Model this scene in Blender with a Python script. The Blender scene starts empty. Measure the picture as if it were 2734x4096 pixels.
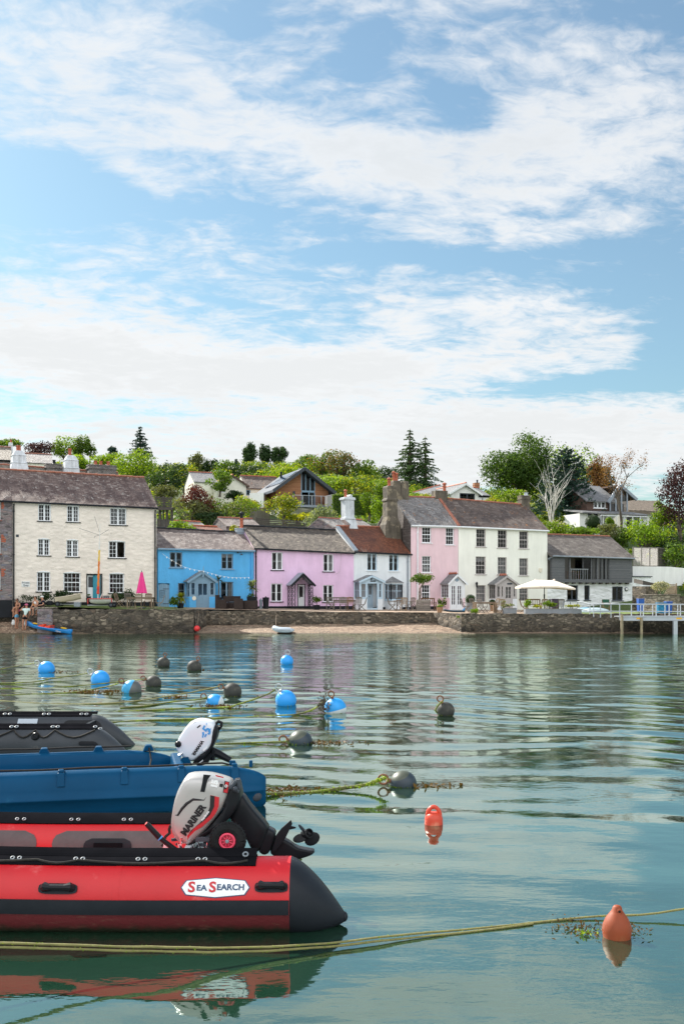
import bpy, bmesh, math, random
import numpy as np
from mathutils import Vector, Matrix, Euler
from math import sin, cos, pi, radians, sqrt, atan2, asin
random.seed(7); rng = np.random.default_rng(7)
scn = bpy.context.scene
C = scn.collection
# ------------------------------------------------------------------ camera
F = 3987.0; CX = 1367.0; HY = 2385.0; CH = 2.4
cam = bpy.data.cameras.new('camera'); co = bpy.data.objects.new('camera', cam); C.objects.link(co)
co.location = (0, 0, CH); co.rotation_euler = (radians(90), 0, 0)
cam.sensor_fit = 'VERTICAL'; cam.sensor_height = 36.0; cam.lens = 36.0*F/4096
cam.shift_y = (HY-2048)/4096; cam.clip_end = 4000; cam.clip_start = 0.1
scn.camera = co
# ------------------------------------------------------------------ light and exposure
SUN = Vector((-2.4, 2.7, 2.7)).normalized()
SUN_EL = asin(SUN.z); SUN_ROT = atan2(SUN.x, SUN.y)
sl = bpy.data.lights.new('sun', 'SUN'); sl.energy = 5.0; sl.angle = radians(0.6); sl.color = (1.0, .95, .86)
so = bpy.data.objects.new('sun', sl); C.objects.link(so); so.rotation_euler = SUN.to_track_quat('Z', 'Y').to_euler()
so.location = (-40, 40, 60)
scn.view_settings.view_transform = 'Standard'; scn.view_settings.look = 'None'
scn.view_settings.exposure = 0.88; scn.view_settings.gamma = 1.0
scn.view_settings.use_curve_mapping = False
W = bpy.data.worlds.new('World'); scn.world = W; W.use_nodes = True
class NT:
 "small node-tree writer"
 def __init__(s, nt): s.nt = nt; nt.nodes.clear()
 def n(s, t, **kw):
  nd = s.nt.nodes.new(t); ins = kw.pop('ins', {})
  for k, v in kw.items(): setattr(nd, k, v)
  for k, v in ins.items(): s.set(nd.inputs[k], v)
  return nd
 def set(s, sock, v):
  if isinstance(v, bpy.types.NodeSocket): s.nt.links.new(v, sock)
  elif isinstance(v, (tuple, list)):
   if sock.type == 'RGBA' and len(v) == 3: v = (*v, 1)
   sock.default_value = v
  else: sock.default_value = v
 def math(s, op, a, b=0.0, c=0.0, clamp=False):
  m = s.n('ShaderNodeMath', operation=op, use_clamp=clamp)
  s.set(m.inputs[0], a); s.set(m.inputs[1], b); s.set(m.inputs[2], c); return m.outputs[0]
 def vmath(s, op, a, b=(0, 0, 0)):
  m = s.n('ShaderNodeVectorMath', operation=op)
  s.set(m.inputs[0], a)
  if op == 'SCALE': s.set(m.inputs['Scale'], b)
  else: s.set(m.inputs[1], b)
  return m.outputs['Value'] if op in ('LENGTH', 'DOT_PRODUCT', 'DISTANCE') else m.outputs[0]
 def noise(s, vec, scale, detail=4, rough=.55, dist=0.0, out=0):
  m = s.n('ShaderNodeTexNoise', ins={'Scale': scale, 'Detail': detail, 'Roughness': rough, 'Distortion': dist})
  s.set(m.inputs['Vector'], vec); return m.outputs[out]
 def mapr(s, v, a, b, c=0.0, d=1.0, smooth=True):
  m = s.n('ShaderNodeMapRange', interpolation_type='SMOOTHSTEP' if smooth else 'LINEAR')
  for i, x in enumerate((v, a, b, c, d)): s.set(m.inputs[i], x)
  return m.outputs[0]
 def mix(s, f, a, b, mode='MIX'):
  m = s.n('ShaderNodeMix', data_type='RGBA', blend_type=mode)
  s.set(m.inputs[0], f); s.set(m.inputs[6], a); s.set(m.inputs[7], b); return m.outputs[2]
 def ramp(s, f, stops):
  m = s.n('ShaderNodeValToRGB'); s.set(m.inputs[0], f); e = m.color_ramp.elements
  while len(e) < len(stops): e.new(.5)
  for i, (p, c) in enumerate(stops): e[i].position = p; e[i].color = (*c, 1)
  return m.outputs[0]
 def mapping(s, vec, sc=(1, 1, 1), rot=(0, 0, 0), loc=(0, 0, 0)):
  m = s.n('ShaderNodeMapping'); s.set(m.inputs[0], vec)
  m.inputs['Scale'].default_value = sc; m.inputs['Rotation'].default_value = rot; m.inputs['Location'].default_value = loc
  return m.outputs[0]
def build_world():
 t = NT(W.node_tree)
 sky = t.n('ShaderNodeTexSky', sky_type='NISHITA', sun_disc=False, sun_elevation=SUN_EL, sun_rotation=SUN_ROT,
              altitude=10, air_density=1.25, dust_density=.7, ozone_density=1.6)
 d = t.n('ShaderNodeTexCoord').outputs['Generated']
 xyz = t.n('ShaderNodeSeparateXYZ'); t.set(xyz.inputs[0], d); x, y, z = xyz.outputs
 zc = t.math('ADD', t.math('MAXIMUM', z, 0.0), .11)
 u = t.math('DIVIDE', x, zc); v = t.math('DIVIDE', y, zc)
 p = t.n('ShaderNodeCombineXYZ'); t.set(p.inputs[0], u); t.set(p.inputs[1], v); p = p.outputs[0]
 # bearing / height coordinates of the cloud fields the photo shows (a = x/y, e = z/y ahead)
 ys = t.math('MAXIMUM', y, .08)
 a = t.math('DIVIDE', x, ys); e = t.math('DIVIDE', z, ys)
 q = t.n('ShaderNodeCombineXYZ'); t.set(q.inputs[0], a); t.set(q.inputs[1], e); q = q.outputs[0]
 q = t.vmath('ADD', q, t.vmath('SCALE', t.vmath('SUBTRACT', t.noise(p, 1.1, 3, out=1), (.5, .5, .5)), .10))
 def blob(px, py, rx, ry, w, rot=0):
  m = t.mapping(q, loc=(0, 0, 0))
  c = t.vmath('SUBTRACT', m, ((px-CX)/F, (HY-py)/F, 0))
  if rot: c = t.mapping(c, rot=(0, 0, radians(rot)))
  c = t.vmath('MULTIPLY', c, (F/rx, F/ry, 0))
  return t.mapr(t.vmath('LENGTH', c), 1.25, .35, 0.0, w)
 blobs = [  # (centre, radii in photo px, weight, tilt): cloud + / blue -
  (450, 330, 900, 300, .26, 4), (1250, 620, 800, 170, .30, 10), (1900, 640, 700, 150, .26, -4), (2400, 420, 520, 380, .26, 0), (2250, 830, 620, 150, .20, -6), (650, 740, 260, 110, .16, 20),
  (120, 790, 380, 200, -.44, 0), (900, 915, 700, 80, -.16, 4), (1880, 420, 150, 110, -.32, 20), (1500, 160, 200, 110, -.30, -40),
  (1000, 50, 110, 80, -.22, 0), (2600, 40, 380, 70, -.26, 0), (1900, 1010, 900, 60, -.26, -6), (2560, 1100, 360, 110, -.24, 0), (1500, 1050, 420, 60, -.14, 0),
  (150, 1270, 560, 190, .36, 6), (700, 1430, 1100, 200, .46, 3), (1300, 1480, 1100, 170, .36, 0), (1900, 1230, 620, 110, .24, -4), (2250, 1380, 420, 120, .20, -8),
  (2700, 1330, 210, 160, -.50, -25), (2450, 1530, 520, 50, -.44, -7), (1400, 1790, 2600, 190, .52, 0), (2500, 1680, 700, 110, .26, -6)]
 cov = None
 for b in blobs:
  o = blob(*b[:5], rot=b[5]); cov = o if cov is None else t.math('ADD', cov, o)
 ahead = t.mapr(y, .05, .45); cov = t.math('MULTIPLY', t.math('MULTIPLY', cov, .84), ahead)
 pm = t.mapping(p, sc=(1.0, 1.25, 1), rot=(0, 0, radians(-20)))
 pw = t.vmath('ADD', pm, t.vmath('SCALE', t.vmath('SUBTRACT', t.noise(pm, 3.0, 4, out=1), (.5, .5, .5)), .22))
 n1 = t.noise(pw, 1.6, 3, .5)
 n2 = t.noise(t.mapping(pw, sc=(1, 1.2, 1)), 7.5, 5, .6)
 n3 = t.noise(t.mapping(pw, sc=(1, 1.15, 1), rot=(0, 0, .5)), 20.0, 5, .6)
 dn = t.math('ADD', t.math('MULTIPLY', n1, .45), t.math('ADD', t.math('MULTIPLY', n2, 1.05), t.math('MULTIPLY', n3, .62)))
 dn = t.math('ADD', dn, cov)
 back = t.mapr(y, .1, -.4, 0.0, .34); dn = t.math('ADD', dn, back)  # denser cloud added behind the camera, whitens the fill light
 den = t.math('MULTIPLY', t.mapr(dn, .90, 1.50, .10, .97), t.mapr(e, .30, .46, 1.0, .90))
 thick = t.mapr(t.math('ADD', dn, t.math('MULTIPLY', t.math('SUBTRACT', t.noise(p, 1.6, 5, .6), .5), .9)), 1.15, 1.75)
 ccol = t.mix(thick, (5.25, 5.3, 5.35), (4.7, 4.77, 4.8))
 # brightness added to unseen clouds behind the camera, filling the shaded house fronts
 back_fill = t.math('ADD', t.mapr(y, .0, -.5, 1.0, .85), t.math('MULTIPLY', t.mapr(y, .05, -.4, 0, 1.75), t.mapr(z, .12, .46)))
 ccol = t.vmath('SCALE', ccol, back_fill)
 blue = t.mix(1.0, sky.outputs[0], (.46, .63, .66), 'MULTIPLY')
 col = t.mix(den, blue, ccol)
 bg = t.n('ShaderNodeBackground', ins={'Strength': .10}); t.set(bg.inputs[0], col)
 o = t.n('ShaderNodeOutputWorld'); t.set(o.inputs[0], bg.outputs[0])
build_world()
# ------------------------------------------------------------------ picture rays -> places
def at(px, py, Y): return Vector(((px-CX)*Y/F, Y, CH-(py-HY)*Y/F))
def at_z(px, py, z=0.0):
 Y = (CH-z)*F/(py-HY); return at(px, py, Y)
# ------------------------------------------------------------------ objects
def tag(o, label=None, cat=None, group=None, kind=None):
 if label: o['label'] = label
 if cat: o['category'] = cat
 if group: o['group'] = group
 if kind: o['kind'] = kind
 return o
def thing(name, label, cat, loc=(0, 0, 0), group=None, rz=0.0):
 o = bpy.data.objects.new(name, None); C.objects.link(o); o.location = loc; o.rotation_euler = (0, 0, rz)
 o.empty_display_size = .2
 return tag(o, label, cat, group)
def wmat(o):
 m = Matrix.LocRotScale(o.location, o.rotation_euler, o.scale)
 return wmat(o.parent) @ m if o.parent else m
def copy_tree(o, parent=None):
 c = o.copy(); C.objects.link(c)
 if parent: c.parent = parent
 for ch in [k for k in o.children]: copy_tree(ch, c)
 return c
class MB:
 "collects shapes in world space (or the thing's own space when local=True)"
 def __init__(s): s.v = []; s.f = []; s.mi = []
 def add(s, vs, fs, m=0):
  b = len(s.v); s.v += [Vector(p) for p in vs]
  for f in fs: s.f.append([b+i for i in f]); s.mi.append(m)
  return s
 def quad(s, a, b, c, d, m=0): return s.add([a, b, c, d], [(0, 1, 2, 3)], m)
 def hexa(s, P, m=0):
  return s.add(P, [(0, 3, 2, 1), (4, 5, 6, 7), (0, 1, 5, 4), (1, 2, 6, 5), (2, 3, 7, 6), (3, 0, 4, 7)], m)
 def box(s, c, size, R=None, m=0):
  P = []
  for z in (-.5, .5):
   for x, y in ((-.5, -.5), (.5, -.5), (.5, .5), (-.5, .5)):
    q = Vector((x*size[0], y*size[1], z*size[2]))
    if R is not None: q = R @ q
    P.append(Vector(c)+q)
  return s.hexa(P, m)
 def bar(s, a, b, w, h=None, m=0, up=(0, 0, 1)):
  a = Vector(a); b = Vector(b); h = h or w; d = (b-a).normalized(); up = Vector(up)
  if abs(d.dot(up)) > .98: up = Vector((0, 1, 0))
  x = d.cross(up).normalized(); y = x.cross(d)
  P = [p+x*sx*w/2+y*sy*h/2 for p in (a, b) for sx, sy in ((-1, -1), (1, -1), (1, 1), (-1, 1))]
  return s.hexa(P, m)
 def loft(s, rings, m=0, caps=True, closed=True):
  n = len(rings[0]); vs = [p for r in rings for p in r]; fs = []
  for i in range(len(rings)-1):
   for j in range(n if closed else n-1):
    k = (j+1) % n; fs.append((i*n+j, i*n+k, (i+1)*n+k, (i+1)*n+j))
  if caps and closed:
   fs.append(tuple(range(n-1, -1, -1))); fs.append(tuple((len(rings)-1)*n+j for j in range(n)))
  return s.add(vs, fs, m)
 def tube(s, pts, r, n=8, m=0, caps=True):
  pts = [Vector(p) for p in pts]; rings = []; up = Vector((0, 0, 1)); px = None
  for i, p in enumerate(pts):
   d = (pts[min(i+1, len(pts)-1)]-pts[max(i-1, 0)]).normalized()
   if px is None:
    u = up if abs(d.dot(up)) < .95 else Vector((1, 0, 0)); px = d.cross(u).normalized()
   else:
    q = px-d*px.dot(d); px = q.normalized() if q.length > 1e-5 else px
   y = d.cross(px); rr = r[i] if isinstance(r, (list, tuple)) else r
   rings.append([p+(px*cos(2*pi*k/n)+y*sin(2*pi*k/n))*rr for k in range(n)])
  return s.loft(rings, m, caps)
 def lathe(s, prof, c, n=16, m=0, axis=None):
  rings = []; c = Vector(c)
  R = Matrix.Identity(3) if axis is None else Vector((0, 0, 1)).rotation_difference(Vector(axis)).to_matrix()
  for r, z in prof: rings.append([c+R @ Vector((r*cos(2*pi*k/n), r*sin(2*pi*k/n), z)) for k in range(n)])
  return s.loft(rings, m, True)
 def ball(s, c, r, nu=14, nv=9, m=0, R=None):
  r = (r, r, r) if not isinstance(r, (tuple, list)) else r; rings = []
  for i in range(nv+1):
   t = -pi/2+pi*i/nv; t = max(min(t, pi/2-.02), -pi/2+.02)
   ring = []
   for k in range(nu):
    q = Vector((cos(t)*cos(2*pi*k/nu)*r[0], cos(t)*sin(2*pi*k/nu)*r[1], sin(t)*r[2]))
    if R is not None: q = R @ q
    ring.append(Vector(c)+q)
   rings.append(ring)
  return s.loft(rings, m, True)
 def torus(s, c, R, r, axis=(0, 1, 0), n=18, k=7, m=0, a0=0, a1=2*pi):
  Q = Vector((0, 0, 1)).rotation_difference(Vector(axis)).to_matrix(); full = abs(a1-a0-2*pi) < 1e-4
  pts = [Vector(c)+Q @ Vector((R*cos(a0+(a1-a0)*i/n), R*sin(a0+(a1-a0)*i/n), 0)) for i in range(n+1)]
  return s.tube(pts, r, k, m, not full)
 def prism(s, poly, vec, m=0):
  a = [Vector(p) for p in poly]; b = [p+Vector(vec) for p in a]; n = len(a)
  fs = [tuple(range(n)), tuple(range(2*n-1, n-1, -1))]+[(i, i+n, (i+1) % n+n, (i+1) % n) for i in range(n)]
  return s.add(a+b, fs, m)
 def grid(s, fn, nu, nv, m=0):
  vs = [fn(i/nu, j/nv) for j in range(nv+1) for i in range(nu+1)]
  fs = [(j*(nu+1)+i, j*(nu+1)+i+1, (j+1)*(nu+1)+i+1, (j+1)*(nu+1)+i) for j in range(nv) for i in range(nu)]
  return s.add(vs, fs, m)
 def build(s, name, mats, parent=None, smooth=False, local=False, bevel=0, label=None, recalc=True, origin=None):
  me = bpy.data.meshes.new(name)
  if parent is not None and not local:
   inv = wmat(parent).inverted(); V = [inv @ p for p in s.v]
  elif origin is not None: V = [p-Vector(origin) for p in s.v]
  else: V = s.v
  me.from_pydata([tuple(p) for p in V], [], s.f)
  mats = mats if isinstance(mats, (list, tuple)) else [mats]
  for m in mats: me.materials.append(m)
  if len(mats) > 1: me.polygons.foreach_set('material_index', s.mi)
  if recalc:
   bm = bmesh.new(); bm.from_mesh(me); bmesh.ops.recalc_face_normals(bm, faces=bm.faces); bm.to_mesh(me); bm.free()
  # metre-scaled box-projected UVs
  uvl = me.uv_layers.new(name='UVMap'); uv = np.zeros((len(me.loops), 2), dtype=np.float32)
  vs = [v.co for v in me.vertices]
  for p in me.polygons:
   nrm = p.normal; t = Vector((-nrm.y, nrm.x, 0))
   if t.length < .05: t = Vector((1, 0, 0))
   t.normalize(); b = nrm.cross(t)
   if t.x < -1e-6 or (abs(t.x) < 1e-6 and t.y < 0): t = -t
   if b.z < 0 or (abs(b.z) < 1e-6 and b.y < 0): b = -b
   for li in p.loop_indices:
    q = vs[me.loops[li].vertex_index]; uv[li] = (q.dot(t), q.dot(b))
  uvl.data.foreach_set('uv', uv.ravel())
  if smooth: me.polygons.foreach_set('use_smooth', [True]*len(me.polygons))
  o = bpy.data.objects.new(name, me); C.objects.link(o)
  if parent is not None: o.parent = parent
  if origin is not None and parent is None: o.location = origin
  if bevel:
   b = o.modifiers.new('bevel', 'BEVEL'); b.width = bevel; b.segments = 2; b.limit_method = 'ANGLE'
  if smooth and smooth != True:
   pass
  if label: o['label'] = label
  return o
# ------------------------------------------------------------------ materials
M = {}
def newmat(name):
 m = bpy.data.materials.new(name); m.use_nodes = True; t = NT(m.node_tree)
 b = t.n('ShaderNodeBsdfPrincipled'); o = t.n('ShaderNodeOutputMaterial'); t.set(o.inputs[0], b.outputs[0])
 M[name] = m; return m, t, b
def bump(t, b, h, strength=.5, dist=.02):
 n = t.n('ShaderNodeBump', ins={'Strength': strength, 'Distance': dist}); t.set(n.inputs['Height'], h); t.set(b.inputs['Normal'], n.outputs[0])
def paint(name, col, rough=.55, var=.12, scale=2.0, bs=0.0, bscale=20, bdist=.01, metal=0.0, streak=0.0, coat=0.0, dirt=None):
 m, t, b = newmat(name); oc = t.n('ShaderNodeTexCoord').outputs['Object']
 n = t.noise(oc, scale, 5, .6); f = t.mapr(n, .3, .7, 1-var, 1+var*.5, False)
 c = t.vmath('SCALE', col, f)
 if streak:
  n2 = t.noise(t.mapping(oc, sc=(2, 2, .35)), 1.3, 5, .65); c = t.vmath('SCALE', c, t.mapr(n2, .35, .7, 1-streak, 1.03, False))
 if dirt:
  n3 = t.noise(oc, dirt[1], 6, .65); c = t.mix(t.mapr(n3, dirt[2], dirt[2]+.12, 0, dirt[3]), c, dirt[0])
 t.set(b.inputs['Base Color'], c); b.inputs['Roughness'].default_value = rough; b.inputs['Metallic'].default_value = metal
 if coat: b.inputs['Coat Weight'].default_value = coat
 if max(col) < .09 and not metal: b.inputs['Specular IOR Level'].default_value = .16
 if bs:
  h = t.noise(oc, bscale, 6, .6); bump(t, b, h, bs, bdist)
 return m
def stonepaint(name, col, sc=(2.2, 4.5), bs=.9, bdist=.05, rough=.7):
 "lime-washed rubble: painted stones show as relief only"
 m, t, b = newmat(name); uv = t.n('ShaderNodeTexCoord').outputs['UV']
 w = t.vmath('ADD', uv, t.vmath('SCALE', t.noise(uv, 2.0, 3, out=1), .25))
 v = t.n('ShaderNodeTexVoronoi', feature='SMOOTH_F1', ins={'Scale': 1.0, 'Smoothness': .6}); t.set(v.inputs['Vector'], t.mapping(w, sc=(sc[0], sc[1], 1)))
 n = t.noise(uv, 14, 5, .6); h = t.math('SUBTRACT', t.math('MULTIPLY', n, .35), v.outputs['Distance'])
 bump(t, b, h, bs, bdist)
 c = t.vmath('SCALE', col, t.mapr(t.noise(uv, .8, 6, .65), .3, .7, .86, 1.05, False))
 c = t.mix(t.mapr(v.outputs['Distance'], .5, .95, 0, .35), c, tuple(x*.72 for x in col))
 t.set(b.inputs['Base Color'], c); b.inputs['Roughness'].default_value = rough; return m
def rubble(name, cols, mortar, sc=(2.4, 5.5), bdist=.06, patch=None, wet=None):
 m, t, b = newmat(name); tc = t.n('ShaderNodeTexCoord'); uv = tc.outputs['UV']
 w = t.vmath('ADD', uv, t.vmath('SCALE', t.vmath('SUBTRACT', t.noise(uv, 3.0, 3, out=1), (.5, .5, .5)), .12))
 w = t.mapping(w, sc=(sc[0], sc[1], 1))
 v = t.n('ShaderNodeTexVoronoi', feature='F1', ins={'Scale': 1.0, 'Randomness': .85}); t.set(v.inputs['Vector'], w)
 ed = t.n('ShaderNodeTexVoronoi', feature='DISTANCE_TO_EDGE', ins={'Scale': 1.0, 'Randomness': .85}); t.set(ed.inputs['Vector'], w)
 sx = t.n('ShaderNodeSeparateColor'); t.set(sx.inputs[0], v.outputs['Color'])
 k = len(cols); c = t.ramp(sx.outputs[0], [(i/(k-1), cols[i]) for i in range(k)])
 c = t.vmath('SCALE', c, t.mapr(t.noise(uv, 9, 5, .65), .25, .75, .55, 1.25, False))
 e = t.mapr(ed.outputs['Distance'], .03, .10); c = t.mix(e, mortar, c)
 if patch: c = t.mix(t.mapr(t.noise(uv, patch[1], 5, .6), .5, .66, 0, patch[2]), c, patch[0])
 if wet:
  z = t.n('ShaderNodeSeparateXYZ'); t.set(z.inputs[0], t.n('ShaderNodeNewGeometry').outputs['Position'])
  zz = t.math('ADD', z.outputs[2], t.math('MULTIPLY', t.noise(uv, 1.2, 4), .5))
  c = t.mix(t.mapr(zz, wet[1], wet[2], 1, 0), c, t.mix(.75, c, wet[0], 'MULTIPLY'))
 t.set(b.inputs['Base Color'], c); b.inputs['Roughness'].default_value = .8
 bump(t, b, t.math('ADD', e, t.math('MULTIPLY', t.noise(uv, 18, 5), .6)), .9, bdist); return m
def slate(name, cols, bw=.30, rh=.16, lichen=None, rough=.62, tilt=.03, dark=None, streak=None):
 m, t, b = newmat(name); uv = t.n('ShaderNodeTexCoord').outputs['UV']
 wv = t.vmath('ADD', uv, t.vmath('SCALE', t.vmath('SUBTRACT', t.noise(uv, 2.5, 3, out=1), (.5, .5, .5)), .05))
 br = t.n('ShaderNodeTexBrick', offset=.5, ins={'Scale': 1.0, 'Mortar Size': .008, 'Mortar Smooth': .3, 'Bias': 0.0, 'Brick Width': bw, 'Row Height': rh})
 t.set(br.inputs['Vector'], wv); t.set(br.inputs['Color1'], (0, 0, 0)); t.set(br.inputs['Color2'], (1, 1, 1)); t.set(br.inputs['Mortar'], (0, 0, 0))
 k = len(cols); c = t.ramp(t.math('ADD', t.math('MULTIPLY', br.outputs[0], .40), t.math('MULTIPLY', t.noise(t.mapping(uv, sc=(.6, 1, 1), rot=(0, 0, -.45)), .75, 6, .72), .72)), [(.12+.8*i/(k-1), cols[i]) for i in range(k)])
 c = t.vmath('SCALE', c, t.mapr(t.noise(uv, 11, 4, .7), .3, .75, .42, .86, False))
 if streak: c = t.mix(t.mapr(t.noise(t.mapping(uv, sc=(1.1, .4, 1), rot=(0, 0, radians(-24))), 1.1, 5, .65), .44, .62, 0, streak[1]), c, streak[0])
 if lichen: c = t.mix(t.mapr(t.noise(uv, lichen[1], 6, .7), lichen[2], lichen[2]+.1, 0, lichen[3]), c, lichen[0])
 c = t.mix(t.mapr(br.outputs['Fac'], 0, 1, 0, .75), c, tuple(x*.25 for x in cols[0]))
 t.set(b.inputs['Base Color'], c); b.inputs['Roughness'].default_value = rough
 row = t.n('ShaderNodeSeparateXYZ'); t.set(row.inputs[0], wv); fr = t.math('FRACT', t.math('DIVIDE', row.outputs[1], rh))
 h = t.math('ADD', t.math('SUBTRACT', 1.0, fr), t.math('MULTIPLY', br.outputs[0], .35))
 h = t.math('ADD', h, t.math('MULTIPLY', t.noise(uv, 16, 4), .5)); h = t.math('SUBTRACT', h, br.outputs['Fac'])
 bump(t, b, h, .9, tilt); return m
def planks(name, c1, c2, w=.12, vertical=False, rough=.75, dark=.3):
 m, t, b = newmat(name); uv = t.n('ShaderNodeTexCoord').outputs['UV']
 v = t.mapping(uv, rot=(0, 0, radians(90) if vertical else 0))
 br = t.n('ShaderNodeTexBrick', offset=.37, ins={'Scale': 1.0, 'Mortar Size': .007, 'Brick Width': 3.1, 'Row Height': w}); t.set(br.inputs['Vector'], v)
 t.set(br.inputs['Color1'], c1); t.set(br.inputs['Color2'], c2); t.set(br.inputs['Mortar'], tuple(x*dark for x in c1))
 g = t.noise(t.mapping(v, sc=(1.2, 26, 1)), 2.0, 5, .6); c = t.vmath('SCALE', br.outputs[0], t.mapr(g, .3, .7, .7, 1.2, False))
 t.set(b.inputs['Base Color'], c); b.inputs['Roughness'].default_value = rough
 bump(t, b, t.math('SUBTRACT', t.math('MULTIPLY', g, .4), br.outputs['Fac']), .7, .012); return m
def foliage(name, dk, md, lt, trans=.45, rough=.6):
 m = bpy.data.materials.new(name); m.use_nodes = True; t = NT(m.node_tree); M[name] = m
 g = t.n('ShaderNodeNewGeometry'); oi = t.n('ShaderNodeObjectInfo')
 r = g.outputs['Random Per Island']
 pn = t.noise(t.n('ShaderNodeTexCoord').outputs['Object'], .55, 3)
 f = t.math('ADD', t.math('MULTIPLY', r, .36), t.math('MULTIPLY', pn, .66))
 c = t.ramp(f, [(.15, dk), (.5, md), (.9, lt)])
 c = t.vmath('SCALE', c, t.mapr(oi.outputs['Random'], 0, 1, .88, 1.12, False))
 d = t.n('ShaderNodeBsdfPrincipled', ins={'Roughness': rough, 'Specular IOR Level': .25}); t.set(d.inputs['Base Color'], c)
 tr = t.n('ShaderNodeBsdfTranslucent'); t.set(tr.inputs[0], t.mix(1.0, c, (1.5, 1.45, .55), 'MULTIPLY'))
 mx = t.n('ShaderNodeMixShader', ins={0: trans}); t.set(mx.inputs[1], d.outputs[0]); t.set(mx.inputs[2], tr.outputs[0])
 o = t.n('ShaderNodeOutputMaterial'); t.set(o.inputs[0], mx.outputs[0]); return m
def glass(name, tint=(.03, .035, .04), tr=.55):
 m = bpy.data.materials.new(name); m.use_nodes = True; t = NT(m.node_tree); M[name] = m
 gl = t.n('ShaderNodeBsdfGlossy', ins={'Roughness': .02}); tt = t.n('ShaderNodeBsdfTransparent'); t.set(tt.inputs[0], (tr, tr, tr*1.03))
 fr = t.n('ShaderNodeFresnel', ins={'IOR': 1.5})
 oc = t.n('ShaderNodeTexCoord').outputs['Object']; bn = t.n('ShaderNodeBump', ins={'Strength': .12, 'Distance': .05}); t.set(bn.inputs['Height'], t.noise(oc, 2.0, 2))
 t.set(gl.inputs['Normal'], bn.outputs[0])
 mx = t.n('ShaderNodeMixShader'); t.set(mx.inputs[0], t.math('ADD', t.math('MULTIPLY', fr.outputs[0], .75), .0, clamp=True)); t.set(mx.inputs[1], tt.outputs[0]); t.set(mx.inputs[2], gl.outputs[0])
 o = t.n('ShaderNodeOutputMaterial'); t.set(o.inputs[0], mx.outputs[0]); return m
stonepaint('cream_wall', (.87, .77, .675), bs=.9, bdist=.05)
paint('cream_reveal', (.80, .73, .60))
paint('blue_wall', (.09, .43, .80), .6, .10, .8, .45, 8, .04, streak=.10)
paint('lilac_wall', (.82, .55, .77), .6, .10, .7, .4, 8, .04, streak=.10)
paint('white_wall', (.80, .83, .86), .6, .06, 1.0, .3, 10, .03, streak=.08)
paint('rose_wall', (.84, .60, .65), .6, .08, .7, .3, 10, .02, streak=.08)
paint('ivory_wall', (.90, .89, .81), .6, .06, .6, .2, 12, .02, streak=.06)
stonepaint('limewash', (.84, .86, .87), bs=1.0, bdist=.07)
paint('render_white', (.84, .84, .82), .6, .07, .8, .1, 10, .02, streak=.10)
paint('gable_cream', (.84, .82, .70), .6, .05, .8)
paint('black_paint', (.018, .02, .024), .5, .2)
paint('white_gloss', (.82, .84, .86), .35, .05)
paint('grey_blue_paint', (.19, .31, .42), .45, .08)
paint('pale_blue_paint', (.50, .64, .75), .45, .06)
paint('taupe_paint', (.47, .43, .42), .5, .06)
paint('teal_paint', (.02, .25, .34), .4, .08)
paint('dark_grey_metal', (.06, .07, .085), .4, .1)
paint('lead', (.27, .31, .36), .5, .2, 4)
paint('steel', (.50, .53, .56), .38, .08, 5, metal=.55)
paint('chrome', (.8, .8, .82), .15, .05, metal=1.0)
paint('old_white', (.72, .76, .80), .7, .18, 2.2, .3, 6, .03, streak=.35, dirt=((.16, .16, .17), 2.4, .62, .8))
paint('sooty_render', (.15, .125, .095), .85, .35, 1.5, .5, 7, .05, streak=.45, dirt=((.28, .23, .16), 1.6, .52, .8))
paint('terracotta', (.42, .11, .055), .7, .25, 6, dirt=((.05, .04, .04), 5, .58, .7))
paint('ridge_tile', (.33, .12, .075), .8, .3, 3, .4, 9, .03)
paint('curtain', (.62, .62, .60), .9, .1, 5)
paint('interior', (.30, .25, .20), .9, .3, 1)
slate('slate_cream', [(.065, .036, .03), (.19, .115, .095), (.34, .24, .205), (.60, .52, .47)], .34, .18, lichen=((.66, .62, .57), 3.2, .58, .75), streak=((.075, .042, .036), .75))
slate('slate_blue', [(.09, .065, .06), (.22, .16, .14), (.38, .31, .28), (.62, .55, .52)], .38, .2, lichen=((.66, .63, .60), 2.2, .60, .6), streak=((.09, .06, .056), .75))
slate('slate_lilac', [(.045, .034, .026), (.12, .09, .07), (.24, .19, .15), (.42, .35, .28)], .26, .16, tilt=.07, lichen=((.42, .36, .26), 3.0, .56, .7), streak=((.05, .04, .03), .4))
slate('tile_red', [(.07, .03, .02), (.22, .07, .035), (.38, .125, .06), (.46, .20, .11)], .22, .14, tilt=.05, lichen=((.26, .12, .07), 2, .56, .6), streak=((.08, .035, .025), .5))
slate('slate_rose', [(.10, .085, .08), (.26, .235, .225), (.44, .415, .40), (.64, .61, .59)], .34, .19, lichen=((.46, .20, .06), 2.6, .575, .85), streak=((.14, .12, .115), .5))
slate('slate_ivory', [(.06, .04, .034), (.15, .10, .08), (.26, .19, .155), (.44, .37, .32)], .3, .18, lichen=((.52, .19, .035), 1.5, .585, .85), streak=((.06, .042, .036), .6))
slate('slate_boat', [(.055, .042, .034), (.15, .12, .10), (.26, .22, .19), (.42, .37, .33)], .36, .18, lichen=((.45, .42, .36), 3, .58, .6), streak=((.06, .048, .04), .5))
slate('slate_hung', [(.08, .06, .055), (.13, .10, .09), (.19, .155, .14), (.24, .20, .18)], .45, .2, tilt=.02)
slate('slate_plain', [(.15, .15, .155), (.24, .24, .25), (.32, .32, .33), (.40, .40, .41)], .4, .22)
slate('tile_brown', [(.16, .12, .09), (.27, .22, .17), (.36, .31, .25), (.46, .41, .34)], .3, .2, tilt=.05)
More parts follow.
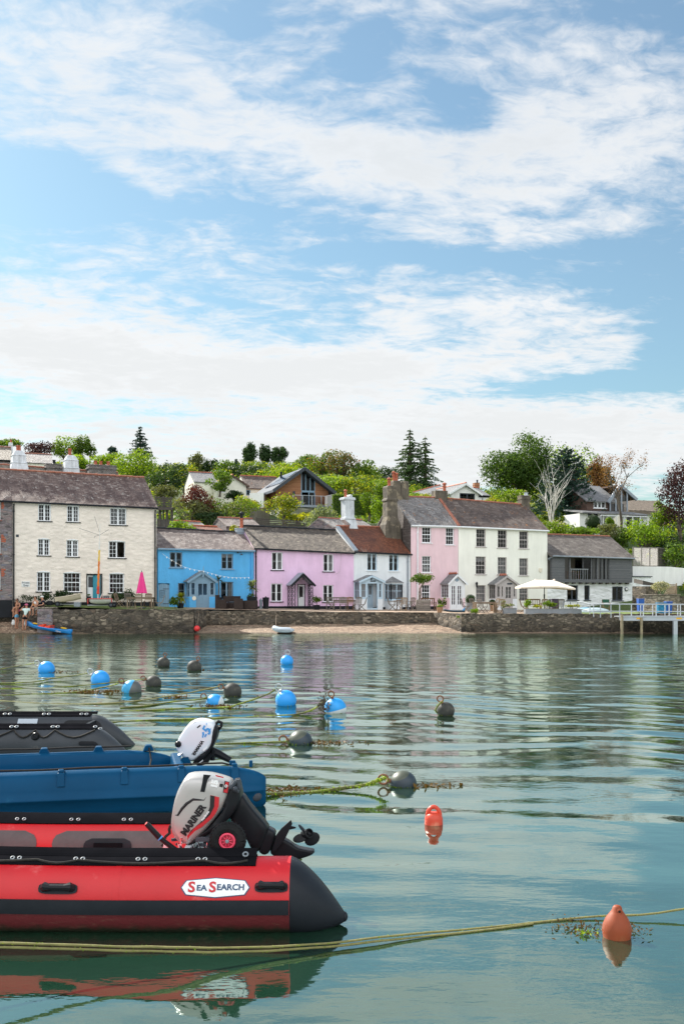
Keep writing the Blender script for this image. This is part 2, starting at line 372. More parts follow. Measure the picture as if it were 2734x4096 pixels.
rubble('house_stone', [(.10, .085, .085), (.22, .18, .19), (.30, .22, .21), (.20, .20, .24), (.36, .30, .28)], (.24, .21, .20), (2.2, 6.5), .04)
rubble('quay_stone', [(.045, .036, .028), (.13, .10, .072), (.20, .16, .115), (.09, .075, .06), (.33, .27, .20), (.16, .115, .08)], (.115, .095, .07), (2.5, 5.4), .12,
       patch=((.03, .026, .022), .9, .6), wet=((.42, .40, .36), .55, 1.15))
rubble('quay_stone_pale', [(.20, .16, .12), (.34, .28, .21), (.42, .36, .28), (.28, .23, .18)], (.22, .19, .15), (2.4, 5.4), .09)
rubble('stack_stone', [(.09, .085, .08), (.16, .15, .14), (.24, .22, .20), (.20, .17, .15)], (.20, .19, .18), (3, 7), .04)
planks('silver_timber', (.115, .12, .13), (.16, .165, .175), .11)
planks('cedar', (.34, .145, .065), (.43, .20, .095), .13)
planks('dark_cladding', (.10, .06, .045), (.13, .075, .055), .14)
planks('grey_boards', (.20, .18, .16), (.27, .25, .22), .13, True)
planks('dark_boards', (.07, .06, .05), (.10, .085, .075), .1)
planks('door_blue', (.17, .30, .42), (.19, .32, .44), .14, True, .5, .6)
planks('teak', (.30, .215, .14), (.38, .28, .19), .06)
planks('teak_grey', (.20, .17, .145), (.28, .245, .21), .06)
planks('bench_wood', (.20, .11, .06), (.26, .15, .08), .07)
planks('sleeper_wood', (.19, .165, .145), (.25, .22, .19), .16)
glass('glass'); glass('glass_clear', tr=.8)
# ------------------------------------------------------------------ land and water
HYs = [60, 84, 92, 110, 130, 150, 180, 220, 300, 420]; HZs = [.6, .9, 4.3, 10.2, 12.8, 17.0, 23.0, 29.5, 36, 40]
HAs = [-1, .02, .06, .15, .21, .25, .29, .34, 1]; HKs = [1, 1, .74, .70, .78, .62, .25, .15, .12]
def hz(x, y):
 b = np.interp(y, HYs, HZs); k = np.interp(x/max(y, 1), HAs, HKs)
 return float(b if b < 10 else 10+(b-10)*k)
def on_hill(px, py, y0=84.0):
 y = y0
 while y < 420:
  p = at(px, py, y)
  if p.z <= hz(p.x, y): return p
  y += .5
 return at(px, py, 230)
def tz(x, y=70):
 "quay paving level"
 return float(np.interp(x, [-40, -21.8, -12, 0, 17, 26, 40], [2.1, 1.95, 1.62, 1.36, 1.22, 1.18, 1.18]) + np.interp(y, [62, 64.5, 70, 80], [-.16, -.10, .02, .04]))
paint('soil', (.13, .12, .06), .95, .4, .4, .5, 3, .1)
def mat_hill():
 m, t, b = newmat('hillside'); oc = t.n('ShaderNodeTexCoord').outputs['Object']
 c = t.ramp(t.noise(oc, .25, 6, .65), [(.3, (.03, .055, .015)), (.55, (.07, .11, .025)), (.8, (.14, .16, .05))])
 t.set(b.inputs['Base Color'], c); b.inputs['Roughness'].default_value = .9; bump(t, b, t.noise(oc, 2.5, 6), 1, .4)
mat_hill()
hm = MB()
hm.grid(lambda u, v: (lambda x, y: Vector((x, y, hz(x, y)+.25*sin(x*.31)*sin(y*.27) if y > 86 else hz(x, y))))(-200+400*u, 70+380*v**1.6), 130, 90)
hill = tag(hm.build('hillside', M['hillside'], smooth=True), kind='structure')
hill.name = 'hill'
def mat_paving():
 m, t, b = newmat('paving'); oc = t.n('ShaderNodeTexCoord').outputs['Object']
 g = t.ramp(t.noise(oc, 2.5, 6, .7), [(.3, (.05, .09, .015)), (.7, (.16, .22, .04))])
 s = t.ramp(t.noise(oc, 5, 6, .7), [(.3, (.24, .17, .12)), (.7, (.44, .33, .24))])
 xs = t.n('ShaderNodeSeparateXYZ'); t.set(xs.inputs[0], oc)
 gx = t.math('MAXIMUM', t.mapr(xs.outputs[0], -9.5, -12), t.mapr(xs.outputs[0], 14, 16))
 f = t.math('MULTIPLY', gx, t.mapr(t.noise(oc, .9, 5, .6), .34, .46)); t.set(b.inputs['Base Color'], t.mix(f, s, g))
 b.inputs['Roughness'].default_value = .9; bump(t, b, t.noise(oc, 14, 6), .8, .04)
mat_paving()
# quay front line (x, y) left to right
QL = [(-60, 66.6), (-19.6, 66.2), (-19.5, 64.4), (-18.6, 63.95), (-9.45, 63.8), (-9.1, 67.0), (6.25, 68.0), (7.72, 64.5), (16.5, 64.4), (60, 64.4)]
def qy(x):
 for (x0, y0), (x1, y1) in zip(QL, QL[1:]):
  if x0 <= x <= x1: return y0+(y1-y0)*(x-x0)/max(x1-x0, 1e-6)
 return 66
tm = MB()
xs_ = sorted(set([-60, -40, -30]+[round(-24+.5*i, 2) for i in range(104)]+[q[0] for q in QL]+[40, 60]))
rows = []
for x in xs_:
 y0 = qy(x)+.35; rows.append([Vector((x, y0+(92-y0)*v**1.5, tz(x, y0+(92-y0)*v**1.5)+(.0))) for v in [i/14 for i in range(15)]])
tm.loft(rows, closed=False); terrace = tag(tm.build('pavement', M['paving'], smooth=True), kind='structure')
def mat_beach():
 m, t, b = newmat('shingle'); oc = t.n('ShaderNodeTexCoord').outputs['Object']
 v = t.n('ShaderNodeTexVoronoi', ins={'Scale': 9.0}); t.set(v.inputs['Vector'], t.mapping(oc, sc=(1, 1, .2)))
 sc = t.n('ShaderNodeSeparateColor'); t.set(sc.inputs[0], v.outputs['Color'])
 c = t.ramp(sc.outputs[0], [(0, (.14, .09, .06)), (.5, (.27, .18, .12)), (1, (.40, .30, .21))])
 c = t.mix(t.mapr(t.noise(t.mapping(oc, sc=(.5, 2.2, 1)), 1.6, 5, .6), .52, .66, 0, .7), c, (.09, .075, .05))
 z = t.n('ShaderNodeSeparateXYZ'); t.set(z.inputs[0], oc)
 c = t.mix(t.mapr(z.outputs[2], .02, .09, .75, 0), c, (.07, .055, .03))
 t.set(b.inputs['Base Color'], c); b.inputs['Roughness'].default_value = .8
 bump(t, b, t.math('ADD', v.outputs['Distance'], t.noise(oc, 3, 5)), 1, .08)
mat_beach()
bmz = MB()
def beach_pt(u, v):
 x = -60+80*u; y = 61+8.5*v
 k = (y-63.7)/3.9; z = .52*k + .035*sin(x*1.7)*sin(y*2.1)+.02*sin(x*5.1+y*3) if y > 60 else -.5
 if x < -16: z += .38*min(1, (-16-x)/2.5)*max(0, min(1, (y-63.6)/1.5))
 return Vector((x, y+.12*sin(x*.9)+.06*sin(x*2.3), z))
bmz.grid(beach_pt, 240, 30); beach = tag(bmz.build('beach', M['shingle'], smooth=True), kind='structure')
def mat_water():
 m = bpy.data.materials.new('water'); m.use_nodes = True; t = NT(m.node_tree); M['water'] = m; pos = t.n('ShaderNodeTexCoord').outputs['Object']
 xyz = t.n('ShaderNodeSeparateXYZ'); t.set(xyz.inputs[0], pos); y = xyz.outputs[1]
 # silty green water, paler over the shallows by the landing
 c = t.mix(t.mapr(y, 5.5, 15), (.009, .034, .019), (.006, .020, .008))
 fine = t.noise(t.mapping(pos, sc=(.55, 1.3, 1)), 9.0, 3, .5); rip = t.noise(t.mapping(pos, sc=(.4, 1.5, 1), rot=(0, 0, radians(-5))), 2.6, 3, .5)
 calm = t.noise(t.mapping(pos, sc=(.10, .22, 1)), 1.0, 3, .5)
 h = t.math('MULTIPLY', t.math('MULTIPLY', fine, .003), t.math('MULTIPLY', t.mapr(calm, .4, .6, .35, 1.2), t.mapr(y, 6, 16, .5, 1.0)))
 h = t.math('ADD', h, t.math('MULTIPLY', t.math('MULTIPLY', rip, .028), t.mapr(y, 24, 45, 0, 1)))
 n = t.n('ShaderNodeBump', ins={'Strength': 1.0, 'Distance': 1.0}); t.set(n.inputs['Height'], h); n = n.outputs[0]
 d = t.n('ShaderNodeBsdfDiffuse'); t.set(d.inputs[0], c); t.set(d.inputs['Normal'], n)
 g = t.n('ShaderNodeBsdfGlossy', ins={'Roughness': .012}); t.set(g.inputs['Normal'], n); t.set(g.inputs[0], (.86, .99, .93))
 f = t.n('ShaderNodeFresnel', ins={'IOR': 1.33}); t.set(f.inputs['Normal'], n)
 mx = t.n('ShaderNodeMixShader'); t.set(mx.inputs[0], t.math('POWER', f.outputs[0], .50, clamp=True)); t.set(mx.inputs[1], d.outputs[0]); t.set(mx.inputs[2], g.outputs[0])
 o = t.n('ShaderNodeOutputMaterial'); t.set(o.inputs[0], mx.outputs[0])
mat_water()
# the surface itself: many small wave trains, crests mostly along the shore, calmer in patches and close in
def wave_fan():
 r = np.random.default_rng(11); NR, NC = 760, 470
 Y = 3.0*(72/3.0)**(np.arange(NR)/(NR-1)); S = np.linspace(-1, 1, NC); X = S[None, :]*Y[:, None]*.70; YY = np.repeat(Y[:, None], NC, 1); Z = np.zeros_like(X)
 dy = YY*math.log(24)/NR
 px = X+.35*np.sin(YY*.55+X*.2)+.25*np.sin(X*.8-YY*.35); py = YY+.22*np.sin(X*.6+YY*.18)+.15*np.sin(X*1.45-YY*.5)
 for k in range(64):
  big = k < 34; lam = .65*(2.1/.65)**r.random() if big else .2*(.6/.2)**r.random(); th = r.normal()*(.33 if big else .5)+.13; kx, ky = 2*pi/lam*sin(th), 2*pi/lam*cos(th)
  slope = WAVE*(.75+.5*r.random())*(1.0 if big else .30); amp = slope*lam/(2*pi)
  fade = np.clip((lam/(dy*3.2))-.35, 0, 1)
  g = .55+.45*np.sin(px*.17*r.uniform(.5, 2)+py*.11*r.uniform(.5, 2)+r.uniform(0, 6))
  Z += amp*fade*g*np.sin(kx*px+ky*py+r.uniform(0, 2*pi))
 calm = .26+.74*np.clip((YY-8.0)/10, 0, 1); calm *= .75+.25*np.sin(px*.23+1)*np.sin(py*.31); calm *= 1-.45*np.clip((YY-30)/25, 0, 1)
 Z *= calm; e = np.clip((1-np.abs(S))*14, 0, 1)[None, :]; Z *= e
 V = np.stack([X, YY, Z], -1).reshape(-1, 3); idx = np.arange(NR*NC).reshape(NR, NC)
 Fq = np.stack([idx[:-1, :-1], idx[:-1, 1:], idx[1:, 1:], idx[1:, :-1]], -1).reshape(-1, 4)
 far = np.array([[-300, -60, -.06], [300, -60, -.06], [300, 75, -.06], [-300, 75, -.06]]); n0 = len(V); V = np.concatenate([V, far]); Fq = np.concatenate([Fq, [[n0, n0+1, n0+2, n0+3]]])
 me = bpy.data.meshes.new('water'); me.vertices.add(len(V)); me.vertices.foreach_set('co', V.astype(np.float32).ravel()); me.loops.add(4*len(Fq)); me.loops.foreach_set('vertex_index', Fq.ravel()); me.polygons.add(len(Fq)); me.polygons.foreach_set('loop_start', np.arange(len(Fq))*4)
 me.update(calc_edges=True); me.polygons.foreach_set('use_smooth', [True]*len(Fq)); me.materials.append(M['water']); o = bpy.data.objects.new('water', me); C.objects.link(o); return o
WAVE = .0235
water = tag(wave_fan(), kind='structure')
# ------------------------------------------------------------------ quay walls
def stone_wall(name, label, pts, ztop, mat, thick=.55, zb=-.5, seed=1, cope=True):
 r = random.Random(seed); mb = MB(); path = []
 for (a, b) in zip(pts, pts[1:]):
  a = Vector((*a, 0)); b = Vector((*b, 0)); n = max(1, int((b-a).length/.28))
  for i in range(n): path.append(a.lerp(b, i/n))
 path.append(Vector((*pts[-1], 0)))
 sec = []
 for i, p in enumerate(path):
  d = (path[min(i+1, len(path)-1)]-path[max(i-1, 0)]).normalized(); o = Vector((d.y, -d.x, 0))
  zt = ztop(p.x)+.05+r.uniform(-.035, .035); ring = []
  for k in range(9):
   z = zb+(zt-zb)*k/8; ring.append(p+o*(.10*(1-k/8)+r.uniform(-.03, .03))+Vector((0, 0, z)))
  ring[-1] += o*.03
  ring.append(p-o*.2+Vector((0, 0, zt+r.uniform(-.02, .03)))); ring.append(p-o*thick+Vector((0, 0, zt-.03))); ring.append(p-o*thick+Vector((0, 0, zb)))
  sec.append(ring)
 mb.loft(sec, closed=False); o = mb.build(name, mat, origin=(pts[0][0], pts[0][1], 0)); return tag(o, label, 'wall')
ft = lambda x: tz(x, 63.9)
stone_wall('quay_wall', 'low dark rubble wall behind the bathers at the left edge of the quay', QL[0:2], lambda x: 1.62, M['quay_stone'], seed=2)
stone_wall('quay_wall', 'rubble quay wall with a pale left corner under the parasol and wooden dinghy', QL[2:5], lambda x: 1.50 if x > -18.7 else 1.62, M['quay_stone'], seed=3)
stone_wall('quay_wall', 'set back rubble quay wall above the sunlit shingle, below the lilac cottage', [(-9.45, 63.8), (-9.1, 67.0), (6.25, 68.0)], lambda x: float(np.interp(x, [-9.3, -9, 0, 6.5], [1.5, 1.36, 1.27, 1.2])), M['quay_stone'], seed=4)
stone_wall('quay_wall', 'rubble quay wall with sunlit pale return, below the cream umbrella and planters', QL[6:], lambda x: 1.22, M['quay_stone'], seed=5)
mb = MB(); P = [(-19.55, 64.35), (-18.5, 63.9)]
mb.box((-18.95, 64.35, .75), (1.05, .9, 1.7), Matrix.Rotation(radians(-12), 3, 'Z'))
tag(mb.build('stone_buttress', M['house_stone'], bevel=.04, origin=(-18.95, 64.35, 0)), 'square stone block at the left end of the quay, coursed in thin slabs', 'stonework')
mb = MB()
mb.box((-19.0, 64.4, 1.66), (1.35, 1.0, .09), Matrix.Rotation(radians(-12), 3, 'Z'))
tag(mb.build('coping_slab', M['quay_stone_pale'], bevel=.02, origin=(-19, 64.4, 1.62)), 'flat pale slab capping the stone block where the couple sits', 'slab')
# pale, sunlit rough return stones on the projecting quay corner
# ------------------------------------------------------------------ facade tools
class Fac:
 def __init__(s, xl, Yl, xr, Yr):
  a = at(xl, HY, Yl); b = at(xr, HY, Yr); s.p0 = Vector((a.x, a.y)); s.p1 = Vector((b.x, b.y))
  d = s.p1-s.p0; s.L = d.length; s.d = d.normalized(); s.n = Vector((s.d.y, -s.d.x))
 def P(s, u, z, o=0.0):
  q = s.p0+s.d*u+s.n*o; return Vector((q.x, q.y, z))
 def uz(s, px, py, o=0.0):
  r = Vector(((px-CX)/F, 1.0)); k = s.p0+s.n*o
  t = k.dot(s.n)/r.dot(s.n); q = r*t
  return (q-k).dot(s.d), CH-(py-HY)*t/F
 def box(s, mb, u0, u1, z0, z1, o0, o1, m=0):
  mb.hexa([s.P(u, z, o) for z in (z0, z1) for u, o in ((u0, o1), (u1, o1), (u1, o0), (u0, o0))], m)
 def rect(s, box, o=0.0):
  x0, y0, x1, y1 = box; xm = (x0+x1)/2; ym = (y0+y1)/2
  return s.uz(x0, ym, o)[0], s.uz(x1, ym, o)[0], s.uz(xm, y1, o)[1], s.uz(xm, y0, o)[1]
def window(f, par, box, cols=2, rows=3, split=2, fm='white_gloss', sill='white_gloss', rec=.13, fw=.055, bw=.022, ops=None, curtain=0, arch=0, sash=False,
           o=0.0, name='window', gl='glass', opened=False, rect=None, sillw=.06, lintel=None):
 u0, u1, z0, z1 = rect or f.rect(box, o)
 if ops is not None: ops.append((u0, u1, z0, z1))
 mb = MB(); a = o-rec; b = a+.05
 for (p, q, r, s) in ((u0, u1, z1-fw, z1), (u0, u1, z0, z0+fw), (u0, u0+fw, z0+fw, z1-fw), (u1-fw, u1, z0+fw, z1-fw)): f.box(mb, p, q, r, s, a, b)
 iu0, iu1, iz0, iz1 = u0+fw, u1-fw, z0+fw, z1-fw
 n = split; w = (iu1-iu0)/n
 for i in range(1, n): f.box(mb, iu0+w*i-fw*.55, iu0+w*i+fw*.55, iz0, iz1, a+.004, b-.004)
 if sash: f.box(mb, iu0, iu1, (iz0+iz1)/2-.03, (iz0+iz1)/2+.03, a+.006, b-.002)
 for i in range(n):
  if opened and i == n-1: continue
  c0 = iu0+w*i+(fw*.55 if i else 0); c1 = iu0+w*(i+1)-(fw*.55 if i < n-1 else 0)
  f.box(mb, c0, c0+.03, iz0, iz1, a+.008, b-.008); f.box(mb, c1-.03, c1, iz0, iz1, a+.008, b-.008)
  for k in range(1, cols): x = c0+(c1-c0)*k/cols; f.box(mb, x-bw/2, x+bw/2, iz0, iz1, a+.012, b-.014)
  for k in range(1, rows): z = iz0+(iz1-iz0)*k/rows; f.box(mb, c0, c1, z-bw/2, z+bw/2, a+.010, b-.012)
 if arch:
  pts = [(u0-.01+(u1-u0+.02)*k/10, z1-.01+arch*sin(pi*k/10)) for k in range(11)]
  mb.prism([f.P(u, z, o-.03) for u, z in pts], Vector((*f.n, 0))*.045)
 w_ = mb.build(name, M[fm], par)
 g = MB(); e1 = iu1 if not opened else iu0+w*(n-1); g.quad(f.P(iu0, iz0, a+.02), f.P(e1, iz0, a+.02), f.P(e1, iz1, a+.02), f.P(iu0, iz1, a+.02)); g.build('pane', M[gl], w_)
 if curtain:
  c = MB()
  if curtain == 1: c.quad(f.P(iu0, iz0, a-.08), f.P(iu1, iz0, a-.08), f.P(iu1, iz1, a-.08), f.P(iu0, iz1, a-.08))
  elif curtain == 2: c.quad(f.P(iu0, iz1-(iz1-iz0)*.22, a-.06), f.P(iu1, iz1-(iz1-iz0)*.22, a-.06), f.P(iu1, iz1, a-.06), f.P(iu0, iz1, a-.06))
  else:
   q = (iu1-iu0)*.3
   c.grid(lambda s_, t_: f.P(iu1-q+q*s_, iz0+(iz1-iz0)*t_, a-.08+.03*sin(s_*14)), 14, 2)
  c.build('curtain', M['curtain'], w_)
 if sill:
  sb = MB(); f.box(sb, u0-.09, u1+.09, z0-sillw, z0-.002, o-rec, o+.07); sb.build('sill', M[sill], w_)
 return w_
def front_wall(mb, f, u0, u1, zb, zt, ops, o=0.0, rev=.16, m=0):
 us = sorted(set([u0, u1]+[x for p in ops for x in p[:2]])); zs = sorted(set([zb]+[x for p in ops for x in p[2:]]))
 top = lambda u: zt(u)
 for ua, ub in zip(us, us[1:]):
  for k, za in enumerate(zs):
   zb_ = zs[k+1] if k+1 < len(zs) else None
   uc = (ua+ub)/2; zc = (za+zb_)/2 if zb_ else za+.01
   if any(p[0] < uc < p[1] and p[2] < zc < p[3] for p in ops): continue
   z0a, z0b = (zb_, zb_) if zb_ else (top(ua), top(ub))
   mb.quad(f.P(ua, za, o), f.P(ub, za, o), f.P(ub, z0b, o), f.P(ua, z0a, o), m)
 for p in ops:
  a, b, c, d = p; i = o-rev
  mb.quad(f.P(a, c, o), f.P(a, d, o), f.P(a, d, i), f.P(a, c, i), m); mb.quad(f.P(b, c, o), f.P(b, c, i), f.P(b, d, i), f.P(b, d, o), m)
  mb.quad(f.P(a, d, o), f.P(b, d, o), f.P(b, d, i), f.P(a, d, i), m); mb.quad(f.P(a, c, o), f.P(a, c, i), f.P(b, c, i), f.P(b, c, o), m)
def roof_slab(mb, f, u0, u1, ze0, ze1, zr0, zr1, o_e, o_r, th=.07, sag=.02, seed=1, nu=26, nv=8, m=0):
 r = random.Random(seed)
 def fn(s, t):
  u = u0+(u1-u0)*s; ze = ze0+(ze1-ze0)*s; zr = zr0+(zr1-zr0)*s
  return f.P(u, ze+(zr-ze)*t+r.uniform(-sag, sag)*.5-sag*2.2*sin(pi*s)*t*(1-t)*2, o_e+(o_r-o_e)*t)
 mb.grid(fn, nu, nv, m)
 b = [f.P(u0, ze0, o_e), f.P(u1, ze1, o_e), f.P(u1, zr1, o_r), f.P(u0, zr0, o_r)]; dn = Vector((0, 0, -th))
 mb.hexa([p+dn*1.6 for p in b]+[p-Vector((0, 0, .03)) for p in b], m)
def gable_house(par, f, u0, u1, zb, ze, zr, D, wall, roof, ops, ridge='ridge_tile', gut='black_paint', over=.16, verge=.05, gable=None, seed=1, plinth=None, ridge_r=.08, sag=.02):
 "ze, zr: (left, right) eaves and ridge heights. Front face at o=0, ridge at o=-D/2"
 lin = lambda a, u: a[0]+(a[1]-a[0])*(u-u0)/(u1-u0)
 mb = MB(); front_wall(mb, f, u0, u1, zb, lambda u: lin(ze, u), ops)
 mb.quad(f.P(u0, zb, -D), f.P(u1, zb, -D), f.P(u1, ze[1], -D), f.P(u0, ze[0], -D))
 gm = 1 if gable else 0
 for u, e, r_ in ((u0, ze[0], zr[0]), (u1, ze[1], zr[1])):
  mb.add([f.P(u, zb, 0), f.P(u, zb, -D), f.P(u, e, -D), f.P(u, r_-.05, -D/2), f.P(u, e, 0)], [(0, 1, 2, 3, 4)], gm)
 w = mb.build('wall', [M[wall], M[gable or wall]], par)
 s0 = (zr[0]-ze[0])/(D/2); s1 = (zr[1]-ze[1])/(D/2)
 rb = MB(); roof_slab(rb, f, u0-verge, u1+verge, ze[0]+.10-over*s0, ze[1]+.10-over*s1, zr[0]+.10, zr[1]+.10, over, -D/2, seed=seed, sag=sag)
 roof_slab(rb, f, u0-verge, u1+verge, ze[0]+.10-over*s0, ze[1]+.10-over*s1, zr[0]+.10, zr[1]+.10, -D-over, -D/2-.003, seed=seed+1, sag=sag, nu=10, nv=3)
 ro = rb.build('roof', M[roof], par)
 if ridge:
  rd = MB(); n = max(2, int((u1-u0)/.42)); rr = random.Random(seed)
  for i in range(n):
   a = u0-verge+(u1-u0+2*verge)*i/n; b = u0-verge+(u1-u0+2*verge)*(i+1)/n-.012
   q = rr.uniform(-.012, .012)
   rd.tube([f.P(a, lin(zr, a)+.10+q, -D/2), f.P(b, lin(zr, b)+.10+q+.012, -D/2)], [ridge_r, ridge_r*1.06], 8)
  rd.build('ridge', M[ridge], ro)
 if gut:
  g = MB(); g.tube([f.P(u0-.05, ze[0]-.06+.10-over*s0, over+.03), f.P(u1+.05, ze[1]-.06+.10-over*s1, over+.03)], .065, 10)
  f.box(g, u0, u1, min(ze)-.20, min(ze)-.03, .004, .05) if abs(ze[0]-ze[1]) < .02 else None
  g.build('gutter', M[gut], par)
 if plinth:
  p = MB(); f.box(p, u0+.01, u1-.01, zb, plinth[1], .003, .03); p.build('plinth', M[plinth[0]], par)
 return w, ro
def pipe(par, f, u, z0, z1, m='black_paint', r=.05, o=.09, name='downpipe'):
 b = MB(); b.tube([f.P(u, z0, o), f.P(u, z1-.25, o), f.P(u, z1, o+.08)], r, 8)
 for z in (z0+.4, (z0+z1)/2, z1-.5): b.lathe([(r*1.35, -.04), (r*1.35, .04)], f.P(u, z, o), 8)
 return b.build(name, M[m], par)
def pot(par, p, h=.5, r=.13, m='terracotta', cowl=False):
 b = MB(); b.lathe([(r*1.15, 0), (r*1.1, .05), (r*.85, .08), (r*.8, h*.8), (r*1.0, h*.82), (r*1.05, h), (r*.7, h), (r*.65, h*.7)], p, 12)
 if cowl: b.lathe([(r*.75, h), (r*.75, h+.12), (r*1.3, h+.14), (r*1.2, h+.22), (r*.3, h+.3)], p, 12)
 return b.build('chimney_pot', M[m], par, smooth=False)
def stack(par, f, box, dep, th, m, pots=(), cap=None, taper=0.0, capm=None, pm='terracotta', cowl=False, ph=.5, pr=.13, name='chimney', base=1.0):
 "chimney from a picture box at depth dep behind the facade; pots = picture x of each"
 x0, y0, x1, y1 = box; ym = (y0+y1)/2; u0 = f.uz(x0, ym, -dep)[0]; u1 = f.uz(x1, ym, -dep)[0]; z1 = f.uz((x0+x1)/2, y0, -dep)[1]; z0 = f.uz((x0+x1)/2, y1, -dep)[1]-base
 b = MB(); o0, o1 = -dep-th, -dep; t = taper
 b.hexa([f.P(u, z, o) for z, k in ((z0, 0), (z1, t)) for u, o in ((u0+k, o1-k), (u1-k, o1-k), (u1-k, o0+k), (u0+k, o0+k))])
 if cap:
  c = cap; uu0, uu1 = u0+t, u1-t
  f.box(b, uu0-c, uu1+c, z1-.26, z1-.14, o0-c+t, o1+c-t); f.box(b, uu0-c*.4, uu1+c*.4, z1+.002, z1+.1, o0-c*.4+t, o1+c*.4-t)
 ch = b.build(name, M[m], par, bevel=.015)
 for px in pots:
  u = f.uz(px, y0, -dep-th/2)[0]; pot(ch, f.P(u, z1+(.1 if cap else -.02), -dep-th/2), ph, pr, pm, cowl)
 return ch
def door(f, par, box, m, o=0.0, rec=.08, panels='split', glass_top=.0, fm=None, handle=True, ops=None, name='door', gl='glass', cols=2, rows=1):
 u0, u1, z0, z1 = f.rect(box, o)
 if ops is not None: ops.append((u0, u1, z0, z1))
 b = MB(); a = o-rec
 if glass_top:
  zg = z1-.12-(z1-z0-.2)*glass_top; f.box(b, u0, u1, z0, zg, a, a+.045)
  f.box(b, u0, u1, z1-.12, z1, a, a+.045); f.box(b, u0, u0+.11, zg, z1-.12, a, a+.045); f.box(b, u1-.11, u1, zg, z1-.12, a, a+.045)
  for k in range(1, cols): x = u0+.11+(u1-u0-.22)*k/cols; f.box(b, x-.03, x+.03, zg, z1-.12, a+.002, a+.043)
  for k in range(1, rows): z = zg+(z1-.12-zg)*k/rows; f.box(b, u0+.11, u1-.11, z-.012, z+.012, a+.006, a+.04)
 else: f.box(b, u0, u1, z0, z1, a, a+.045); zg = z1
 if panels and (zg-z0) > .7:
  w = (u1-u0)
  for k in (0, 1): f.box(b, u0+w*(.12+.42*k), u0+w*(.46+.42*k), z0+.22, min(zg-.12, z0+.95), a+.045, a+.055)
 d = b.build(name, M[m], par)
 if glass_top:
  g = MB(); g.quad(f.P(u0+.1, zg, a+.02), f.P(u1-.1, zg, a+.02), f.P(u1-.1, z1-.11, a+.02), f.P(u0+.1, z1-.11, a+.02)); g.build('pane', M[gl], d)
 if handle:
  h = MB(); h.tube([f.P(u0+.1, (z0+z1)/2-.05, a+.05), f.P(u0+.1, (z0+z1)/2-.05, a+.1), f.P(u0+.2, (z0+z1)/2-.05, a+.1)], .014, 6); h.build('handle', M['dark_grey_metal'], d)
 if fm:
  fb = MB()
  for (p, q, r, s) in ((u0-.06, u0-.002, z0, z1+.06), (u1+.002, u1+.06, z0, z1+.06), (u0, u1, z1+.002, z1+.06)): f.box(fb, p, q, r, s, o-rec-.02, o+.012)
  fb.build('door_frame', M[fm], par)
 return d
def text_mesh(txt, fn, m, par, size, name='lettering', ext=.0, align='CENTER', bold=0.0, shear=0.0, squash=1.0):
 "letters as a mesh; fn maps (x, y) of the text to a point"
 cu = bpy.data.curves.new('txt', 'FONT'); cu.body = txt; cu.size = size; cu.align_x = align; cu.align_y = 'CENTER'; cu.offset = bold; cu.shear = shear
 cu.resolution_u = 3
 o = bpy.data.objects.new('txt', cu); C.objects.link(o); dg = bpy.context.evaluated_depsgraph_get(); dg.update()
 me = bpy.data.meshes.new_from_object(o.evaluated_get(dg)); bpy.data.objects.remove(o); bpy.data.curves.remove(cu)
 b = MB(); b.add([fn(v.co.x*squash, v.co.y) for v in me.vertices], [tuple(p.vertices) for p in me.polygons]); bpy.data.meshes.remove(me)
 return b.build(name, M[m] if isinstance(m, str) else m, par)
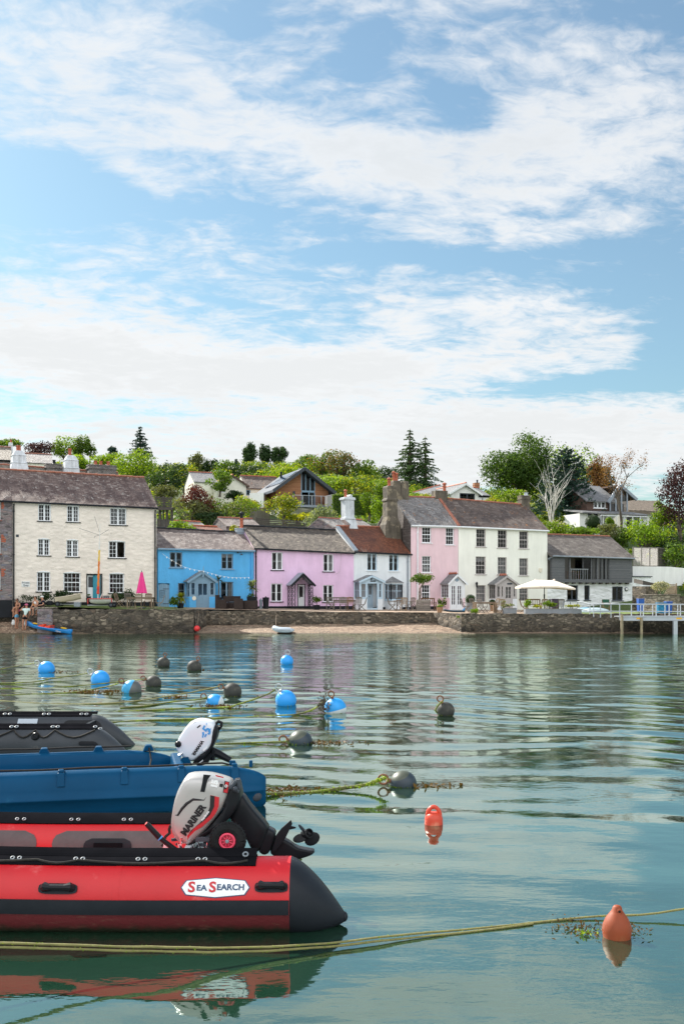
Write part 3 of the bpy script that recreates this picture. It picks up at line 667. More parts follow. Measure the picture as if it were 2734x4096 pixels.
# ------------------------------------------------------------------ porches
def roof_pair(mb, f, u0, u1, um, ze, za, o0, o1, th=.06):
 for a, b in ((u0, um), (u1, um)):
  P = [f.P(a, ze, o0), f.P(a, ze, o1), f.P(b, za, o1), f.P(b, za, o0)]
  mb.hexa(P+[p+Vector((0, 0, th)) for p in P])
def porch(par, f, dep, x0, x1, ye, ya, yb, ov, wall_m, frame_m, roof_m, ys=None, dbox=None, dm=None, dglass=.45, lights=(), low_m=None, ridge=None, doors=1, dcols=2, drows=1, ped=None, open_door=False, side_cols=2, side_rows=2, plinth=None):
 xm = (x0+x1)/2; ymid = (ye+yb)/2
 u0 = f.uz(x0, ymid, dep)[0]; u1 = f.uz(x1, ymid, dep)[0]; um = (u0+u1)/2
 ze = f.uz(xm, ye, dep)[1]; za = f.uz(xm, ya, dep)[1]; zb = f.uz(xm, yb, dep)[1]-.15
 zs = f.uz(xm, ys, dep)[1] if ys else None
 ops = []; mb = MB()
 if dbox: dr = f.rect(dbox, dep); ops.append(dr)
 lr = [f.rect(l, dep) for l in lights]; ops += lr
 front_wall(mb, f, u0, u1, zb, lambda u: ze, ops, o=dep, rev=.06)
 mb.add([f.P(u0, ze, dep), f.P(u1, ze, dep), f.P(um, za-.02, dep)], [(0, 1, 2)])
 if zs is None: zs = ze-.05
 zs_ = zs
 for ue, e in ((u0, .07), (u1, -.07)):
  a, b = sorted((ue, ue+e)); f.box(mb, a, b, zb, zs_, .002, dep-.003)
  f.box(mb, a, b, ze-.08, ze, .002, dep-.003); f.box(mb, a, b, zs_, ze-.08, dep-.08, dep-.003); f.box(mb, a, b, zs_, ze-.08, .002, .07)
 p = mb.build('porch', M[wall_m], par)
 for ue, e in ((u0, .03), (u1, -.03)):
  if zs_ > ze-.15: continue
  w = MB()
  for k in range(1, side_cols): o = .07+(dep-.15)*k/side_cols; f.box(w, ue+e-.02, ue+e+.02, zs_, ze-.08, o-.018, o+.018)
  for k in range(1, side_rows): z = zs_+(ze-.08-zs_)*k/side_rows; f.box(w, ue+e-.017, ue+e+.017, z-.012, z+.012, .07, dep-.08)
  w.quad(f.P(ue+e, zs_, .07), f.P(ue+e, zs_, dep-.08), f.P(ue+e, ze-.08, dep-.08), f.P(ue+e, ze-.08, .07), 1)
  w.build('side_window', [M[frame_m], M['glass']], p)
 for r_ in lr: window(f, p, None, 1, side_rows, 1, frame_m, None, rec=.05, fw=.035, o=dep, rect=r_, name='side_light', gl='glass')
 if low_m:
  lb = MB()
  segs = [(u0+.003, u1-.003)] if not dbox else [(u0+.003, dr[0]-.05), (dr[1]+.05, u1-.003)]
  for a, b in segs: pb_ = MB(); f.box(pb_, a, b, zb, zs_-.05, dep+.002, dep+.014); pb_.build('porch_base', M[low_m], p)
  lb.box(f.P(u0-.005, (zb+zs_-.05)/2, dep/2), (.012, dep*.96, zs_-.05-zb), Matrix.Rotation(atan2(f.d.y, f.d.x), 3, 'Z'))
  lb.build('porch_base', M[low_m], p)
 uo0 = f.uz(ov[0], ye, dep)[0]; uo1 = f.uz(ov[1], ye, dep)[0]; zo = f.uz(xm, max(ov[2] if len(ov) > 2 else ye, ye-50), dep)[1]
 rb = MB(); roof_pair(rb, f, uo0, uo1, um, zo, za, .003, dep+.14); rb.build('porch_roof', M[roof_m], p)
 fb = MB()
 for a in (uo0, uo1): fb.bar(f.P(a, zo-.04, dep+.165), f.P(um, za-.04, dep+.165), .035, .15)
 fb.build('bargeboard', M[ped or frame_m], p)
 if ridge:
  g = MB(); n = 7
  for i in range(n): g.tube([f.P(um, za+.09, dep*i/n), f.P(um, za+.09, dep*(i+1)/n-.02)], .06, 6); g.box(f.P(um, za+.18, dep*(i+.5)/n), (.05, .05, .09))
  g.build('ridge_tiles', M[ridge], p)
 if dbox and dm:
  x0_, y0_, x1_, y1_ = dbox
  for k in range(doors):
   w = (x1_-x0_)/doors
   door(f, p, (x0_+w*k+.4, y0_, x0_+w*(k+1)-.4, y1_), dm, o=dep, rec=.05, glass_top=dglass, cols=dcols, rows=drows, name='porch_door', handle=(k == doors-1))
 return p, (u0, u1, um, ze, za, zb)
# ------------------------------------------------------------------ 1 cream house and stone neighbour
fC = Fac(52, 66, 626, 70.5); D = 6.4
zeC = (fC.uz(52, 2003)[1], fC.uz(630, 2030)[1]); zrC = (fC.uz(60, 1886, -D/2)[1], fC.uz(585, 1916, -D/2)[1])
cream = thing('cream_house', 'long cream roughcast house of three storeys with white cottage windows under a mottled slate roof', 'house', fC.P(0, 1.9))
ops = []
row1 = [(153, 2017, 205, 2084), (268, 2023, 318, 2088), (440, 2033, 507, 2100)]
row2 = [(152, 2156, 201, 2222), (266, 2160, 315, 2227), (435, 2165, 502, 2232)]
for i, b in enumerate(row1): window(fC, cream, b, 2, 4, 2, ops=ops, sill='black_paint', arch=.07, curtain=(0, 3, 1)[i])
for i, b in enumerate(row2): window(fC, cream, b, 2, 4, 2, ops=ops, sill='black_paint', arch=.07, opened=(i == 2), curtain=(0, 3, 0)[i])
window(fC, cream, (148, 2288, 203, 2366), 2, 4, 2, ops=ops, sill='black_paint', arch=.08)
window(fC, cream, (254, 2291, 324, 2368), 4, 4, 1, ops=ops, sill='black_paint', arch=.08, sash=True)
window(fC, cream, (437, 2294, 498, 2372), 4, 4, 1, ops=ops, sill='black_paint', arch=.08, sash=True)
dr = fC.rect((350, 2299, 406, 2410)); ops.append((dr[0], dr[1], dr[2]-.3, dr[3]))
gable_house(cream, fC, 0, fC.L, 1.0, zeC, zrC, D, 'cream_wall', 'slate_cream', ops, seed=3, plinth=('black_paint', 2.0), sag=.035)
mb = MB(); fC.box(mb, dr[0]+.04, dr[1]-.02, dr[2]+.02, dr[3]-.04, -.26, -.22); d_ = mb.build('door', M['white_gloss'], cream, label='white stable door behind the teal leaf')
mb = MB(); um = dr[0]+(dr[1]-dr[0])*.5; zm = dr[2]+(dr[3]-dr[2])*.55; fC.box(mb, dr[0]+.12, um-.02, zm, dr[3]-.14, -.219, -.212); mb.build('pane', M['glass'], d_)
mb = MB(); mb.box(fC.P(dr[1]-.30, (dr[2]+dr[3])/2, -.09), (.50, .05, dr[3]-dr[2]-.06), Matrix.Rotation(atan2(fC.d.y, fC.d.x)+radians(-22), 3, 'Z')); mb.build('door', M['teal_paint'], cream, label='teal door leaf standing half open')
mb = MB()
for p, q, r, s in ((dr[0]-.07, dr[0]-.002, dr[2]-.05, dr[3]+.07), (dr[1]+.002, dr[1]+.07, dr[2]-.05, dr[3]+.07), (dr[0], dr[1], dr[3]+.002, dr[3]+.07)): fC.box(mb, p, q, r, s, -.1, .02)
mb.build('door_frame', M['black_paint'], cream)
pipe(cream, fC, .05, 1.8, zeC[0]-.2); pipe(cream, fC, fC.L-.12, 1.7, zeC[1]-.2)
mb = MB(); s_ = fC.rect((87, 2325, 120, 2347)); fC.box(mb, *s_, .005, .03); sg = mb.build('sign', M['render_white'], cream)
sx, sz = (s_[0]+s_[1])/2, (s_[2]+s_[3])/2
text_mesh('Private\nQuay', lambda x, y: fC.P(sx+x, sz+y, .034), 'dark_grey_metal', sg, .17, bold=.004)
mb = MB(); s_ = fC.rect((65, 2138, 76, 2148)); fC.box(mb, *s_, .004, .02); mb.build('vent', M['dark_grey_metal'], cream)
mb = MB(); s_ = fC.rect((414, 2383, 437, 2396)); fC.box(mb, *s_, .005, .03); sg = mb.build('sign', M['dark_grey_metal'], cream)
text_mesh('WALLACE\nHOUSE', lambda x, y: fC.P((s_[0]+s_[1])/2+x, (s_[2]+s_[3])/2+y, .034), 'render_white', sg, .085)
stone = thing('stone_house', 'grey and purple rubble house with brick dressings at the left edge, sharing the mottled roof', 'house', fC.P(-4, 1.9))
sl_ = (zeC[1]-zeC[0])/fC.L; sr_ = (zrC[1]-zrC[0])/fC.L; UL = -9.0
ops = []; wx = fC.uz(-22, 2050)[0]
for y0, y1 in ((2004, 2080), (2150, 2215), (2290, 2360)):
 r = fC.rect((-26, y0, 3, y1)); window(fC, stone, None, 2, 4, 2, ops=ops, sill='ridge_tile', rect=r)
gable_house(stone, fC, UL, -.02, 1.0, (zeC[0]+sl_*UL, zeC[0]), (zrC[0]+sr_*UL, zrC[0]), D, 'house_stone', 'slate_cream', ops, seed=5, plinth=('black_paint', 2.15), verge=.0, sag=.035)
mb = MB(); rr = random.Random(4)
for y0 in (2004, 2138, 2275):
 for k in range(4):
  u, z = fC.uz(6, y0+k*8); fC.box(mb, u, u+rr.uniform(.12, .32), z-.11, z, .004, .022)
mb.build('brick_quoin', M['terracotta'], stone)
# building behind the cream house, only its roof and stacks show
back = thing('rear_house', 'stone roofed building just behind the long cream house, with white and stone chimney stacks', 'house', fC.P(2, 1.9, -9))
dep = 12.0
u0 = fC.uz(-60, 1870, -dep)[0]; u1 = fC.uz(470, 1900, -dep)[0]
zr = (fC.uz(0, 1862, -dep)[1], fC.uz(470, 1896, -dep)[1])
fB = Fac(52, 66, 626, 70.5); fB.p0 = fC.p0-fC.n*9.0
gable_house(back, fB, u0, u1, 1.0, (zr[0]-2.2, zr[1]-2.2), zr, 6.0, 'house_stone', 'tile_brown', [], gut=None, seed=8)
def big_white_stack(par, f, x0, x1, yt, yb, dep, pots, flare):
 u0 = f.uz(x0, yt, -dep)[0]; u1 = f.uz(x1, yt, -dep)[0]; zt = f.uz(x0, yt, -dep)[1]; zb = f.uz(x0, yb, -dep)[1]; b = MB(); h = zt-zb; um = (u0+u1)/2; w = (u1-u0)/2
 rings = []
 for z, k in ((zb-.9, flare+.12), (zb, flare+.05), (zb+h*.25, .10), (zb+h*.27, .16), (zb+h*.30, .06), (zb+h*.68, .02), (zb+h*.70, .07), (zb+h*.73, 0), (zb+h*.92, -.12), (zt, -.26)):
  ww = w+k; rings.append([f.P(um-ww, z, -dep+.45+k), f.P(um+ww, z, -dep+.45+k), f.P(um+ww, z, -dep-.45-k), f.P(um-ww, z, -dep-.45-k)])
 b.loft(rings); ch = b.build('chimney', M['old_white'], par, bevel=.03)
 for px, r_, hh in pots: pot(ch, f.P(f.uz(px, yt, -dep)[0], zt-.02, -dep), hh, r_)
big_white_stack(back, fC, 50, 100, 1801, 1872, 11.6, [(71, .12, .42), (79, .12, .42)], .12)
big_white_stack(back, fC, 259, 308, 1820, 1894, 11.2, [(280, .15, .55)], .05)
stack(back, fC, (187, 1860, 250, 1896), 11.4, .9, 'stack_stone', [217], cap=.06, pm='black_paint', ph=.35)
stack(back, fC, (357, 1864, 466, 1906), 11.0, .9, 'stack_stone', [383, 404, 434], cap=.06, ph=.34, pr=.15)
# ------------------------------------------------------------------ 2 blue cottage
fB2 = Fac(632, 70.6, 1015, 73.5); D = 5.6
zeB = (fB2.uz(640, 2194)[1], fB2.uz(1015, 2203)[1]); zrB = (fB2.uz(640, 2117, -D/2)[1], fB2.uz(960, 2135, -D/2)[1])
blue = thing('blue_cottage', 'bright blue cottage with a grey gabled porch and bunting across its front', 'house', fB2.P(0, 1.6))
ops = []
for b, cu in (((679, 2209, 730, 2270), 0), ((885, 2215, 933, 2276), 2), ((882, 2327, 933, 2399), 3)): window(fB2, blue, b, 1, 2, 2, 'grey_blue_paint', 'grey_blue_paint', ops=ops, curtain=cu)
window(fB2, blue, (712, 2332, 742, 2390), 1, 2, 1, 'grey_blue_paint', 'grey_blue_paint', ops=ops)
gr = fB2.rect((633, 2333, 678, 2430)); ops.append((max(gr[0], .03), gr[1], gr[2]-.3, gr[3]))
gable_house(blue, fB2, 0, fB2.L, .9, zeB, zrB, D, 'blue_wall', 'slate_blue', ops, gut='grey_blue_paint', ridge='black_paint', seed=11, sag=.035, plinth=None)
mb = MB(); pts = [(gr[0]+.02, gr[2]), (gr[1]-.01, gr[2]), (gr[1]-.01, gr[3]-.12)]+[(gr[1]-.01+(gr[0]-gr[1])*k/8, gr[3]-.12+.10*sin(pi*k/8)) for k in range(1, 8)]+[(gr[0]+.02, gr[3]-.12)]
mb.prism([fB2.P(u, z, -.10) for u, z in pts], Vector((*fB2.n, 0))*.05); g_ = mb.build('door', M['door_blue'], blue, label='arched plank side door')
mb = MB()
for z in (gr[3]-.42, gr[2]+.25): fB2.box(mb, gr[0]+.35, gr[1]-.03, z, z+.04, -.049, -.035)
a, z = (gr[0]+gr[1])/2-.1, gr[3]-.75
for p, q, r, s in ((a-.17, a-.15, z-.25, z+.25), (a+.15, a+.17, z-.25, z+.25), (a-.15, a+.15, z-.25, z-.23), (a-.15, a+.15, z+.23, z+.25), (a-.1, a+.1, z-.02, z), (a-.1, a+.1, z+.08, z+.1), (a-.08, a+.1, z-.13, z-.11)): fB2.box(mb, p, q, r, s, -.049, -.03)
mb.build('door_ironwork', M['dark_grey_metal'], g_)
pb, q = porch(blue, fB2, .95, 758, 861, 2326, 2287, 2431, (747, 868, 2328), 'grey_blue_paint', 'grey_blue_paint', 'slate_plain', ys=2384, dbox=(787, 2328, 834, 2428), dm='grey_blue_paint', dglass=.50, lights=[(763, 2330, 782, 2380), (839, 2330, 857, 2380)], low_m='blue_wall')
mb = MB(); c = fB2.P(fB2.uz(776, 2393, .95)[0], fB2.uz(776, 2393, .95)[1], .98)
mb.lathe([(.0, 0), (.15, 0), (.15, .02), (0, .02)], c, 18, axis=(*fB2.n, 0)); mb.build('name_plaque', M['cream_reveal'], pb)
mb = MB(); mb.tube([fB2.P(q[2], q[4]-.05, 1.2), fB2.P(q[2], q[4]+.42, 1.2)], [.045, .015], 6); mb.box(fB2.P(q[2], q[4]-.18, 1.17), (.10, .06, .40)); mb.build('finial', M['grey_blue_paint'], pb)
mb = MB(); a, z = fB2.uz(950, 2210); mb.tube([fB2.P(a, z, .02), fB2.P(a+.15, z+.03, .3), fB2.P(a+.2, z-.1, .32)], .02, 6); mb.lathe([(.03, .08), (.12, 0), (.1, -.02)], fB2.P(a+.2, z-.18, .32), 10); fB2.box(mb, a-.05, a+.05, z-.06, z+.06, .004, .03); mb.build('wall_lamp', M['dark_grey_metal'], blue)
ch = stack(blue, fB2, (948, 2117, 984, 2150), D/2-.3, .6, 'lead', [966], cap=.04, ph=.75, pr=.15, base=.5)
mb = MB(); p = fB2.P(fB2.uz(966, 2117, -D/2+.0)[0], fB2.uz(966, 2117, -D/2)[1]+.85, -D/2); mb.lathe([(.12, -.05), (.12, .28), (.2, .3), (.17, .42), (.05, .5)], p, 10); mb.build('cowl', M['black_paint'], ch)
mb = MB(); fB2.box(mb, .02, fB2.uz(758, 2400)[0], 1.0, 1.5, .004, .03); fB2.box(mb, fB2.uz(862, 2400)[0], fB2.L-.02, 1.0, fB2.uz(900, 2420)[1], .004, .03); mb.build('plinth', M['black_paint'], blue)
pipe(blue, fB2, fB2.L-.2, 1.5, zeB[1]-.15, 'blue_wall', .045)
# ------------------------------------------------------------------ 3 lilac cottage
fP = Fac(1016, 73.5, 1414, 76.5); D = 5.8
zeP = (fP.uz(1020, 2192)[1], fP.uz(1420, 2211)[1]); zrP = (fP.uz(985, 2108, -D/2)[1], fP.uz(1352, 2126, -D/2)[1])
lil = thing('lilac_cottage', 'lilac pink cottage with black gutters and a black lattice porch round its white door', 'house', fP.P(0, 1.45))
ops = []
for b, cu in (((1086, 2209, 1131, 2280), 3), ((1292, 2217, 1334, 2286), 3), ((1083, 2334, 1129, 2406), 0), ((1291, 2340, 1333, 2408), 0)):
 window(fP, lil, b, 1, 2, 2, 'white_gloss', 'black_paint', ops=ops, curtain=cu, fw=.06)
dbx = (1192, 2339, 1218, 2434); dr = fP.rect(dbx); ops.append(dr)
gable_house(lil, fP, 0, fP.L, .8, zeP, zrP, D, 'lilac_wall', 'slate_lilac', ops, ridge='black_paint', seed=14, sag=.05, plinth=('black_paint', fP.uz(1300, 2424)[1]))
door(fP, lil, dbx, 'white_gloss', glass_top=.5, cols=1, rec=.12, fm='black_paint')
pipe(lil, fP, .12, 1.3, zeP[0]-.15)
pd = .95; u0 = fP.uz(1168, 2400, pd)[0]; u1 = fP.uz(1250, 2400, pd)[0]; um = (u0+u1)/2; ze = fP.uz(1210, 2340, pd)[1]; za = fP.uz(1216, 2294, pd)[1]; zb = fP.uz(1210, 2440, pd)[1]-.1
mb = MB(); roof_pair(mb, fP, u0-.14, u1+.14, um, ze-.04, za, .003, pd+.2, .07); pr_ = mb.build('porch', M['lead'], lil, label='black lattice porch with a lead roof')
mb = MB()
for a in (u0-.14, u1+.14): mb.bar(fP.P(a, ze-.08, pd+.22), fP.P(um, za-.06, pd+.22), .05, .16)
for ua in (u0, u1):
 for ub in (ua, ua+(.24 if ua == u0 else -.24)): mb.bar(fP.P(ub, zb, pd), fP.P(ub, ze+(.1 if ub != ua else 0), pd), .05)
 ub = ua+(.24 if ua == u0 else -.24)
 mb.bar(fP.P(ua, zb, .05), fP.P(ua, ze, .05), .05); mb.bar(fP.P(ua, ze, 0), fP.P(ua, ze, pd), .06)
 n = 6
 for k in range(n):
  z0 = zb+.1+(ze-zb-.15)*k/n; z1 = zb+.1+(ze-zb-.15)*(k+1)/n
  mb.bar(fP.P(ua, z0, pd), fP.P(ub, z1, pd), .02); mb.bar(fP.P(ub, z0, pd+.01), fP.P(ua, z1, pd+.01), .02)
  for s in (0, 1): mb.bar(fP.P(ua, z0, pd*(.05+.45*s)), fP.P(ua, z1, pd*(.5+.45*s)), .02); mb.bar(fP.P(ua+.01, z1, pd*(.05+.45*s)), fP.P(ua+.01, z0, pd*(.5+.45*s)), .02)
mb.bar(fP.P(um, za-.1, pd+.2), fP.P(um, za-.5, pd+.2), .07); mb.build('lattice', M['black_paint'], pr_)
mb = MB(); u, z = fP.uz(1376, 2320); mb.tube([fP.P(fP.uz(1363, 2215)[0], fP.uz(1363, 2215)[1], .01), fP.P(fP.uz(1360, 2285)[0], fP.uz(1360, 2285)[1], .01), fP.P(fP.uz(1340, 2300)[0], fP.uz(1340, 2300)[1], .01)], .008, 4); mb.build('cable', M['taupe_paint'], lil)
# ------------------------------------------------------------------ 4 white cottage with the red tiled roof
fW = Fac(1414, 76.5, 1640, 79); D = 5.6
zeW = (fW.uz(1414, 2205)[1], fW.uz(1640, 2215)[1]); zrW = (fW.uz(1420, 2112, -D/2)[1], fW.uz(1545, 2113, -D/2)[1])
wc = thing('white_cottage', 'small white cottage with pale blue joinery, a bay window and a red tiled roof', 'house', fW.P(0, 1.4))
ops = []
for b in ((1468, 2214, 1507, 2282), (1555, 2218, 1593, 2284)): window(fW, wc, b, 1, 2, 2, 'pale_blue_paint', 'white_gloss', ops=ops, curtain=2)
gable_house(wc, fW, .01, fW.L, .8, zeW, zrW, D, 'white_wall', 'tile_red', ops, seed=17, sag=.04, verge=-.0, plinth=('black_paint', fW.uz(1600, 2428)[1]))
pp, q = porch(wc, fW, .8, 1437, 1530, 2325, 2303, 2432, (1432, 1536, 2327), 'pale_blue_paint', 'pale_blue_paint', 'slate_plain', ys=2394, dbox=(1469, 2334, 1508, 2432), dm=None, lights=[(1442, 2334, 1464, 2390), (1513, 2334, 1526, 2390)], low_m='white_wall')
s_ = fW.rect((1480, 2322, 1502, 2327), .8); mb = MB(); fW.box(mb, *s_, .805, .82); mb.build('name_plate', M['dark_grey_metal'], pp)
mb = MB(); fW.box(mb, q[2]-.06, q[2]+.06, q[3]+.10, q[3]+.24, .805, .83); mb.build('emblem', M['dark_grey_metal'], pp)
door(fW, wc, (1468, 2336, 1490, 2432), 'pale_blue_paint', o=.05, rec=.02, glass_top=.42, cols=1, rows=2)
pipe(wc, fW, fW.L-.28, 1.2, zeW[1]-.15, 'lead', .05)
# canted bay
bo = .65; ua, ub = fW.uz(1543, 2360, bo)[0], fW.uz(1609, 2360, bo)[0]; z0, z1 = fW.uz(1576, 2400, bo)[1], fW.uz(1576, 2334, bo)[1]; zg = fW.uz(1576, 2432, bo)[1]-.3
uf0, uf1 = ua+.33, ub-.10
uf0, uf1 = fW.uz(1563, 2360, bo)[0], fW.uz(1607, 2360, bo)[0]; ua = fW.uz(1540, 2360, .05)[0]; ub = uf1+.35
poly = [(ua, 0), (uf0, bo), (uf1, bo), (ub, 0)]
mb = MB(); mb.prism([fW.P(u, zg, o) for u, o in poly], (0, 0, z0-zg-.06)); by = mb.build('bay_window', M['white_wall'], wc)
mb = MB()
for (u, o), (u2, o2) in zip(poly, poly[1:]):
 a, b = fW.P(u, z0, o), fW.P(u2, z0, o2); H = Vector((0, 0, z1-z0)); n = 2
 for z in (.04, z1-z0-.04): mb.bar(a+Vector((0, 0, z)), b+Vector((0, 0, z)), .07, .08)
 for k in range(n+1): p_ = a.lerp(b, k/n); mb.bar(p_, p_+H, .07 if k in (0, n) else .06)
 mb.bar(a+H*.55, b+H*.55, .035)
mb.prism([fW.P(u, z0-.06, o*1.08+.01) for u, o in ((ua-.05, 0), (uf0-.03, bo), (uf1+.03, bo), (ub+.05, 0))], (0, 0, .07)); fr_ = mb.build('window_frame', M['pale_blue_paint'], by)
mb = MB()
for (u, o), (u2, o2) in zip(poly, poly[1:]): mb.quad(fW.P(u, z0, o*.97), fW.P(u2, z0, o2*.97), fW.P(u2, z1, o2*.97), fW.P(u, z1, o*.97))
mb.build('pane', M['glass'], by)
ap = fW.P((uf0+uf1)/2, fW.uz(1576, 2305, .1)[1], .02); mb = MB(); e = [fW.P(ua-.15, z1+.06, 0), fW.P(uf0-.1, z1+.06, bo+.15), fW.P(uf1+.1, z1+.06, bo+.15), fW.P(ub+.15, z1+.06, 0)]
mb.add(e+[ap], [(0, 1, 4), (1, 2, 4), (2, 3, 4), (0, 4, 3), (0, 3, 2, 1)]); mb.build('bay_roof', M['slate_plain'], by)
mb = MB(); mb.prism([fW.P(u, z1-.0, o) for u, o in ((ua-.12, 0), (uf0-.08, bo+.12), (uf1+.08, bo+.12), (ub+.12, 0))], (0, 0, .05)); mb.build('bay_cornice', M['white_gloss'], by)
# tall white stack between the lilac and white cottages
cd = 3.0; cx_ = lambda x, y: fW.uz(x, y, -cd); b = MB(); rings = []
for (xa, xb, y, k) in ((1379, 1425, 2155, .55), (1382, 1423, 2146, .5), (1385, 1421, 2120, .46), (1392, 1417, 2100, .42), (1362+8, 1409+4, 2079, .36), (1370, 1411, 2077, .42), (1370, 1411, 2071, .42), (1373, 1408, 2070, .36), (1371, 1407, 2000, .34), (1366, 1411, 1999, .42), (1366, 1411, 1991, .42), (1372, 1405, 1989, .34)):
 ua_, z = cx_(xa, y); ub_, _ = cx_(xb, y); rings.append([fW.P(ua_, z, -cd+k), fW.P(ub_, z, -cd+k), fW.P(ub_, z, -cd-k), fW.P(ua_, z, -cd-k)])
rings.insert(0, [p-Vector((0, 0, 1.2)) for p in rings[0]]); b.loft(rings); chw = b.build('chimney', M['old_white'], wc, label='tall whitewashed chimney stack between the cottages')
pot(chw, fW.P(cx_(1381, 1989)[0], cx_(1381, 1989)[1]-.02, -cd), .36, .12, cowl=True)
mb = MB(); mb.tube([fW.P(cx_(1395, 1988)[0], cx_(1395, 1988)[1]+.05, -cd-.35), fW.P(cx_(1395, 1988)[0], cx_(1395, 1988)[1]+.05, -cd+.35)], .13, 8); mb.build('chimney_cap', M['old_white'], chw)
mb = MB(); u = .12; mb.bar(fW.P(u, zeW[0]+.02, .2), fW.P(u, zrW[0]+.05, -D/2), .28, .16); mb.build('verge_fillet', M['lead'], wc)
# ------------------------------------------------------------------ 5, 6 tall rose and ivory houses
fT = Fac(1642, 79, 2187, 84); D = 6.6
usp = fT.uz(1831, 2250)[0]
zT = lambda px, py, o=0: fT.uz(px, py, o)[1]
zeT = (zT(1645, 2099), zT(1831, 2104), zT(2187, 2121)); zrT = (zT(1630, 1992, -D/2), zT(1755, 1996, -D/2), zT(2110, 2024, -D/2))
rose = thing('rose_house', 'tall narrow rose pink house with a white glazed porch and massive dark chimney stacks', 'house', fT.P(0, 1.35))
ops = []
for b in ((1686, 2106, 1724, 2171), (1781, 2110, 1815, 2179), (1686, 2224, 1723, 2290), (1685, 2339, 1720, 2401)):
 window(fT, rose, b, 3, 4, 1, 'white_gloss', 'white_gloss', ops=ops, sash=True, curtain=1 if b[1] == 2224 else 0)
gable_house(rose, fT, 0, usp, .7, (zeT[0], zeT[1]), (zrT[0], zrT[1]), D, 'rose_wall', 'slate_rose', ops, gut='white_gloss', seed=21, sag=.03, gable='slate_hung', plinth=('black_paint', fT.uz(1720, 2425)[1]))
pipe(rose, fT, fT.uz(1667, 2300)[0], 1.2, zeT[0]-.15, 'white_gloss', .055)
pp, q = porch(rose, fT, 1.25, 1793, 1858, 2335, 2298, 2437, (1788, 1867, 2337), 'white_gloss', 'white_gloss', 'slate_plain', ys=2389, dbox=(1800, 2338, 1848, 2434), dm='white_gloss', dglass=.86, doors=2, dcols=2, drows=5, low_m='rose_wall', ridge='terracotta', side_cols=3, side_rows=4)
mb = MB(); c0 = fT.P(q[2], (q[3]+q[4])/2-.08, 1.262)
mb.torus(c0, .11, .018, (*fT.n, 0), 14, 5)
for k in range(5): mb.ball(c0+Vector((fT.d.x, fT.d.y, 0))*(.16*cos(k*pi/4))+Vector((0, 0, .12*sin(k*pi/4))), .035, 6, 4)
mb.box(c0, (.1, .02, .12)); mb.build('emblem', M['grey_blue_paint'], pp)
def shaped_stack(par, pts, dep0, dep1, m, label=None, mid=None):
 b = MB(); rings = []
 for xa, xb, y, k in pts:
  ua_, z = fT.uz(xa, y, -(dep0+dep1)/2); ub_, _ = fT.uz(xb, y, -(dep0+dep1)/2); rings.append([fT.P(ua_, z, -dep0+k), fT.P(ub_, z, -dep0+k), fT.P(ub_, z, -dep1-k), fT.P(ua_, z, -dep1-k)])
 b.loft(rings); return b.build('chimney', M[m], par, bevel=.03, label=label)
c1 = shaped_stack(rose, [(1528, 1592, 2170, .15), (1530, 1590, 2100, .12), (1534, 1586, 2090, .1), (1538, 1580, 2068, .02), (1538, 1578, 2006, 0), (1535, 1582, 2004, .05), (1537, 1580, 1996, .05), (1540, 1577, 1994, 0), (1538, 1574, 1950, 0), (1541, 1571, 1944, -.05)], 1.6, 2.5, 'sooty_render', 'foremost of the massive rendered stacks')
c2 = shaped_stack(rose, [(1560, 1600, 2140, .1), (1562, 1597, 2030, 0), (1563, 1594, 1930, 0), (1565, 1592, 1923, -.05)], 2.9, 3.7, 'sooty_render', 'middle rendered stack')
c3 = shaped_stack(rose, [(1594, 1628, 2060, .1), (1594, 1627, 2014, .0), (1592, 1629, 2010, .04), (1595, 1626, 2004, 0), (1595, 1625, 1932, 0), (1597, 1624, 1926, -.05)], 2.9, 3.8, 'sooty_render', 'rendered stack on the ridge')
z_ = lambda x, y, d: fT.P(fT.uz(x, y, -d)[0], fT.uz(x, y, -d)[1]-.03, -d)
pot(c1, z_(1555, 1944, 2.05), .42, .15, cowl=True); pot(c2, z_(1573, 1924, 3.3), .55, .13, cowl=True); pot(c2, z_(1584, 1924, 3.3), .42, .15, cowl=True)
ivory = thing('ivory_house', 'tall ivory white house with nine grey sash windows and a taupe porch', 'house', fT.P(usp+2, 1.3))
ops = []
for i, b in enumerate([(1903, 2116, 1941, 2187), (1989, 2120, 2026, 2191), (2075, 2125, 2111, 2194), (1901, 2226, 1941, 2297), (1989, 2229, 2025, 2297), (2075, 2233, 2110, 2302), (1902, 2341, 1941, 2408), (2075, 2346, 2110, 2404)]):
 window(fT, ivory, b, 3, 4, 1, 'taupe_paint', 'taupe_paint' if i < 6 else None, ops=ops, sash=True, curtain=(0, 0, 0, 2, 1, 1, 1, 1)[i], fw=.05)
gable_house(ivory, fT, usp+.02, fT.L, .7, (zeT[1], zeT[2]), (zrT[1], zrT[2]), D, 'ivory_wall', 'slate_ivory', ops, gut='white_gloss', seed=23, sag=.03)
pp, q = porch(ivory, fT, 1.0, 1980, 2066, 2337, 2304, 2438, (1974, 2072, 2339), 'taupe_paint', 'taupe_paint', 'slate_plain', ys=2393, dbox=(2016, 2342, 2046, 2436), dm='taupe_paint', dglass=.52, dcols=2, drows=3, lights=[(1985, 2344, 1999, 2388), (2002, 2344, 2012, 2388), (2050, 2344, 2061, 2388)], low_m='white_wall', ridge='terracotta', side_cols=3, side_rows=3)
mb = MB(); s_ = fT.rect((2027, 2332, 2046, 2338), 1.0); fT.box(mb, *s_, 1.005, 1.02); mb.build('name_plate', M['dark_grey_metal'], pp)
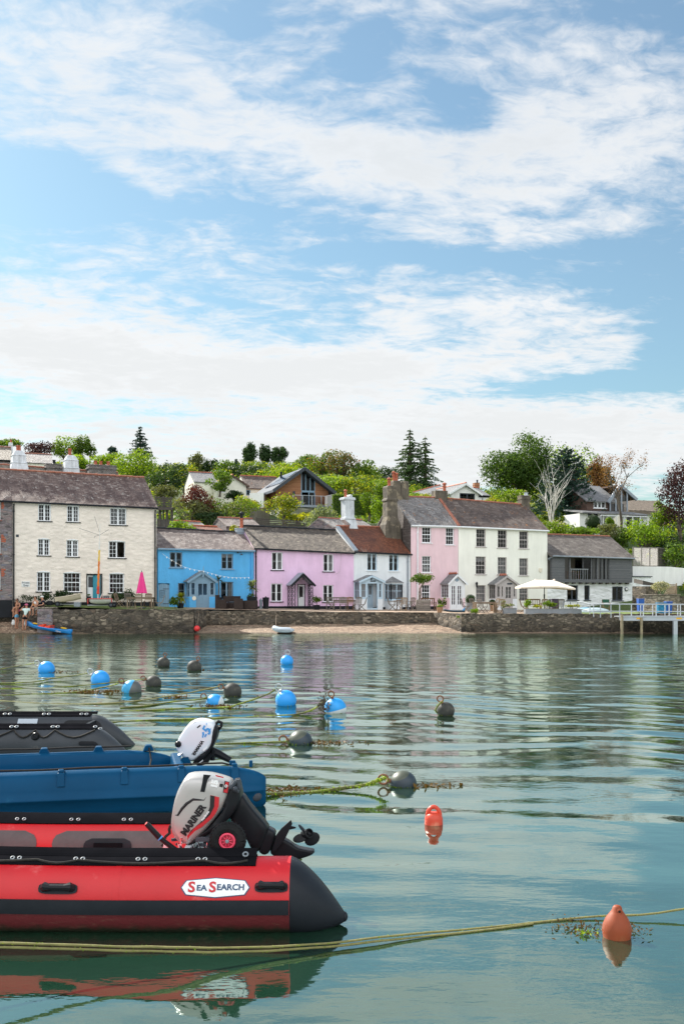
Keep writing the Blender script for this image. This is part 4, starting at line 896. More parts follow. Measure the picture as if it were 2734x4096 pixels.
mb = MB(); p = fT.P(*fT.uz(2159, 2280), .0); a, z = fT.uz(2159, 2280); mb.prism([fT.P(a-.16, z+.14, .004), fT.P(a+.16, z+.14, .004), fT.P(a+.13, z-.12, .004), fT.P(a, z-.22, .004), fT.P(a-.13, z-.12, .004)], Vector((*fT.n, 0))*.07); mb.build('alarm_box', M['cream_reveal'], ivory)
mb = MB(); a, z = fT.uz(1899, 2340); mb.bar(fT.P(a, z+.1, .01), fT.P(a, z+.1, .25), .03); mb.lathe([(.02, .25), (.09, .2), (.10, .15), (.06, -.15), (.02, -.2)], fT.P(a, z, .25), 8); mb.build('wall_lamp', M['black_paint'], ivory)
stack(rose, fT, (1741, 1962, 1789, 2018), D/2-.2, .75, 'sooty_render', [1776], cap=.0, ph=.45, pr=.16, cowl=True, base=.6)
stack(ivory, fT, (2086, 1986, 2119, 2030), D/2-.2, .7, 'sooty_render', [2102], cap=.03, ph=.3, pr=.2, pm='steel', base=.8)
mb = MB(); mb.bar(fT.P(usp, zeT[1]-.0, .18), fT.P(usp, zrT[1]+.12, -D/2), .22, .12); mb.build('verge_fillet', M['ridge_tile'], rose)
mb = MB(); q = fT.P(fT.uz(1735, 1960, -3)[0], fT.uz(1735, 1965, -3)[1], -3); mb.tube([q, q+Vector((0, 0, 1.75))], .02, 5)
for z, w in ((1.7, .7), (.75, .6), (.6, .35)): mb.tube([q+Vector((-w*.8, 0, z)), q+Vector((w, .1, z+.03))], .012, 4)
mb.build('aerial', M['steel'], rose)
# ------------------------------------------------------------------ 7 boathouse
fS = Fac(2186, 84, 2527, 87.2); D = 6.0; ov = .35
boat = thing('boathouse', 'boathouse with silvered timber boarding above whitewashed stone and a wide window band', 'house', fS.P(0, 1.25))
ops = []
for b in ((2266, 2341, 2310, 2400), (2335, 2342, 2357, 2400), (2446, 2346, 2489, 2402)): window(fS, boat, b, 1, 1, 2 if b[2]-b[0] > 30 else 1, 'dark_grey_metal', 'dark_grey_metal', ops=ops, fw=.08, rec=.14)
zm = fS.uz(2350, 2330)[1]; ze = fS.uz(2206, 2222)[1]; ze2 = fS.uz(2527, 2232)[1]
mb = MB(); front_wall(mb, fS, .0, fS.L, .7, lambda u: zm+.05, ops); mb.quad(fS.P(0, .7, 0), fS.P(0, .7, -D), fS.P(0, zm, -D), fS.P(0, zm, 0)); mb.quad(fS.P(fS.L, .7, 0), fS.P(fS.L, .7, -D), fS.P(fS.L, zm, -D), fS.P(fS.L, zm, 0)); mb.quad(fS.P(0, .7, -D), fS.P(fS.L, .7, -D), fS.P(fS.L, zm, -D), fS.P(0, zm, -D)); mb.build('stone_wall', M['limewash'], boat)
gb = fS.rect((2256, 2228, 2436, 2321), ov)
uL = fS.uz(2207, 2300, ov)[0]; uR = fS.uz(2526, 2300, ov)[0]
mb = MB(); front_wall(mb, fS, uL, uR, zm, lambda u: ze+(ze2-ze)*(u-uL)/(uR-uL), [gb], o=ov, rev=.2)
zr = (fS.uz(2192, 2141, -D/2)[1], fS.uz(2462, 2150, -D/2)[1])
for u, e, r_ in ((uL, ze, zr[0]), (uR, ze2, zr[1])): mb.add([fS.P(u, zm, ov), fS.P(u, zm, -D), fS.P(u, e, -D), fS.P(u, r_, -D/2), fS.P(u, e, ov)], [(0, 1, 2, 3, 4)])
mb.quad(fS.P(uL, zm, -D), fS.P(uR, zm, -D), fS.P(uR, ze2, -D), fS.P(uL, ze, -D)); mb.quad(fS.P(uL, zm, ov), fS.P(uR, zm, ov), fS.P(uR, zm, -D), fS.P(uL, zm, -D))
mb.build('boarded_wall', M['silver_timber'], boat)
mb = MB(); fS.box(mb, 0.02, uL-.01, zm-.05, ze-.2, -.5, .0); mb.build('link_wall', M['dark_boards'], boat)
rb = MB(); s0 = (zr[0]-ze)/(D/2+ov); roof_slab(rb, fS, 0.0, uR+.15, ze+.08-.2*s0, ze2+.08-.2*s0, zr[0]+.1, zr[1]+.1, ov+.2, -D/2, seed=31); roof_slab(rb, fS, 0.0, uR+.15, ze+.08, ze2+.08, zr[0]+.1, zr[1]+.1, -D-.1, -D/2-.003, seed=32)
ro = rb.build('roof', M['slate_boat'], boat); mb = MB(); mb.tube([fS.P(0, zr[0]+.1, -D/2), fS.P(uR+.15, zr[1]+.1, -D/2)], .07, 8); mb.build('ridge', M['ridge_tile'], ro)
mb = MB(); mb.tube([fS.P(uL-.1, ze-.07, ov+.25), fS.P(uR+.1, ze2-.07, ov+.25)], .06, 8); mb.build('gutter', M['lead'], boat)
mb = MB(); mb.tube([fS.P(uL, ze-.1, ov+.2), fS.P(uL-.25, ze-.3, .1), fS.P(.2, ze-.38, .1)], .05, 8); mb.build('downpipe', M['lead'], boat)
# beams under the boarding
mb = MB(); n = 12
for k in range(n): u = uL+.2+(uR-uL-.6)*k/(n-1); fS.box(mb, u-.09, u+.09, zm-.13, zm-.003, .003, ov-.02)
mb.build('floor_beams', M['dark_boards'], boat)
# window band: five lights, one slid open on a balcony rail
u0, u1, z0, z1 = gb; cuts = [2256, 2279, 2365, 2388, 2407, 2422, 2436]; us = [fS.uz(c, 2275, ov)[0] for c in cuts]
mb = MB(); a = ov-.16
for (p, q_, r, s) in ((u0, u1, z1-.09, z1), (u0, u1, z0, z0+.09)): fS.box(mb, p, q_, r, s, a, a+.12)
for k, u in enumerate(us): fS.box(mb, max(u-.06, u0), min(u+.06, u1), z0+.09, z1-.09, a+.003, a+.117)
um_ = fS.uz(2335, 2275, ov)[0]; fS.box(mb, um_-.05, um_+.05, z0+.09, z1-.09, a-.1, a)
wf = mb.build('window', M['silver_timber'], boat); mb = MB()
for p, q_ in ((us[0], us[1]), (um_, us[2]), (us[2], us[3]), (us[3], us[4]), (us[4], us[5]), (us[5], us[6])): mb.quad(fS.P(p, z0, a+.05), fS.P(q_, z0, a+.05), fS.P(q_, z1, a+.05), fS.P(p, z1, a+.05))
mb.build('pane', M['glass'], wf)
mb = MB(); fS.box(mb, us[1], um_+.4, z0+.92, z0+.96, ov-.02, ov+.02)
for k in range(8): u = us[1]+.1+(um_-us[1]+.2)*k/7; fS.box(mb, u-.01, u+.01, z0+.05, z0+.92, ov-.01, ov+.01)
mb.build('balcony_rail', M['steel'], wf)
mb = MB(); fS.box(mb, us[1]-.5, us[2], z0+.02, z1, -2.2, -2.1); fS.box(mb, us[1]-.5, us[6], z0-.06, z0, -2.1, ov-.2); mb.build('room', M['interior'], boat)
mb = MB(); fS.box(mb, us[1]+.2, us[2]-.6, z0+.7, z0+.75, -1.2, -.4)
for u in (us[1]+.3, us[2]-.7): fS.box(mb, u-.04, u+.04, z0+.02, z0+.7, -1, -.92); fS.box(mb, u-.04, u+.04, z0+.02, z0+.7, -.6, -.52)
mb.build('table', M['bench_wood'], boat)
mb = MB()
for p, q_ in ((us[3]+.08, us[4]-.1), (us[4]+.05, us[5]-.05), (us[5]+.05, us[6]-.05), (us[2]+.3, us[3])): mb.grid(lambda s, t: fS.P(p+(q_-p)*s, z0+.05+(z1-z0-.1)*t, a-.15+.05*sin(s*17)), 16, 1)
mb.build('curtain', M['curtain'], boat)
mb = MB(); a_, z = fS.uz(2502, 2357); mb.lathe([(.17, 0), (.17, .06), (.13, .08)], fS.P(a_, z, .003), 16, axis=(*fS.n, 0)); mb.lathe([(.12, .08), (.08, .12), (.02, .13)], fS.P(a_, z, .003), 16, 1, axis=(*fS.n, 0)); mb.build('wall_lamp', [M['dark_grey_metal'], M['render_white']], boat)
# lean-to with the two doors
lean = thing('lean_to', 'whitewashed flat roofed lean-to with teal and grey plank doors, right of the boathouse', 'building', fS.P(fS.L+.2, 1.2))
ul, ur = fS.L+.01, fS.uz(2601, 2400)[0]; zt = fS.uz(2560, 2308)[1]; urd = fS.uz(2583, 2400)[0]; d1 = fS.rect((2513, 2348, 2545, 2434)); d2 = fS.rect((2546, 2348, 2572, 2434))
mb = MB(); ulx = fS.L-.95
op = [(d1[0], d2[1], .8, d1[3])]
mb2 = MB(); front_wall(mb2, fS, ul-1.0+.98, ur, .7, lambda u: zt, [(fS.L+.03, d2[1], .75, d1[3])], rev=.2)
mb2.quad(fS.P(ur, .7, 0), fS.P(ur, .7, -4), fS.P(ur, zt, -4), fS.P(ur, zt, 0)); mb2.build('wall', M['limewash'], lean)
mb = MB(); fS.box(mb, ul+.02, ur+.08, zt+.003, zt+.08, -4, .1); mb.build('roof', M['dark_grey_metal'], lean)
mb = MB(); fS.box(mb, fS.L+.03, d1[1], 1.0, d1[3]-.02, -.14, -.1); mb.build('door', M['teal_paint'], lean, label='teal door')
mb = MB(); fS.box(mb, d1[1]+.03, d2[1]-.02, 1.0, d2[3]-.02, -.13, -.09)
dd = mb.build('door', M['grey_boards'], lean, label='weathered grey plank door')
mb = MB(); um2 = (d1[1]+d2[1])/2
for z in (d2[3]-.55, d2[3]-1.05): fS.box(mb, um2-.16, um2+.16, z-.1, z+.02, -.089, -.075)
mb.build('letter_plate', M['dark_grey_metal'], dd)
# ------------------------------------------------------------------ foliage helpers
foliage('leaf_mid', (.025, .06, .010), (.085, .155, .018), (.21, .27, .03))
foliage('leaf_bright', (.05, .115, .010), (.145, .24, .018), (.31, .38, .03), .5)
foliage('leaf_yellow', (.10, .13, .012), (.26, .28, .02), (.46, .43, .04), .5)
foliage('leaf_dark', (.012, .030, .010), (.028, .058, .018), (.06, .095, .025), .3)
foliage('leaf_blue', (.010, .030, .022), (.020, .055, .040), (.045, .09, .06), .2)
foliage('leaf_oak', (.020, .05, .010), (.055, .11, .018), (.13, .19, .03))
foliage('leaf_spruce', (.012, .032, .010), (.035, .075, .022), (.085, .14, .04), .3)
foliage('leaf_olive', (.05, .06, .025), (.11, .125, .05), (.20, .21, .09), .4)
foliage('leaf_silver', (.08, .11, .06), (.17, .21, .12), (.30, .34, .19), .4)
foliage('leaf_copper', (.020, .010, .014), (.045, .018, .024), (.09, .035, .035), .3)
foliage('leaf_red', (.05, .014, .014), (.10, .024, .024), (.19, .06, .035), .35)
foliage('leaf_rust', (.10, .045, .015), (.19, .09, .03), (.28, .16, .05), .4)
foliage('leaf_blossom', (.10, .12, .05), (.50, .47, .33), (.75, .70, .56), .3)
foliage('weed', (.04, .025, .008), (.10, .055, .015), (.22, .13, .03), .2)
foliage('algae', (.05, .09, .005), (.15, .24, .01), (.33, .40, .04), .3)
paint('bark', (.10, .08, .06), .9, .3, 3, .6, 8, .04)
paint('bark_pale', (.60, .57, .52), .8, .25, 3, .3, 8, .03)
paint('bark_grey', (.17, .145, .115), .9, .3, 3)
def leaf_mesh(name, cen, nrm, size, mat, par=None, aspect=.6, origin=None, stretch=None):
 "one mesh of many leaf faces; cen, nrm: (N,3)"
 N = len(cen); r = np.random.default_rng(N)
 nrm = nrm/np.maximum(np.linalg.norm(nrm, axis=1, keepdims=True), 1e-6)
 t = r.normal(size=(N, 3)) if stretch is None else stretch+r.normal(size=(N, 3))*.25
 t -= nrm*np.sum(t*nrm, axis=1, keepdims=True); t /= np.maximum(np.linalg.norm(t, axis=1, keepdims=True), 1e-6)
 b = np.cross(nrm, t); s = (size*r.uniform(.6, 1.35, N))[:, None]
 P = np.stack([cen-t*s*.5, cen+b*s*aspect*.5-t*s*.05, cen+t*s*.5, cen-b*s*aspect*.5-t*s*.05], 1).reshape(-1, 3)
 if par is not None:
  inv = np.array(wmat(par).inverted()); P = P @ inv[:3, :3].T+inv[:3, 3]
 elif origin is not None: P = P-np.array(origin)
 me = bpy.data.meshes.new(name); me.vertices.add(4*N); me.vertices.foreach_set('co', P.astype(np.float32).ravel())
 me.loops.add(4*N); me.loops.foreach_set('vertex_index', np.arange(4*N)); me.polygons.add(N)
 me.polygons.foreach_set('loop_start', np.arange(N)*4)
 me.update(calc_edges=True); me.validate(); me.materials.append(M[mat] if isinstance(mat, str) else mat)
 o = bpy.data.objects.new(name, me); C.objects.link(o)
 if par is not None: o.parent = par
 elif origin is not None: o.location = origin
 return o
def crown_pts(c, R, n, lobes, seed, lr=(.32, .52), low=-.5):
 "leaf places on lobes spread through an ellipsoid crown"
 r = np.random.default_rng(seed); c = np.array(c); R = np.array(R)
 d = r.normal(size=(lobes, 3)); d[:, 2] = np.where(d[:, 2] < low, -d[:, 2]*.5, d[:, 2]); d /= np.linalg.norm(d, axis=1, keepdims=True)
 lc = d*r.uniform(.35, .74, (lobes, 1)); lrad = r.uniform(*lr, lobes)
 k = r.choice(lobes, n, p=lrad**2/np.sum(lrad**2)); v = r.normal(size=(n, 3)); v /= np.linalg.norm(v, axis=1, keepdims=True)
 v[:, 2] = np.where((v[:, 2] < -.3) & (r.random(n) < .35), -v[:, 2], v[:, 2])
 rad = lrad[k][:, None]*(.55+.5*r.random((n, 1))**.6)*(1+.25*r.normal(size=(n, 1))*.5)
 return c+(lc[k]+v*rad)*R, v+r.normal(size=(n, 3))*.42, c+lc*R
def limbs(mb, base, top_z, targets, r0, seed, n=7, lean=(0, 0)):
 r = random.Random(seed); base = Vector(base); h = top_z-base.z
 pts = [base+Vector((lean[0]*t+.03*h*sin(t*5+seed), lean[1]*t+.03*h*cos(t*4+seed), h*t)) for t in [i/7 for i in range(8)]]
 mb.tube(pts, [r0*(1.15-.95*i/7) if i else r0*1.4 for i in range(8)], 8)
 for k in range(min(n, len(targets))):
  q = Vector(targets[k]); t = min(.95, max(.2, (q.z-base.z)/max(h, .1)*.55)); i = int(t*7); s = pts[i]
  m = s.lerp(q, .5)+Vector((r.uniform(-.1, .1), r.uniform(-.1, .1), .08))*(q-s).length
  mb.tube([s, s.lerp(m, .5)+Vector((0, 0, .02)), m, q], [r0*.5*(1-.5*t), r0*.38*(1-.5*t), r0*.24, r0*.06], 6)
def bush(name, label, cat, p, R, mat, n=350, size=.12, group=None, seed=None, stem=True, lobes=9, mat2=None, n2=0, parent=None):
 "small shrub: leafy mass with a short stem"
 seed = seed if seed is not None else int(abs(p[0]*37+p[2]*91))+3
 t = thing(name, label, cat, p, group) if parent is None else parent
 cen, nr, lc = crown_pts((p[0], p[1], p[2]+R[2]*.95), R, n, lobes, seed)
 leaf_mesh('foliage', cen, nr, size, mat, t)
 if mat2:
  cen, nr, _ = crown_pts((p[0], p[1], p[2]+R[2]), tuple(x*1.03 for x in R), n2, lobes, seed); leaf_mesh('flowers', cen, nr, size*.8, mat2, t, .9)
 if stem:
  mb = MB(); limbs(mb, p, p[2]+R[2]*.9, [Vector(q) for q in lc[:5]], max(.02, R[0]*.05), seed, 5); mb.build('stem', M['bark'], t)
 return t
def qp(px, Y): x = (px-CX)*Y/F; return Vector((x, Y, tz(x, Y)))
# ------------------------------------------------------------------ garden furniture
paint('rattan', (.045, .032, .028), .7, .2, 6, .8, 60, .01)
paint('zinc', (.22, .245, .27), .5, .2, 3, .3, 8, .02)
paint('cream_canvas', (.78, .68, .57), .8, .05, 3); paint('pink_canvas', (.80, .045, .26), .7, .08, 3)
paint('green_canvas', (.02, .09, .06), .8); paint('tan_clay', (.40, .22, .12), .8, .2, 5)
def folding_chair(mat, arms=False):
 t = thing('folding_chair', 'x', 'chair')
 mb = MB()
 for k in range(6): mb.box((0, -.20+.075*k, .44), (.42, .055, .02))
 mb.box((-.19, 0, .425), (.03, .42, .03)); mb.box((.19, 0, .425), (.03, .42, .03)); mb.build('seat', M[mat], t, local=True)
 mb = MB()
 for k in range(5): z = .54+.075*k; mb.box((0, .235+(z-.45)*.25, z), (.38, .018, .045), Matrix.Rotation(radians(14), 3, 'X'))
 mb.grid(lambda s, q: Vector((-.21+.42*s, .355+.006, .90+.05*q+(.03*sin(pi*s) if q else 0))), 8, 1); mb.box((0, .352, .91), (.42, .022, .06)); mb.build('backrest', M[mat], t, local=True)
 for s in (-1, 1):
  mb = MB(); mb.bar((s*.215, -.26, 0), (s*.215, .36, .90), .035, .03) if False else mb.tube([(s*.215, -.28, 0), (s*.215, .02, .30), (s*.215, .22, .5), (s*.215, .355, .93)], .02, 6); mb.build('leg', M[mat], t, local=True)
  mb = MB(); mb.bar((s*.18, .28, 0), (s*.18, -.18, .43), .035, .03); mb.build('leg', M[mat], t, local=True)
  if arms:
   mb = MB(); mb.bar((s*.235, -.2, .66), (s*.235, .28, .68), .05, .025); mb.bar((s*.225, -.15, .44), (s*.225, -.18, .65), .03); mb.build('armrest', M[mat], t, local=True)
 mb = MB(); mb.bar((-.2, .2, .08), (.2, .2, .08), .025); mb.bar((-.2, -.2, .08), (.2, -.2, .08), .025); mb.build('stretcher', M[mat], t, local=True)
 return t
protos = {}
def chair(px, Y, rz, label, group, mat='teak_grey', arms=False):
 k = (mat, arms)
 if k not in protos: protos[k] = o = folding_chair(mat, arms)
 else: o = copy_tree(protos[k])
 o.location = qp(px, Y); o.rotation_euler = (0, 0, radians(rz)); o['label'] = label; o['group'] = group; return o
def table(name, label, px0, px1, Y, depth, mat, h=.73, legs=4, rz=0, lw=.07):
 a = qp(px0, Y); b = qp(px1, Y); c = (a+b)/2; L = (b-a).length
 t = thing(name, label, 'table', c, rz=radians(rz)); mb = MB(); n = max(4, int(depth/.11))
 for k in range(n): mb.box((0, -depth/2+depth*(k+.5)/n, h), (L, depth/n-.012, .035))
 mb.box((0, -depth/2+.06, h-.06), (L*.92, .03, .08)); mb.box((0, depth/2-.06, h-.06), (L*.92, .03, .08)); mb.build('tabletop', M[mat], t, local=True)
 for sx in (-1, 1):
  for sy in (-1, 1):
   mb = MB(); mb.box((sx*(L/2-.12), sy*(depth/2-.1), (h-.02)/2), (lw, lw, h-.03)); mb.build('leg', M[mat], t, local=True)
 return t
G1 = 'wooden folding chairs round the table by the cream house'
chair(481, 66.0, 75, 'wooden folding chair with curved back at the left end of the parasol table', G1, 'teak')
chair(517, 67.0, 30, 'greyer folding chair half hidden behind the left end of the parasol table', G1)
chair(553, 65.0, 200, 'wooden folding chair in front of the parasol table, its back to the water', G1, 'teak')
chair(589, 67.1, -5, 'dark folding chair behind the parasol table near the cream house corner', G1, 'bench_wood')
chair(637, 65.8, -80, 'folding chair turned sideways before the arched blue side door', G1, 'teak')
table('garden_table', 'long pale wooden garden table holding the closed pink parasol', 508, 618, 65.9, .9, 'teak')
par = thing('parasol', 'closed bright pink parasol standing through the wooden garden table', 'parasol', qp(567, 65.9))
mb = MB(); b = qp(567, 65.9); mb.tube([b, b+Vector((0, 0, 2.45))], .022, 8); mb.build('pole', M['dark_grey_metal'], par)
mb = MB(); rings = []
for k in range(9):
 z = 1.02+1.38*k/8; w = .30*(1-.86*k/8)+.02; rings.append([b+Vector((cos(2*pi*j/32)*w*(1+.16*cos(j*pi/2)), sin(2*pi*j/32)*w*(1+.16*cos(j*pi/2)), z+(-.04*cos(j*pi/2) if k == 0 else 0))) for j in range(32)])
mb.loft(rings); mb.build('canopy', M['pink_canvas'], par); mb = MB(); mb.ball(b+Vector((0, 0, 2.47)), .035, 8, 6); mb.build('finial', M['dark_grey_metal'], par)
mb = MB(); mb.lathe([(.28, 0), (.28, .06), (.05, .10)], b, 16); mb.build('base', M['dark_grey_metal'], par)
G2 = 'weathered chairs round the table before the lilac cottage'
chair(1325, 71.2, 85, 'weathered folding chair at the left end of the table before the lilac cottage', G2)
chair(1371, 70.4, 180, 'left one of the two chairs with backs to the water before the lilac cottage', G2)
chair(1400, 70.4, 178, 'right one of the two chairs with backs to the water before the lilac cottage', G2, 'bench_wood')
chair(1427, 70.5, 205, 'slightly turned weathered chair nearest the white cottage porch, right of the long bench table', G2)
chair(1446, 71.3, -95, 'weathered chair facing left at the right end of the table before the lilac cottage', G2)
table('garden_table', 'weathered table with backless slats in front of the lilac cottage', 1328, 1424, 71.3, .9, 'teak_grey')
def bench(label, px, Y, L, rz, mat):
 t = thing('garden_bench', label, 'bench', qp(px, Y), rz=radians(rz)); mb = MB()
 for k in range(5): mb.box((0, -.2+.1*k, .44), (L, .08, .025))
 mb.build('seat', M[mat], t, local=True); mb = MB(); mb.box((0, .26, .9), (L, .03, .09)); mb.box((0, .24, .55), (L, .03, .06)); n = int(L/.12)
 for k in range(n): mb.box((-L/2+L*(k+.5)/n, .25, .72), (.05, .02, .3))
 mb.build('backrest', M[mat], t, local=True)
 for s in (-1, 1):
  mb = MB(); mb.box((s*(L/2-.03), .26, .46), (.06, .06, .92)); mb.build('leg', M[mat], t, local=True)
  mb = MB(); mb.box((s*(L/2-.03), -.2, .31), (.06, .06, .62)); mb.build('leg', M[mat], t, local=True); mb = MB(); mb.box((s*(L/2-.03), .02, .635), (.07, .5, .03)); mb.build('armrest', M[mat], t, local=True)
 return t
bench('long grey slatted bench under the lower window of the lilac cottage', 1348, 72.2, 1.6, 0, 'teak_grey')
bench('brown slatted bench under the lower window of the rose house', 1713, 74.0, 1.05, 10, 'bench_wood')
bench('pale reclining bench behind the zinc planter under the cream umbrella', 2132, 70.2, 1.05, 0, 'teak')
G3 = 'armchairs round the small table by the bay window'
chair(1568, 71.8, 80, 'grey folding armchair facing right, leftmost under the bay window', G3, 'teak_grey', True)
chair(1597, 73.0, 0, 'grey armchair behind the small round table, tight against the bay window', G3, 'teak_grey', True)
chair(1612, 71.0, 190, 'reddish folding chair in front of the small table, back to the water', G3, 'teak')
chair(1639, 71.8, 215, 'slatted armchair between the reddish chair and the sleeper planter', G3, 'teak_grey', True)
chair(1655, 72.6, -90, 'grey armchair facing left, closest to the wooden sleeper planter', G3, 'teak_grey', True)
t = thing('round_table', 'small dark round table among the grey armchairs below the bay window', 'table', qp(1590, 72.0)); b = qp(1590, 72)
mb = MB(); mb.lathe([(.33, .70), (.34, .71), (.34, .73), (.33, .74)], b, 20); mb.build('tabletop', M['bench_wood'], t)
for k in range(3):
 mb = MB(); mb.tube([b+Vector((.3*cos(k*2.1), .3*sin(k*2.1), 0)), b+Vector((.03*cos(k*2.1), .03*sin(k*2.1), .4)), b+Vector((.2*cos(k*2.1), .2*sin(k*2.1), .7))], .018, 6); mb.build('leg', M['bench_wood'], t)
G4 = 'pale armchairs at the sunlit table before the ivory house'
chair(1862, 68.6, 70, 'armchair with a red brown seat left of the sunlit teak table', G4, 'teak_grey', True)
chair(1898, 69.6, 40, 'partly hidden grey chair behind the left leg of the sunlit teak table', G4)
chair(1931, 67.6, 120, 'pale armchair drawn up at the near side of the sunlit teak table, facing right', G4, 'teak_grey', True)
chair(1975, 69.4, -60, 'upright pale armchair at the far right corner of the sunlit teak table', G4, 'teak', True)
chair(1996, 67.7, 200, 'tall slatted armchair with its back to the water at the right of the teak table', G4, 'teak', True)
t = table('garden_table', 'sunlit heavy teak table before the taupe porch', 1890, 1986, 68.4, .95, 'teak', .72, lw=.16)
G5 = 'chairs behind the long zinc planter'
chair(2096, 69.4, 75, 'pale high backed chair at the left end of the reclining bench', G5, 'teak', True)
chair(2172, 69.0, 185, 'cream slatted chair behind the bright green plants of the zinc planter', G5, 'teak', False)
chair(2236, 69.3, 190, 'grey chair right of the purple cool box', G5)
# cream umbrella: long roof shape on one pole
um_ = thing('garden_umbrella', 'large open cream umbrella on a dark pole in front of the ivory house', 'umbrella', qp(2175, 69)); b = qp(2175, 69)
zc = at(0, 2348, 69).z; za = at(0, 2319, 69).z; xl = at(2069, 0, 69).x; xr = at(2284, 0, 69).x; xa = at(2140, 0, 69).x; xb = at(2214, 0, 69).x
mb = MB(); E = [(xl, 67.7), ((xl+xr)/2, 67.55), (xr, 67.7), (xr, 70.3), ((xl+xr)/2, 70.45), (xl, 70.3)]
def can(zz, off): return [Vector((x, y, z+off)) for x, y, z in ((xl, 67.8, zc), (xa+.1, 67.6, zc+.05), (xb-.1, 67.6, zc+.05), (xr, 67.8, zc-.10), (xr, 70.2, zc-.10), (xb, 70.4, zc), (xa, 70.4, zc), (xl, 70.2, zc), (xa, 69, za), ((xa+xb)/2, 69, za-.02), (xb, 69, za-.03))]
FS = [(0, 1, 8), (1, 2, 10, 9, 8), (2, 3, 10), (3, 4, 10), (4, 5, 10), (5, 6, 8, 9, 10), (6, 7, 8), (7, 0, 8)]
mb.add(can(0, 0), FS); mb.add(can(0, -.012), [tuple(reversed(f_)) for f_ in FS])
for a_, b_ in ((0, 1), (1, 2), (2, 3), (3, 4), (4, 5), (5, 6), (6, 7), (7, 0)): P = can(0, 0); mb.quad(P[a_], P[b_], P[b_]-Vector((0, 0, .10)), P[a_]-Vector((0, 0, .10)))
mb.build('canopy', M['cream_canvas'], um_, recalc=False); mb = MB(); mb.tube([b, Vector((b.x, b.y, za-.05))], .03, 8); mb.tube([b+Vector((0, 0, 1.0)), b+Vector((0, 0, 1.3))], .05, 8); mb.build('pole', M['black_paint'], um_)
mb = MB()
for P in can(0, -.03)[:8]: mb.bar(Vector((b.x, b.y, za-.15)), P+Vector((0, 0, .0)), .02)
mb.build('ribs', M['black_paint'], um_)
for px in (2140, 2214):
 mb = MB(); mb.lathe([(.10, 0), (.06, .05), (.01, .09)], Vector((at(px, 0, 69).x, 69, za-.02)), 8); mb.build('vent_cap', M['cream_canvas'], um_)
# rattan seats before the blue cottage
def rattan(label, px, Y, L, rz, back=.86, name='rattan_armchair'):
 t = thing(name, label, 'sofa' if L > 1 else 'armchair', qp(px, Y), rz=radians(rz), group='dark rattan seats before the blue cottage'); mb = MB(); mb.box((0, -.02, .2), (L-.2, .68, .36)); mb.build('seat', M['rattan'], t, local=True, bevel=.02)
 mb = MB(); mb.box((0, .36, back/2), (L, .12, back)); mb.build('backrest', M['rattan'], t, local=True, bevel=.02)
 for s in (-1, 1): mb = MB(); mb.box((s*(L/2-.05), -.035, .31), (.10, .66, .62)); mb.build('armrest', M['rattan'], t, local=True, bevel=.02)
 mb = MB(); mb.box((0, -.03, .43), (L-.24, .6, .1)); mb.build('cushion', M['dark_grey_metal'], t, local=True, bevel=.03)
rattan('dark rattan armchair seen from the side, left in the group before the blue cottage', 890, 69.0, .78, 80, .95)
rattan('dark rattan sofa under the lower right window of the blue cottage', 925, 71.2, 1.25, 0, .86, 'rattan_sofa')
rattan('brown rattan armchair with its back to the water before the blue cottage', 955, 68.6, .62, 182, .74)
rattan('dark rattan armchair seen from behind, in front of the potted cabbage palm', 1003, 69.0, .84, 172, .6)
mb = MB(); b = qp(914, 69.6); mb.box(b+Vector((0, 0, .2)), (.7, .5, .36)); tag(mb.build('rattan_stool', M['rattan'], bevel=.02, origin=b), 'low dark rattan stool between the rattan seats', 'stool')
# pots and planters
def planter(label, px, Y, w, h, mat, taper=.8, square=True, name='planter', cat='planter'):
 b = qp(px, Y); mb = MB(); p = [(w/2*taper, 0), (w/2, h), (w/2*.9, h), (w/2*.86, h-.06)]; mb.lathe([(r_*(1.41 if square else 1), z) for r_, z in p], (0, 0, 0), 4 if square else 16)
 if square:
  for v in mb.v: v.xy = Matrix.Rotation(pi/4, 2) @ v.xy
 o = mb.build(name, M[mat], local=True); o.location = b; tag(o, label, cat); return b+Vector((0, 0, h-.08))
def palm(label, b, h, n, L, mat, trunk=.05, droop=.9, seed=1, up=.4):
 t = thing('palm', label, 'palm', b); r = random.Random(seed); top = b+Vector((0, 0, h)); mb = MB()
 if h > .2: mb.tube([b, b+Vector((.03, 0, h*.5)), top], [trunk*1.2, trunk, trunk], 7); mb.build('trunk', M['bark_grey'], t)
 mb = MB()
 for k in range(n):
  a = r.uniform(0, 2*pi); e = r.uniform(-.3, 1.35)*up*2; l = L*r.uniform(.75, 1.1); d = Vector((cos(a)*cos(e), sin(a)*cos(e), sin(e))); s = d.cross(Vector((0, 0, 1))).normalized()*.028*L/.6
  pts = [top+d*l*q-Vector((0, 0, droop*l*q*q*.35)) for q in (0, .35, .7, 1)]
  for i in range(3): w0, w1 = (.7, 1, .7, .05)[i], (.7, 1, .7, .05)[i+1]; mb.quad(pts[i]-s*w0, pts[i]+s*w0, pts[i+1]+s*w1, pts[i+1]-s*w1)
 mb.build('fronds', M[mat], t, recalc=False)
p_ = planter('tall black planter left of the rattan sofa', 874, 71.6, .5, .75, 'black_paint'); palm('slim cabbage palm with a bare leaning trunk before the lower window of the blue cottage', p_, 1.35, 70, .62, 'leaf_olive', .045, 1.1, 2)
p_ = planter('wide black planter by the black drainpipe between blue and lilac cottages', 1008, 70.2, .7, .85, 'black_paint'); palm('cabbage palm with a full spiky head beside the black drainpipe', p_, .75, 110, .78, 'leaf_silver', .05, .55, 3, .5)
bush('shrub', 'trailing plant at the foot of the potted cabbage palm', 'shrub', p_, (.4, .3, .16), 'leaf_mid', 120, .1)
